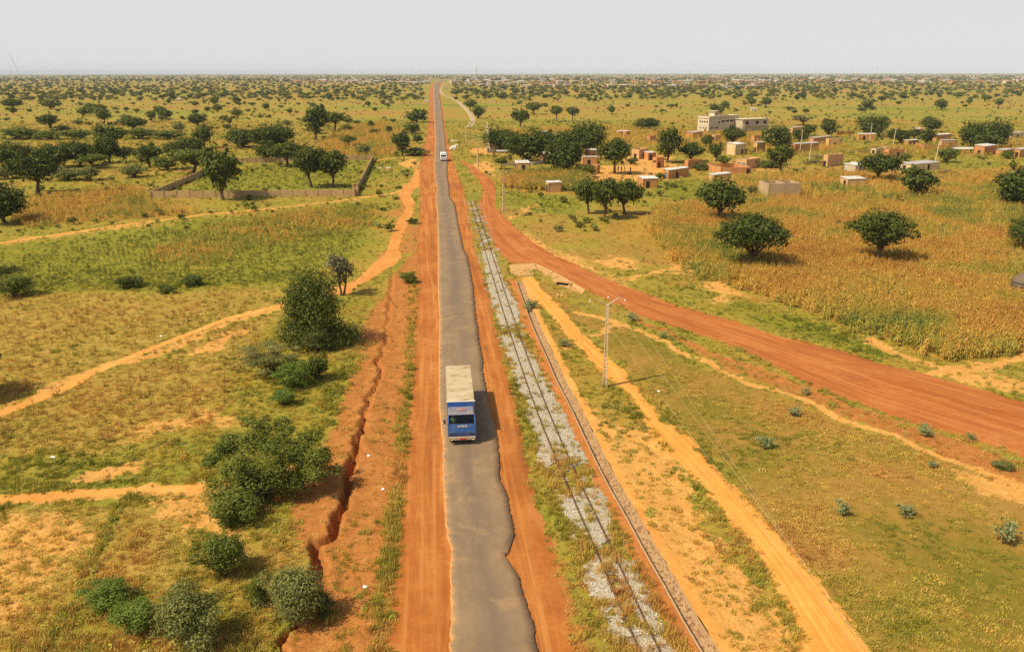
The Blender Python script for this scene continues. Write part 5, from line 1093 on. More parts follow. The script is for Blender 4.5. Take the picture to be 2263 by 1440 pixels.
def crown_mesh(name, seed, mat, nl, leaf, z0, flatt, lobes, lr=(.2, .34), fill=.72, droop=0.0, top=1.0, barrel=0.0, strays=5, centres=None, ring=0):
    """leaf quads clustered on lobes; unit crown is 1 wide and reaches from z0 to 1"""
    q = np.random.RandomState(seed); C = []
    zc, zr = (z0 + top) / 2, (top - z0) / 2
    if centres is not None: C = [tuple(c) for c in centres]
    while len(C) < lobes:
        d = q.randn(3); d /= np.linalg.norm(d); rr = q.rand() ** .45
        if d[2] < -.55 and q.rand() < .6: continue
        r = q.uniform(*lr); C.append((d[0] * rr * (.5 - r * .8), d[1] * rr * (.5 - r * .8), zc + d[2] * rr * max(zr - r * flatt * .8, .02), r * (.75 + .5 * q.rand())))
    for i in range(strays):                       # boughs that stick out, so that no outline is a ball
        d = q.randn(3); d[2] = abs(d[2]) * .8 - .1; d /= np.linalg.norm(d); r = lr[0] * q.uniform(.5, .85); C.append((d[0] * (.5 - r * .3), d[1] * (.5 - r * .3), zc + d[2] * max(zr - r * .2, .05) * 1.04, r))
    for i in range(ring): a = 6.283 * i / ring; r = lr[1] * q.uniform(.6, .9); C.append((math.cos(a) * q.uniform(.28, .42), math.sin(a) * q.uniform(.28, .42), z0 + r * .55 + .12 * q.rand(), r))
    C = np.array(C)
    if barrel: f = (1 + barrel * (1 - np.clip(np.hypot(C[:, 0], C[:, 1]) / .5, 0, 1)) * 0); C[:, 2] = zc + np.sign(C[:, 2] - zc) * np.minimum(np.abs(C[:, 2] - zc) * (1 + barrel), zr - C[:, 3] * flatt * .75)
    wgt = C[:, 3] ** 2; k = q.choice(len(C), nl, p=wgt / wgt.sum()); d = q.randn(nl, 3); d[:, 2] = np.where(d[:, 2] < 0, d[:, 2] * .65, d[:, 2]); d /= np.linalg.norm(d, axis=1)[:, None]
    rad = C[k, 3] * (fill + (1 - fill) * q.rand(nl)) * (1 + .16 * q.randn(nl)); sub = vnoise(d[:, 0] * 3 + k * 5.1, d[:, 1] * 3 + d[:, 2] * 4 + k)
    rad *= .72 + .5 * sub; P = C[k, :3] + d * rad[:, None] * np.array([1, 1, flatt]); P[:, 2] = np.maximum(P[:, 2], z0 * .85)
    nn = d + q.randn(nl, 3) * .55 + np.array([0, 0, .45]); nn /= np.linalg.norm(nn, axis=1)[:, None]
    a = np.cross(nn, q.randn(nl, 3)); a /= np.linalg.norm(a, axis=1)[:, None] + 1e-9; b = np.cross(nn, a); s = leaf * (.6 + .8 * q.rand(nl))[:, None]
    a = a - np.array([0, 0, droop]); V = np.stack([P - a * s, P + b * s * .5 + nn * s * .12, P + a * s, P - b * s * .5 + nn * s * .12], 1).reshape(-1, 3)
    me = np_mesh(name, V, np.arange(nl * 4).reshape(-1, 4), mat)
    lv = np.clip(.5 + .22 * q.randn(nl) + (q.rand(len(C)) - .5)[k] * .4, 0, 1).astype(np.float32); me.attributes.new('lv', 'FLOAT', 'FACE').data.foreach_set('value', lv)
    return me, C
def trunk_mesh(name, seed, C, z0, rad, stems=1, lean=.06):
    q = random.Random(seed); m = MB(); fork = z0 * .9 if z0 > .12 else .1
    for s in range(stems):
        a = q.uniform(0, 6.28); ox, oy = (0, 0) if stems == 1 else (math.cos(a) * .07, math.sin(a) * .07); lx, ly = q.uniform(-lean, lean) + ox, q.uniform(-lean, lean) + oy
        m.tube([(ox * .4, oy * .4, -.03), (ox * .5 + lx * .3, oy * .5 + ly * .3, fork * .45), (lx, ly, fork)], [rad * 1.25, rad * .9, rad * .8], 7, cap=False)
        for c in C[s::stems][:9]:
            mid = (lx + (c[0] - lx) * .5 + q.uniform(-.04, .04), ly + (c[1] - ly) * .5 + q.uniform(-.04, .04), fork + (c[2] - fork) * .55)
            m.tube([(lx, ly, fork - .02), mid, tuple(c[:3])], [rad * .6, rad * .34, rad * .12], 5, cap=False)
    return m.mesh(name, M_BARK)
PROT = {}
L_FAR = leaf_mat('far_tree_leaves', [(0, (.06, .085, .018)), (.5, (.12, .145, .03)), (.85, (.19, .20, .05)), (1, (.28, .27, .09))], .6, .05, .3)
def species(key, mat, z0, flatt, lobes, leaf_m, w_ref, dens, rad=.035, stems=1, lr=(.2, .34), nv=2, fill=.72, droop=0., seeds=0, lods=(1,), barrel=0.0, strays=5, ring=0):
    """three levels: leaf sizes grow for trees that stand far away"""
    for lod in lods:
        lf = leaf_m * (1, 1.75, 3.2)[lod] / w_ref; nl = int(dens / lf ** 2 / (1, 1.05, 1.0)[lod])
        PROT[(key, lod)] = []
        for v in range(nv):
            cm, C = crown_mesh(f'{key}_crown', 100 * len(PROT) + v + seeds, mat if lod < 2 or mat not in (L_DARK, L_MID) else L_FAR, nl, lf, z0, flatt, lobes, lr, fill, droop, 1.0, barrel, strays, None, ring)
            PROT[(key, lod)].append((cm, trunk_mesh(f'{key}_trunk', v + 9 * len(PROT), C, z0, rad, stems)))
species('skirt', L_DARK, .03, .8, 26, .11, 7.0, 5.0, .04, lr=(.14, .26), lods=(0,), nv=1, barrel=.45, ring=13)
species('lowmango', L_DARK, .03, .9, 22, .14, 7.0, 6.2, .045, lr=(.14, .32), lods=(0, 1), nv=4, strays=7)
species('mango', L_DARK, .09, .9, 19, .14, 7.0, 6.2, .045, lr=(.13, .33), lods=(0, 1, 2), nv=6, strays=9)
species('open', L_DARK, .30, .95, 18, .14, 6.0, 5.2, .04, lr=(.13, .28), lods=(0, 1, 2), nv=5, strays=8)
species('tall', L_DARK, .14, .6, 15, .17, 6.0, 5.0, .05, lr=(.22, .36), lods=(0, 1), nv=2)
species('umbrella', L_MID, .42, .8, 17, .14, 7.0, 4.8, .035, lr=(.15, .26), lods=(0, 1, 2), nv=4)
species('bush', L_MID, .02, .8, 13, .10, 4.0, 4.6, .02, 3, lr=(.2, .34), lods=(0, 1, 2), nv=3)
species('darkbush', L_DARK, .02, .8, 11, .15, 4.0, 4.4, .02, 3, lr=(.2, .34), lods=(0, 1, 2), nv=2)
species('palebush', L_PALE, .02, .8, 14, .08, 4.0, 4.2, .02, 3, lr=(.2, .32), lods=(0, 1, 2), nv=2)
L_FEATH = leaf_mat('feathery_leaves', [(0, (.17, .16, .05)), (.55, (.26, .24, .08)), (.88, (.33, .30, .11)), (1, (.40, .35, .16))], .6, .08, .35)
species('feather', L_FEATH, .05, .55, 26, .075, 6.0, 2.3, .014, 4, lr=(.10, .19), lods=(0,), nv=1, fill=.3)
species('sparse', L_GREY, .3, .75, 15, .13, 4.0, 1.5, .03, 2, lr=(.13, .24), lods=(0, 1), nv=2, fill=.4)
species('bluebush', L_BLUE, .02, .9, 9, .09, 1.6, 1.3, .025, 5, lr=(.14, .26), lods=(0,), nv=3, fill=.3)
L_BROAD = leaf_mat('bright_broad_leaves', [(0, (.06, .11, .014)), (.55, (.13, .19, .025)), (.88, (.21, .26, .045)), (1, (.30, .33, .09))])
species('broadleaf', L_BROAD, .0, .8, 16, .085, 4.0, 3.6, .02, 4, lr=(.16, .28), lods=(0,), nv=2, fill=.5)
TREES = []
LOW = ('bush', 'darkbush', 'palebush', 'feather', 'bluebush', 'broadleaf')
_pc = {}
def tree(sp, x, y, wpx, hpx, label, cat='tree', group=None, lod=None, name=None, rz=None, wy=1.0):
    m = mpp(x, y); dep = PITCH + math.atan((y - CY) / F); w = wpx * m; h = max((hpx * m - .22 * w * wy * math.sin(dep)) / math.cos(dep), .32 * w)
    g = G(x, y); gx, gy = g[0], g[1]
    if sp in LOW: sc_ = 1 + .38 * w * wy / math.hypot(gx, gy); gx, gy = gx * sc_, gy * sc_
    if lod is None: lod = 0 if gy < 150 else (1 if gy < 480 else 2)
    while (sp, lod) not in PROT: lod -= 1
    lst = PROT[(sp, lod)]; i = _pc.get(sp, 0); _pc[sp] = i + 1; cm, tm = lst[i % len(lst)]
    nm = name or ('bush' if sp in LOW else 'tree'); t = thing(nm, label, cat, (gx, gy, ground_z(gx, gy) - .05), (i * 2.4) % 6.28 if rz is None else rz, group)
    t.scale = (w * 1.06, w * 1.06 * wy, h)
    tn_ = 'stem' if sp in LOW else 'trunk'
    a = bpy.data.objects.new('crown' if sp not in LOW else 'foliage', cm); link(a, t); b = bpy.data.objects.new(tn_, tm); link(b, t)
    KIDS[t.name] = [a, b]; TREES.append((gx, gy, w)); return t
TL = [
# foreground left
('skirt',702,756,152,176,'big dense dark round tree at the upper end of the left sandy footpath',0),
('sparse',757,652,78,100,'thin grey-leaved tree just behind the big dark round tree at the footpath',0),
('palebush',704,782,56,56,'bright yellow-green bush at the foot of the big dark round tree',1),
('feather',598,852,152,92,'wide flat pale feathery thorn bush below the left footpath',1),
('broadleaf',652,868,90,66,'dark leafy bush beside the wide feathery thorn bush',1),
('broadleaf',628,905,60,40,'small leafy bush in front of the feathery thorn bush',1),
('darkbush',700,848,56,70,'slim dark sapling between the feathery thorn bush and the gully',1),
('bush',492,1292,104,108,'loose green bush standing alone below the spreading foreground tree',1),
('broadleaf',245,1362,112,66,'low bright green broad-leaved clump at lower left',1),
('broadleaf',303,1412,112,72,'low bright green broad-leaved clump nearest the bottom left edge',1),
('palebush',436,1462,156,140,'large grey-green bush at the bottom edge left of the gully',1),
('palebush',646,1400,140,126,'large grey-green bush growing at the edge of the red gully',1),
('bush',572,1345,52,62,'small green bush leaning against the grey-green bush by the gully',1),
('bush',444,1352,46,36,'small round green bush above the bottom grey-green bush',1),
('darkbush',716,1375,44,70,'narrow dark bush on the rim of the red gully',1),
('darkbush',286,640,60,34,'dark low bush left in the lush field',1),
('darkbush',427,634,46,28,'dark low bush right in the lush field',1),
('darkbush',371,650,40,24,'smallest dark bush of the three in the lush field',1),
('bush',36,662,78,54,'grey-green bush at the left edge above the footpath plot',1),
('bush',902,628,42,26,'dark green grass bush on the verge left of the road',1),
# left middle distance
('mango',12,492,100,98,'dark tree cut by the left edge below the far thickets',0),
('open',84,428,96,94,'spreading tree at far left in front of the thicket of dark trees',0),
('lowmango',240,360,58,66,'dark upright tree with a second crown rising behind it, left of the compound',0),
('tall',246,332,66,58,'high dark tree leaning over the upright one, left of the compound',0),
('lowmango',26,374,84,66,'dense dark thicket tree at the left edge',0),
('lowmango',122,370,84,58,'left of two broad dark trees in the left thicket',0),
('lowmango',178,368,74,58,'right of two broad dark trees in the left thicket',0),
('palebush',150,401,66,32,'left of two pale round bushes in front of the left thicket',1),
('palebush',198,401,60,34,'right of two pale round bushes in front of the left thicket',1),
('umbrella',206,372,62,32,'bright green low umbrella tree at the right end of the left thicket',0),
('palebush',298,394,58,32,'single pale dome bush outside the walled compound',1),
('palebush',16,398,58,32,'pale round bush at the left edge below the thicket',1),
('mango',331,369,60,52,'dark round tree with short trunk outside the compound',0),
('lowmango',384,349,56,38,'low dark tree in the row behind the compound corner',0),
('lowmango',422,346,64,48,'middle dark tree in the row behind the compound corner',0),
('tall',453,328,42,52,'tall narrow dark tree at the end of the row behind the compound corner',0),
('mango',438,279,40,30,'small dark round tree far behind the compound corner',0),
('umbrella',428,386,112,60,'bright green spreading tree at the left wall of the compound',0),
('tall',493,442,80,120,'tall dark tree standing in front of the compound wall',0),
('bush',366,378,58,32,'olive bush behind the left wall of the compound',1),
('lowmango',541,326,78,46,'flat dark-topped tree at the left of the clump behind the compound',0),
('lowmango',592,329,84,54,'broad tree in the middle of the clump behind the compound',0),
('lowmango',624,324,64,50,'round tree at the right of the clump behind the compound',0),
('mango',592,357,58,46,'dark tree just outside the back wall of the compound',0),
('open',636,368,76,54,'spreading dark tree over the back wall of the compound',0),
('open',688,414,76,92,'left of two trees growing inside the compound',0),
('open',736,414,66,82,'right of two trees growing inside the compound',0),
('tall',700,309,50,76,'tall dark tree left of the pale umbrella tree near the road',0),
('umbrella',740,290,60,44,'pale green umbrella tree beside a tall dark tree near the road',0),
('bush',40,310,80,20,'leftmost piece of the long green hedge line',1),
('bush',112,310,66,18,'second piece of the long green hedge line from the left',1),
('bush',176,309,66,18,'third piece of the long green hedge line, left of the high dark tree',1),
('bush',310,309,72,19,'hedge piece right of the high dark tree',1),
('bush',370,309,66,19,'right end piece of the long green hedge line',1),
('mango',110,283,46,33,'dark round tree standing alone far left',0),
('open',297,291,54,32,'bare-stemmed spreading tree far behind the hedge line',0),
('mango',366,264,32,22,'small dark round tree far left of the road',0),
('palebush',395,291,28,20,'small pale bush behind the hedge line',1),
('mango',30,242,42,24,'dark tree low on the plain near the left edge',0),
('palebush',115,242,44,28,'pale feathery tree on the plain near the left edge',1),
('mango',218,258,42,28,'dark spreading tree on the plain left of centre',0),
('open',273,359,40,36,'thin open young tree right of the thicket',0),
('tall',889,344,42,56,'dark cone-shaped evergreen on the verge left of the distant van',0),
('umbrella',772,327,36,28,'small umbrella bush left of the cone-shaped evergreen',0),
('palebush',804,346,32,30,'pale round bush near the end of the compound wall',1),
('darkbush',924,316,22,20,'low dark bush right behind the cone-shaped evergreen',1),
('bush',914,297,44,26,'green thicket on the left verge behind the cone-shaped evergreen',1),
('bush',922,272,48,32,'green thicket on the left verge beyond the cone-shaped evergreen',1),
('darkbush',861,296,18,20,'small dark bush in open ground left of the verge thickets',1),
('darkbush',916,346,60,20,'low dark scrub at the foot of the cone-shaped evergreen',1),
# right: village and beyond
('lowmango',1102,336,72,58,'dark round tree hiding the white minaret',0),
('lowmango',1162,360,108,78,'broad dark tree right of the minaret tree',0),
('lowmango',1206,340,62,54,'dark tree squeezed between the broad tree and the village giant',0),
('lowmango',1298,340,80,76,'right half of the giant tree pair at the village edge',0),
('lowmango',1256,354,78,74,'left half of the giant tree pair at the village edge',0),
('lowmango',1248,386,84,82,'dense dark tree in front of the giant tree pair',0),
('open',1358,384,72,78,'open dark tree shading the people in the village yard',0),
('open',1301,472,60,80,'left tree of the three bare-trunked trees in front of the village',0),
('open',1336,484,64,92,'middle tree of the three bare-trunked trees in front of the village',0),
('open',1380,474,76,80,'right tree of the three bare-trunked trees in front of the village',0),
('bush',1292,394,40,32,'round green bush below the open dark village tree',1),
('umbrella',1108,374,32,26,'little bright green tree beside the dark stall',0),
('open',1149,282,38,40,'dark round-topped tree on the grass behind the minaret',0),
('open',1180,253,36,26,'dark spreading tree farther behind on the grass',0),
('umbrella',1230,269,32,34,'left of two pale green trees on the open grass',0),
('umbrella',1265,269,32,32,'right of two pale green trees on the open grass',0),
('mango',1057,262,30,30,'dark round tree beside the distant railway curve',0),
('open',1040,246,28,26,'dark tree behind the distant railway curve',0),
('tall',1475,360,60,78,'high dark tree among the mud houses',0),
('mango',1430,285,60,24,'low spreading tree behind the mud houses',0),
('mango',1351,252,20,18,'small dark round tree on the grass behind the village',0),
('mango',1528,358,58,46,'dense dark tree beside the plain cream house',0),
('tall',1581,357,30,44,'slim green tree left of the plain cream house',0),
('mango',1562,324,26,26,'small dark tree below the unfinished white building',0),
('mango',1618,322,52,44,'round dark tree in front of the unfinished white building',0),
('mango',1718,340,74,66,'big dark tree behind the open-trunked village tree at right',0),
('open',1724,384,60,66,'open-trunked tree in front of the big dark tree in the right village',0),
('umbrella',1597,374,30,30,'small bright green tree inside the mud courtyard',0),
('open',1590,494,98,100,'dark umbrella-shaped tree left of the roofless rooms',0),
('open',1655,594,150,124,'wide tree nearest the red side road in the dry field',0),
('open',1938,586,132,130,'tree standing alone in the middle of the dry field',0),
('open',1940,404,80,66,'dark tree beside the tin-roofed cream hut',0),
('tall',2022,438,68,72,'tree in front of the large spotted tin roof',0),
('lowmango',2254,462,128,102,'huge dark tree cut by the right edge',0),
('mango',2272,562,84,98,'dark tree at the right edge below the huge one',0),
('lowmango',1926,302,66,52,'dense ball-shaped tree above the tin-roofed mud hut',0),
('mango',1987,317,52,34,'left of the low dark trees in the right village',0),
('mango',2019,308,28,24,'small dark tree between two larger village trees',0),
('mango',2057,292,44,34,'upper dark tree behind the long mud wall',0),
('tall',2047,322,38,38,'lower dark tree behind the long mud wall',0),
('lowmango',2152,330,66,66,'left of the great clump of trees at far right',0),
('lowmango',2197,326,62,64,'right of the great clump of trees at far right',0),
('mango',2176,336,60,44,'front of the great clump of trees at far right',0),
('bush',2090,360,44,34,'round green bush beside the leaning village pole',1),
('mango',1787,300,28,26,'small dark tree behind the left tin roof of the right village',0),
('tall',1830,304,38,42,'pale-topped dark tree behind the mud houses at right',0),
('mango',1768,314,34,26,'low dark tree beside the thin white pole',0),
('sparse',1773,277,58,24,'olive leafless thicket behind the right village',0),
('mango',1601,240,22,16,'small dark tree above the unfinished white building',0),
('mango',2077,243,26,24,'dark tree alone on the plain at far right',0),
('bush',2000,357,26,18,'low green bush beside the roofless mud room',1),
('bush',2226,352,28,20,'low green bush before the rightmost tin roofs',1),
('sparse',1662,436,26,30,'grey twiggy shrub beside the roofless rooms',0),
('darkbush',1546,378,34,18,'dark hedge at the mud courtyard wall',1),
('darkbush',1700,372,50,18,'dark scrub left of the open-trunked village tree',1),
('bush',1395,364,28,16,'green shelter-like bush beside the ruined mud house',1),
('bush',1458,396,24,14,'small green bush in front of the striped tin roof',1),
# plants on the right verges
('bluebush',1172,684,38,40,'green leafy plant beside the top of the sandy track',1),
('bluebush',1397,712,34,22,'bluish milkweed plant beside the tall pole on the red verge',1),
('bluebush',1466,748,28,18,'second bluish milkweed plant along the red verge',1),
('bluebush',1778,874,26,20,'small bluish milkweed plant on the verge in the middle',1),
('bluebush',1754,922,34,24,'bluish bush in the grass below the sandy line',1),
('bluebush',2043,970,46,30,'largest bluish milkweed bush on the red verge',1),
('bluebush',2142,976,28,20,'round bluish milkweed plant near the right end of the verge',1),
('palebush',2212,1042,44,24,'bright green grassy bush near the right edge',1),
('bluebush',2058,1036,28,18,'small green plant in the grass near the sandy stubble',1),
('bluebush',1861,1145,40,42,'upright grey-green milkweed in the bare grass',1),
('bluebush',2002,1152,46,34,'spreading grey-green milkweed right of the upright one',1),
('bluebush',2216,1208,56,60,'tall dark-stemmed milkweed near the right edge',1),
('bluebush',1690,1000,50,36,'grey-green plant by the cable above the sandy track',1),
('bluebush',1250,770,32,22,'small plant beside the drain under the tall pole',1),
]
for sp, x, y, w, h, lab, b in TL: tree(sp, x, y, w, h, lab, 'bush' if b else 'tree')
# the tree right in front of the camera on the left: several leaning limbs, wide uneven crown
qs = random.Random(4); CC = []
for bx_, by_, bz_, r_ in ((-.18, -.26, .16, .16), (-.05, -.30, .20, .14), (-.28, -.12, .22, .13), (-.02, -.10, .34, .17), (-.20, .02, .42, .15), (.12, -.04, .42, .15), (-.36, .18, .50, .11), (-.44, .12, .42, .08), (-.12, .22, .62, .15), (.04, .20, .60, .14), (.20, .12, .52, .14), (.34, .14, .46, .13), (.42, .04, .36, .11), (.46, .16, .42, .09), (.30, .30, .62, .09), (-.06, .36, .74, .09), (.14, .32, .72, .08), (-.30, .30, .62, .09), (.26, -.04, .30, .11)):
    CC += [(bx_, by_, bz_, r_)] + [(bx_ + qs.gauss(0, r_ * .7), by_ + qs.gauss(0, r_ * .7), max(.07, bz_ + qs.gauss(0, r_ * .6)), r_ * qs.uniform(.45, .75)) for _ in range(3)]
cm, C = crown_mesh('spreading_crown', 77, L_MID, 34000, .0115, .03, 1.3, 0, (.07, .16), .5, strays=0, centres=CC)
g = G(580, 1098); t = thing('tree', 'large spreading tree with ragged crown in the left foreground, throwing shade on bare red soil', 'tree', (g[0], g[1], -.05), 0); mw = mpp(580, 1098)
t.scale = (278 * mw, 278 * mw, 5.4)
KIDS[t.name] = [link(bpy.data.objects.new('crown', cm), t), link(bpy.data.objects.new('trunk', trunk_mesh('spreading_trunk', 5, C, .25, .03, 3, .08)), t)]; TREES.append((g[0], g[1], 8))
# a tree just outside the left edge of the picture: only its shade reaches in
tree('mango', -75, 880, 140, 150, 'dark tree beyond the left edge whose shade crosses the footpath', 'tree')
tree('mango', -95, 610, 120, 130, 'dark tree beyond the left edge above the footpath plot', 'tree')

# scattered trees of the plain: each its own thing while it can be told apart
rt = np.random.RandomState(23); nfar = 0
KINDS_FAR = ['mango', 'mango', 'open', 'umbrella', 'bush', 'bush', 'darkbush', 'darkbush', 'palebush', 'palebush']
FARLAB = {'mango': 'dark round-crowned tree', 'open': 'dark open-crowned tree', 'umbrella': 'lighter green flat-topped tree', 'bush': 'green bush', 'darkbush': 'dark low bush', 'palebush': 'pale grey-green bush'}
def far_ok(x, y, wpx):
    if 930 < x < 1060 and y > 178 and not (x < 944 or (x > 1000 and y < 205)): return False
    if y > 252 and x > 1080 and x < 2263: return False
    P = project(np.array([[a, b, 0] for a, b, _ in TREES])) if TREES else np.zeros((0, 2))
    return True
CAND = []
for i in range(2600):
    x = rt.uniform(-40, 2300); y = 186 + (rt.rand() ** 1.5) * 125
    left = x < 940
    if left:
        if y > 300 or (y > 275 and rt.rand() < .6): continue
        dn_ = .55 + .45 * vnoise(np.array([x * .008]), np.array([y * .03]))[0] - (.35 if 225 < y < 245 and 60 < x < 330 else 0) - .15 * (y > 245)
    else:
        if y > 258: continue
        dn_ = (.85 if y < 225 and x < 1500 else .42) * (.4 + 1.0 * vnoise(np.array([x * .006 + 40]), np.array([y * .04]))[0])
    if rt.rand() > dn_ * .5: continue
    if not far_ok(x, y, 20): continue
    CAND.append((x, y))
for x, y in list(CAND):
    if rt.rand() < .3:
        for _ in range(rt.randint(1, 4)): CAND.append((x + rt.uniform(-1, 1) * 420 / (320 - y) * (y - 160) / 20, y + rt.uniform(-2.5, 2.5)))
CAND = [q for q in CAND if not 928 < q[0] < 1062 or (q[0] > 1000 and q[1] < 205)]
CAND.sort(key=lambda q: -q[1]); CAND = CAND[:300 - 108 + 90]
def near_tree(x, y):
    g = G(x, y)
    return any(math.hypot(g[0] - a, g[1] - b) < (w * .3 + .8) for a, b, w in TREES)
ybreak = CAND[-1][1]
for x, y in CAND:
    if near_tree(x, y): continue
    sp = KINDS_FAR[rt.randint(len(KINDS_FAR))]; m = mpp(x, y); low = sp in LOW; w = ((2.8 + 6.2 * rt.rand() ** 1.6) if not low else (1.8 + 4.6 * rt.rand() ** 1.4)) / m; h = (rt.uniform(.6, 1.15) if not low else rt.uniform(.4, .7)) * w
    side = 'left' if x < 940 else 'right'; band = 'beyond the village' if (x > 1080 and y > 215) else ('on the near plain' if y > 240 else ('on the middle plain' if y > 212 else 'on the far plain'))
    part = ('far ' if x < 330 or x > 1850 else '') + side
    tree(sp, x, y, w, h, f'{FARLAB[sp]} scattered {band} at {part} of the road', 'bush' if low else 'tree', f'{FARLAB[sp]}s {band} {part}'); nfar += 1
print('far trees', nfar, 'break', ybreak)
# still farther: the endless scrub, one mass
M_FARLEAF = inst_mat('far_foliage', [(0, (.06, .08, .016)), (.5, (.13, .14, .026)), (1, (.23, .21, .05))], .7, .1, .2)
def far_blob(seed):
    cm_, C_ = crown_mesh('far_crown', seed, M_FARLEAF, 150, .13, .08, .85, 9, (.2, .34)); return cm_
FB = [proto('far_tree', far_blob(s)) for s in (1, 2, 3, 4)]
ya = G(1131, ybreak)[1]
P1_ = fan(16000, ya * .98, 3200, .85, 1.55, rt); P2_ = fan(9000, 3200, 14000, .85, 1.75, rt); P0_ = fan(1500, 330, ya, .8, 1.0, rt); FP = np.concatenate([P1_, P2_])
px = project(np.c_[FP, np.zeros(len(FP))]); dn = .25 + .9 * fbm(FP[:, 0] * .004, FP[:, 1] * .003, 3) - .2
dn = dn + .25 * (px[:, 0] > 1060) * (px[:, 1] < 200) + .5 * (FP[:, 1] > 3000)
kp = (rt.rand(len(FP)) < dn * .72) & ~((px[:, 0] > 936) & (px[:, 0] < 1000) & (FP[:, 1] < 3600)); FP = FP[kp]; n = len(FP)
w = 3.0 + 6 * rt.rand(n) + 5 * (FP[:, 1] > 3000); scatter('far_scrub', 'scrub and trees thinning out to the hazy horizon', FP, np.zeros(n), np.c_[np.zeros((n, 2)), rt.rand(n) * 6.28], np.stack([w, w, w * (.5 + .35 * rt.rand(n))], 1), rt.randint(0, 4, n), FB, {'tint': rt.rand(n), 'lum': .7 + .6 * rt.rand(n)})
# low shrubs dotting the nearer plain
SH = fan(9000, 150, 900, .8, 1.3, rt); z, n1, n2 = zones(SH); kp = (bare(SH) < .1) & (rt.rand(len(SH)) < .25 + .5 * n2 - .3 * z['sand'] - .35 * z['lush'] - .25 * z['dry']); SH = SH[kp]
px = project(np.c_[SH, np.zeros(len(SH))]); kp = ~((px[:, 0] > 920) & (px[:, 0] < 1060)); SH = SH[kp]; n = len(SH); w = .7 + 1.6 * rt.rand(n) ** 2
scatter('low_shrubs', 'low shrubs and tussocks dotted over the plain', SH, ground_z_arr(SH) - .1, np.c_[np.zeros((n, 2)), rt.rand(n) * 6.28], np.stack([w, w, w * (.5 + .4 * rt.rand(n))], 1), rt.randint(0, 4, n), FB, {'tint': .3 + .7 * rt.rand(n), 'lum': .7 + .9 * rt.rand(n)})
# ------------------------------------------------------------------ people
M_SKIN = flat('dark_brown_skin', (.075, .04, .025), .55, .3, .08); M_HAIR = flat('black_hair', (.012, .01, .01), .8, .2)
def cloth(name, c): return flat(name, c, .9, .1, .15, 8)
C_RED, C_GREEN, C_BLUE, C_DARK, C_WHITE, C_OCHRE = cloth('red_cloth', (.55, .03, .03)), cloth('green_cloth', (.20, .42, .10)), cloth('blue_cloth', (.08, .12, .30)), cloth('dark_cloth', (.04, .04, .05)), cloth('white_cloth', (.75, .72, .66)), cloth('ochre_cloth', (.50, .30, .10))
def skin_obj(name, pts, edges, rad, mat, parent, root=0, sub=1):
    me = bpy.data.meshes.new(name); me.from_pydata([tuple(p) for p in pts], edges, []); me.materials.append(mat); o = bpy.data.objects.new(name, me); link(o, parent)
    md = o.modifiers.new('skin', 'SKIN')
    if not me.skin_vertices: me.skin_vertices.new()
    for i, v in enumerate(me.skin_vertices[0].data): r = rad[i]; v.radius = r if isinstance(r, tuple) else (r, r); v.use_root = (i == root)
    s = o.modifiers.new('sub', 'SUBSURF'); s.levels = sub; s.render_levels = sub
    if parent is not None: KIDS.setdefault(parent.name, []).append(o)
    return o
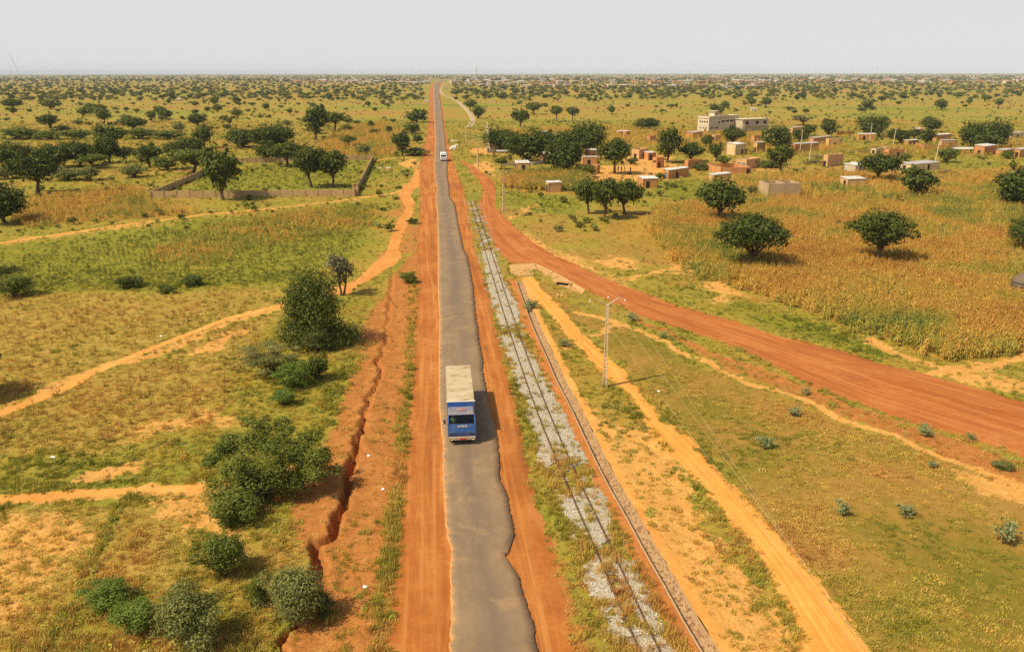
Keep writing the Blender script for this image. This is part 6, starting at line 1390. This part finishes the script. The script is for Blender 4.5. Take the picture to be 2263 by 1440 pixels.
def person(label, loc, rz, pose='stand', top=C_BLUE, bottom=C_DARK, hat=None, scale=1.0, group=None):
    t = thing('person', label, 'person', loc, rz, group); t.scale = (scale,) * 3; P, E, Rd = [], [], []
    def v(p, r, par=None):
        P.append(Vector(p)); Rd.append(r)
        if par is not None: E.append((par, len(P) - 1))
        return len(P) - 1
    if pose == 'stand': zp = .92; knee = [(-.1, -.03, .5), (.1, .02, .5)]; ank = [(-.11, .05, .08), (.11, .02, .08)]; el = [(-.26, .03, 1.13), (.26, .03, 1.13)]; wr = [(-.27, -.08, .89), (.27, -.08, .89)]
    elif pose == 'walk': zp = .90; knee = [(-.1, -.22, .52), (.1, .06, .48)]; ank = [(-.11, -.30, .09), (.11, .38, .16)]; el = [(-.26, .14, 1.14), (.26, -.10, 1.14)]; wr = [(-.25, .12, .90), (.24, -.30, .98)]
    else: zp = .0; knee = [(-.14, -.45, .08), (.14, -.45, .08)]; ank = [(-.14, -.50, -.36), (.14, -.50, -.36)]; el = [(-.25, -.12, .28), (.25, -.12, .28)]; wr = [(-.19, -.40, .32), (.19, -.40, .32)]
    hipz = zp + (.04 if pose == 'sit' else 0); dz = hipz
    pel = v((0, 0, hipz), (.135, .10)); wst = v((0, .0, dz + .2), (.115, .085), pel); ch = v((0, 0, dz + .42), (.15, .10), wst); nb = v((0, 0, dz + .56), (.065, .06), ch); nk = v((0, -.01, dz + .62), (.05, .05), nb); hd = v((0, -.03, dz + .72), (.078, .09), nk); tp = v((0, -.02, dz + .82), (.07, .085), hd)
    ns = v((0, -.115, dz + .71), (.016, .018), hd)
    for i, s in enumerate((-1, 1)):
        er = v((s * .09, -.01, dz + .72), .018, hd)
        sh = v((s * .19, 0, dz + .50), .055, ch); e = v((el[i][0], el[i][1], el[i][2] if pose != 'sit' else el[i][2]), .042, sh); w = v(wr[i], .028, e); d = (Vector(wr[i]) - Vector(el[i])).normalized(); side = Vector((0, 1, 0)) if abs(d.y) < .7 else Vector((1, 0, 0)); pm = v(Vector(wr[i]) + d * .07, (.036, .02), w)
        for k, (L, o_) in enumerate(((.075, -.03), (.085, -.01), (.08, .01), (.06, .03))): a = v(Vector(wr[i]) + d * .10 + side * o_, .010, pm); v(Vector(wr[i]) + d * (.10 + L) + side * o_ * 1.2 + Vector((-s * .02, -.01, 0)), .008, a)
        a = v(Vector(wr[i]) + d * .04 - side * .045, .011, pm); v(Vector(wr[i]) + d * .085 - side * .06, .009, a)
        hp = v((s * .1, 0, hipz - .03), .09, pel); kn = v(knee[i], .062, hp); an = v(ank[i], .04, kn); v((ank[i][0], ank[i][1] - .16, ank[i][2] - .04), (.04, .028), an)
    body = skin_obj('body', P, E, Rd, M_SKIN, t)
    # clothes: a shirt over trunk and upper arms, trousers or wrap over hips and legs
    Q, E2, R2 = [], [], []
    def w_(p, r, par=None):
        Q.append(Vector(p)); R2.append(r)
        if par is not None: E2.append((par, len(Q) - 1))
        return len(Q) - 1
    a = w_((0, 0, dz + .08), (.155, .12)); b = w_((0, 0, dz + .25), (.14, .11), a); c = w_((0, 0, dz + .43), (.17, .12), b); w_((0, 0, dz + .545), (.08, .075), c)
    for i, s in enumerate((-1, 1)): q = w_((s * .2, 0, dz + .50), .068, c); w_(Vector((s * .2, 0, dz + .5)).lerp(Vector(el[i]), .8), .06, q)
    skin_obj('shirt', Q, E2, R2, top, t)
    Q, E2, R2 = [], [], []; a = w_((0, 0, hipz + .08), (.15, .115)); b = w_((0, 0, hipz - .02), (.15, .12), a)
    for i, s in enumerate((-1, 1)): q = w_((s * .1, 0, hipz - .06), .10, b); q = w_(knee[i], .078, q); w_(Vector(knee[i]).lerp(Vector(ank[i]), .85), .058, q)
    skin_obj('trousers', Q, E2, R2, bottom, t)
    m = MB(); m.lathe([(.0, .0), (.088, .0), (.095, .04), (.08, .085), (.04, .11), (0, .115)], (0, -.005, dz + .765), 12); m.build('hair' if hat is None else 'cap', hat or M_HAIR, t, True)
    return t
# ------------------------------------------------------------------ the blue lorry
def paint(name, c, dust, k=.5, rough=.4):
    t = NT(name, rough, .45); n = t.noise(1.2, 5, .65, t.obj()); n2 = t.noise(6, 4, .7, t.obj()); q = t.mix(t.math('MULTIPLY', t.mrange(n, .42, .7), k), c, dust); q = t.mix(t.math('MULTIPLY', t.mrange(n2, .6, .75), k * .6), q, tuple(v * .5 for v in c)); t.put(t.b.inputs['Roughness'], t.mrange(n, .3, .7, rough, .8)); return t.col(q)
V_BLUE = paint('faded_blue_paint', (.03, .11, .34), (.12, .18, .32), .6); V_DBLUE = paint('dark_blue_paint', (.03, .10, .36), (.12, .18, .36), .4); V_CREAM = None
def roofsheet():
    t = NT('cream_box_roof', .75, .25); n = t.noise(1.0, 4, .6, t.scale(t.obj(), (.5, 1.2, 1))); n2 = t.noise(3, 5, .7, t.scale(t.obj(), (.6, 2.2, 1))); c = t.ramp(t.math('ADD', t.math('MULTIPLY', n, .5), t.math('MULTIPLY', n2, .5)), [(.36, (.25, .15, .07)), (.45, (.40, .29, .155)), (.57, (.50, .41, .27))]); return t.col(c)
V_ROOF = roofsheet(); V_GREYR = paint('faded_grey_roof_paint', (.17, .17, .20), (.25, .20, .19), .6); V_LIGHTB = paint('pale_body_side', (.55, .50, .40), (.40, .28, .15), .5)
V_BLACK = flat('black_rubber', (.018, .017, .016), .85, .2); V_DARK = flat('dark_chassis_steel', (.045, .04, .035), .7, .3, .3, 3); V_CHROME = flat('dusty_bumper', (.42, .30, .19), .55, .4, .2, 4); V_LAMP = flat('lamp_glass', (.85, .80, .70), .1, .6, .02); V_PLATE = flat('red_number_plate', (.50, .05, .035), .5, .3, .08); V_WHITE = flat('white_plate', (.78, .76, .70), .5, .3, .05); V_TEXT = flat('black_lettering', (.02, .02, .02), .6, .2); V_WTEXT = flat('white_lettering', (.8, .78, .74), .6, .2)
def glass_mat():
    t = NT('dusty_windscreen_glass', .06, .5); t.b.inputs['Transmission Weight'].default_value = .0; g_ = t.new('ShaderNodeBsdfTransparent'); g_.inputs[0].default_value = (.62, .66, .64, 1); gl_ = t.new('ShaderNodeBsdfGlossy'); gl_.inputs['Roughness'].default_value = .05; ms = t.new('ShaderNodeMixShader'); fr = t.new('ShaderNodeFresnel'); fr.inputs[0].default_value = 1.5
    t.l.new(fr.outputs[0], ms.inputs[0]); t.l.new(g_.outputs[0], ms.inputs[1]); t.l.new(gl_.outputs[0], ms.inputs[2]); t.l.new(ms.outputs[0], t.n['Material Output'].inputs['Surface']); return t.mat
V_GLASS = glass_mat(); V_SEAT = flat('brown_seat_cloth', (.10, .07, .045), .9, .1, .2, 5)
def bx(t, name, c, d, mat, bevel=.0, par=None, rz=0.): m = MB(); m.box(c, d, rz); return m.build(name, mat, par or t, bevel=bevel)
def text(t, name, s, size, loc, rot, mat):
    cu = bpy.data.curves.new(name, 'FONT'); cu.body = s; cu.size = size; cu.align_x = 'CENTER'; cu.align_y = 'CENTER'; cu.extrude = .004; cu.materials.append(mat); o = bpy.data.objects.new(name, cu); link(o, t); o.location = loc; o.rotation_euler = rot; return o
def wheel(t, x, y, r, w, dual=False, par=None):
    m = MB(); s = 1 if x > 0 else -1; pr = [(r * .55, -w / 2), (r * .9, -w / 2), (r, -w * .32), (r, w * .32), (r * .9, w / 2), (r * .55, w / 2)]; m.lathe(pr, (x, y, r), 24, 'X'); q = m.build('wheel', V_BLACK, t, True)
    m = MB(); m.lathe([(0, s * w * .1), (r * .2, s * w * .18), (r * .22, s * w * .02), (r * .45, -s * w * .05), (r * .56, s * w * .42)], (x, y, r), 20, 'X'); m.build('rim', V_LIGHTB, q); return q
rdir = GP([(1022, 985)])[0]; pF = G(1021.5, 984.5); RA = GP([(985, 700), (1030, 1000)]); rd = np.array([(GP([(1010, 700)])[0] - GP([(1036, 1000)])[0])]); lor_rz = math.atan2(rd[0][1], rd[0][0]) - R(90)
# local frame: front bumper at y = 0, box to +y (away from the camera), x to the right as seen in the photo
lo = thing('lorry', 'blue box lorry with cream box roof and grey cab roof driving on the asphalt', 'lorry', (pF[0], 58.95, .16), lor_rz)
W2 = 1.10
m = MB()                                              # cab shell: front panel, sides, back, floor; open at the windscreen and the side windows
prof = [(.02, .62), (.0, 1.0), (.06, 1.80), (.46, 2.44)]           # y, z of the front face from the sill up
def quad(mm, a, b, c, d, mi=0): mm.add([a, b, c, d], [(0, 1, 2, 3)], mi)
yb = 1.92
for (y0, z0), (y1, z1) in zip(prof[:2], prof[1:3]): quad(m, (-W2, y0, z0), (W2, y0, z0), (W2, y1, z1), (-W2, y1, z1))
for s in (-1, 1):
    x = s * W2; m.add([(x, .02, .62), (x, 0, 1.0), (x, .06, 1.8), (x, yb, 1.8), (x, yb, .62)], [(0, 1, 2, 3, 4)]); xi = s * (W2 - .04)
    m.add([(x, .06, 1.8), (x * .97, .46, 2.44), (x * .97, .62, 2.44), (x, .28, 1.8)], [(0, 1, 2, 3)])
    m.add([(x, 1.25, 1.8), (x * .97, 1.2, 2.44), (x * .97, yb, 2.44), (x, yb, 1.8)], [(0, 1, 2, 3)])
    quad(m, (x, .06, 1.8), (x * .97, .46, 2.44), (x * .93, .45, 2.44), (x * .94, .055, 1.8))
quad(m, (-W2, yb, .62), (W2, yb, .62), (W2 * .97, yb, 2.44), (-W2 * .97, yb, 2.44)); quad(m, (-W2, .02, .62), (W2, .02, .62), (W2, yb, .62), (-W2, yb, .62)); quad(m, (-W2, .06, 1.45), (W2, .06, 1.45), (W2, .55, 1.5), (-W2, .55, 1.5))
cab = m.build('cab', V_BLUE, lo); sm_ = cab.modifiers.new('solid', 'SOLIDIFY'); sm_.thickness = .03; sm_.offset = -1
m = MB(); V = []
for x, yy, z in ((-1, .40, 2.44), (1, .40, 2.44), (1, yb + .02, 2.44), (-1, yb + .02, 2.44)): V.append((x * W2 * .985, yy, z))
T = [(-W2 * .9, .6, 2.58), (W2 * .9, .6, 2.58), (W2 * .9, yb - .1, 2.58), (-W2 * .9, yb - .1, 2.58)]
m.add(V + T, [(3, 2, 1, 0), (4, 5, 6, 7), (0, 1, 5, 4), (1, 2, 6, 5), (2, 3, 7, 6), (3, 0, 4, 7)]); cr_ = m.build('cab_roof', V_GREYR, lo, bevel=.05)
m = MB(); m.box((.02, 1.05, 2.62), (.72, .34, .09)); m.build('roof_hatch', paint('faded_red_hatch', (.32, .13, .12), (.36, .27, .25), .5), cr_, bevel=.02)
m = MB(); quad(m, (-W2 * .94, .07, 1.81), (W2 * .94, .07, 1.81), (W2 * .91, .455, 2.43), (-W2 * .91, .455, 2.43)); ws = m.build('windscreen', V_GLASS, lo)
bx(lo, 'wiper', (-.35, .10, 1.86), (.7, .02, .03), V_BLACK, 0, ws); bx(lo, 'wiper', (.45, .10, 1.86), (.7, .02, .03), V_BLACK, 0, ws)
for s in (-1, 1):
    m = MB(); x = s * (W2 - .005); quad(m, (x, .28, 1.81), (x, 1.25, 1.81), (x * .97, 1.2, 2.43), (x * .97, .62, 2.43)); m.build('side_window', V_GLASS, lo)
    dr = bx(lo, 'door', (s * (W2 + .006), .80, 1.25), (.02, .95, 1.06), V_DBLUE, .01); bx(lo, 'handle', (s * (W2 + .025), 1.15, 1.5), (.03, .16, .04), V_DARK, 0, dr)
    m = MB(); m.tube([(s * W2, .42, 2.1), (s * (W2 + .28), .22, 2.12), (s * (W2 + .28), .22, 1.8), (s * W2, .38, 1.6)], .014, 5); mo = m.build('mirror', V_DARK, lo); bx(lo, 'mirror_glass', (s * (W2 + .28), .20, 1.96), (.17, .05, .36), V_DARK, .01, mo)
bx(lo, 'grille', (0, -.012, .92), (1.45, .03, .30), V_DARK, .01)
for k in range(4): bx(lo, 'grille_bar', (0, -.03, .81 + .072 * k), (1.42, .012, .022), V_BLUE, 0, bpy.data.objects['grille'])
bm2 = bx(lo, 'bumper', (0, -.10, .60), (2.22, .16, .27), V_CHROME, .03)
for s in (-1, 1):
    m = MB(); m.lathe([(.0, -.02), (.085, -.015), (.1, .0), (.11, .04)], (0, 0, 0), 16); h_ = m.build('headlight', V_LAMP, lo, True); h_.location = (s * .86, -.185, .61); h_.rotation_euler = (R(90), 0, 0)
    bx(lo, 'indicator', (s * .82, -.022, .96), (.26, .04, .16), V_DARK, .01)
    bx(lo, 'step', (s * (W2 - .06), .5, .42), (.2, .6, .06), V_DARK, .01)
bx(lo, 'number_plate', (.10, -.187, .60), (.52, .012, .13), V_PLATE)
pl = bx(lo, 'name_plate', (.06, .028, 1.60), (.74, .014, .15), V_WHITE)
text(lo, 'lettering', 'BEDANGE', .13, (.06, .018, 1.598), (R(90 - 4), 0, 0), V_TEXT); text(lo, 'lettering', '7', .15, (.70, .022, 1.62), (R(90 - 4), 0, 0), V_WTEXT)
# cargo box
y0, y1, zb, zt, wb = 2.02, 10.5, .95, 2.90, 1.12
bx(lo, 'box_body', (0, (y0 + y1) / 2, (zb + zt) / 2), (wb * 2, y1 - y0, zt - zb), V_DBLUE, .02)
rf_ = bx(lo, 'box_roof', (0, (y0 + y1) / 2 + .03, zt + .022), (wb * 2 + .04, y1 - y0 + .02, .04), V_ROOF, .01)
bx(lo, 'roof_rail', (0, y0 + .02, zt + .03), (wb * 2 + .16, .08, .07), V_WHITE, .01, rf_)
for k in range(9): bx(lo, 'roof_seam', (0, y0 + .8 + k * .9, zt + .045), (wb * 2 + .02, .03, .012), V_ROOF, 0, rf_)
for s in (-1, 1):
    for k in range(6): bx(lo, 'side_post', (s * (wb + .015), y0 + .3 + k * 1.55, (zb + zt) / 2), (.03, .08, zt - zb - .04), V_LIGHTB)
bx(lo, 'rear_door', (-.56, y1 + .012, 1.9), (1.08, .02, 1.8), V_LIGHTB, .01); bx(lo, 'rear_door', (.56, y1 + .012, 1.9), (1.08, .02, 1.8), V_LIGHTB, .01)
for s in (-1, 1): bx(lo, 'chassis_beam', (s * .42, 5.4, .74), (.14, 9.8, .2), V_DARK)
m = MB(); m.lathe([(0, -.5), (.26, -.5), (.26, .5), (0, .5)], (.82, 3.6, .62), 14, 'X'); ft_ = bx(lo, 'fuel_tank', (-.80, 3.6, .66), (.5, 1.1, .5), V_DARK, .08)
for s in (-1, 1):
    wheel(lo, s * .92, .85, .50, .28)
    wheel(lo, s * .98, 7.9, .50, .26); wheel(lo, s * .66, 7.9, .50, .26)
m = MB(); m.tube([(-.95, .85, .5), (.95, .85, .5)], .07, 8); m.build('axle', V_DARK, lo); m = MB(); m.tube([(-1., 7.9, .5), (1., 7.9, .5)], .08, 8); m.build('axle', V_DARK, lo)
m = MB(); m.tube([(.50, .50, 1.52), (.50, .58, 1.68)], .02, 6); m.lathe([(.20, -.012), (.215, 0), (.20, .012), (.185, 0), (.20, -.012)], (.50, .60, 1.70), 18); m.build('steering_wheel', V_BLACK, lo)
for x in (-.62, .5): s_ = bx(lo, 'seat', (x, 1.15, 1.22), (.6, .55, .18), V_SEAT, .05); bx(lo, 'backrest', (x, 1.48, 1.62), (.58, .14, .7), V_SEAT, .05, s_)
bx(lo, 'dash_item', (.62, .34, 1.55), (.55, .16, .08), C_OCHRE, .02); bx(lo, 'dash_item', (.28, .30, 1.55), (.12, .12, .09), V_WHITE, .02); bx(lo, 'dash_item', (-.78, .32, 1.56), (.28, .18, .10), C_RED, .03)
MW = Matrix.Translation(lo.location) @ Matrix.Rotation(lor_rz, 4, 'Z')
q = MW @ Vector((.5, 1.18, 1.34)); person('driver in dark clothes behind the steering wheel of the blue lorry', q, lor_rz, 'sit', C_DARK, C_DARK, None, .88)
q = MW @ Vector((-.64, 1.12, 1.34)); person('passenger in green shirt and white cap in the cab of the blue lorry', q, lor_rz, 'sit', C_GREEN, C_RED, C_WHITE, .88)
# ------------------------------------------------------------------ the distant white van
g = G(980.5, 357.5); vd = GP([(975, 300)])[0] - GP([(984, 380)])[0]; vrz = math.atan2(vd[1], vd[0]) - R(90)
va = thing('van', 'distant white van with dark windscreen coming along the road', 'van', (g[0], g[1], .16), vrz); V_WPAINT = paint('white_van_paint', (.78, .80, .80), (.58, .48, .36), .3); V_GPAINT = paint('grey_van_front', (.42, .37, .37), (.5, .4, .3), .4)
w = 1.12; pr = [(.0, .45), (-.03, 1.0), (.10, 1.35), (.95, 2.15), (1.25, 2.5), (6.3, 2.55), (6.4, .45)]
m = MB(); V = [(s * w * (1 if z < 1.5 else .93), y_, z) for s in (-1, 1) for y_, z in pr]; n = len(pr)
m.add(V, [tuple(range(n))[::-1], tuple(range(n, 2 * n))] + [(i, (i + 1) % n, (i + 1) % n + n, i + n) for i in range(n)]); m.build('body', V_WPAINT, va, bevel=.06)
m = MB(); quad(m, (-w * .86, .17, 1.41), (w * .86, .17, 1.41), (w * .82, .93, 2.10), (-w * .82, .93, 2.10)); o = m.build('windscreen', flat('dark_windscreen', (.02, .022, .025), .15, .5), va); o.location = (0, -.02, .015)
bx(va, 'front_panel', (0, -.035, .95), (w * 1.9, .05, .62), V_GPAINT, .02); bx(va, 'bumper', (0, -.1, .52), (w * 2.02, .18, .26), V_GPAINT, .04); bx(va, 'roof_rack', (0, 3.2, 2.60), (w * 1.7, 4.4, .06), V_WPAINT, .02)
for s in (-1, 1):
    bx(va, 'headlight', (s * .82, -.07, 1.0), (.3, .04, .2), V_LAMP, .02); bx(va, 'mirror', (s * (w + .14), .45, 1.65), (.2, .1, .3), V_DARK, .02)
    for k in range(3): bx(va, 'side_window', (s * w * .975, 1.9 + k * 1.45, 1.92), (.03, 1.15, .55), M_DOOR, .01)
    wheel(va, s * .98, 1.2, .36, .22); wheel(va, s * .98, 5.2, .36, .22)
# ------------------------------------------------------------------ motorcycle and people on foot
def motorbike(px, label, plabel, top):
    g = G(*px); t = thing('motorcycle', label, 'motorcycle', (g[0], g[1], .12), vrz)
    for y_ in (-.65, .65):
        m = MB(); m.lathe([(.22, -.04), (.30, -.04), (.31, 0), (.30, .04), (.22, .04), (.22, -.04)], (0, y_, .31), 18, 'X'); m.build('wheel', V_BLACK, t)
    m = MB(); m.tube([(0, -.65, .31), (0, -.45, .95), (0, .1, .7), (0, .65, .31)], .035, 6); m.tube([(-.33, -.42, 1.0), (.33, -.42, 1.0)], .02, 6); m.build('frame', V_DARK, t); bx(t, 'fuel_tank', (0, -.15, .82), (.26, .45, .2), C_RED, .06); bx(t, 'seat', (0, .35, .80), (.26, .65, .1), V_BLACK, .03); bx(t, 'engine', (0, 0, .42), (.28, .4, .3), V_DARK, .04)
    q = Matrix.Translation(t.location) @ Matrix.Rotation(vrz, 4, 'Z') @ Vector((0, .28, .86)); person(plabel, q, vrz, 'sit', top, C_DARK)
motorbike((962.5, 263), 'motorcycle riding on the left lane far down the road', 'rider in white shirt on the motorcycle far down the road', C_WHITE)
motorbike((957.5, 277), 'second motorcycle on the left edge of the road, nearer than the other', 'rider in dark shirt on the nearer motorcycle', C_DARK)
g = G(893, 357); person('person in dark clothes walking on the footpath behind the wall corner', (g[0], g[1], .02), R(60), 'walk', C_DARK, C_DARK, None, 1.0)
g = G(668, 1078); person('person in red shirt standing in the shade of the spreading foreground tree', (g[0], g[1], ground_z(g[0], g[1])), R(150), 'stand', C_RED, C_DARK, None, .95)
for i, (x, y, c, lab) in enumerate(((1366, 379.5, C_BLUE, 'leftmost of the four people standing in the shade of the open village tree'), (1373, 380, C_DARK, 'second from left of the four people in the shade of the open village tree'), (1379.5, 380, C_OCHRE, 'third from left of the four people in the shade of the open village tree'), (1393, 381.5, C_DARK, 'rightmost of the four people, apart from the others in the village yard'))):
    g = G(x, y); person(lab, (g[0], g[1], 0), R(40 * i), 'stand', c, C_DARK, None, 1.0, 'people in the village yard')
# ------------------------------------------------------------------ dusty air
hm = bpy.data.materials.new('dusty_air'); hm.use_nodes = True; hn, hl = hm.node_tree.nodes, hm.node_tree.links; hn.clear()
hv = hn.new('ShaderNodeVolumePrincipled'); ho = hn.new('ShaderNodeOutputMaterial'); hl.new(hv.outputs[0], ho.inputs['Volume'])
hv.inputs['Density'].default_value = HAZE_D; hv.inputs['Color'].default_value = (.82, .92, 1.0, 1); hv.inputs['Anisotropy'].default_value = -0.2
b = MB(); b.box((0, 14500, 38.5), (200000, 33500, 83)); hz = b.build('haze', hm); tag(hz, 'thin pale dust haze over the plain', kind='stuff')
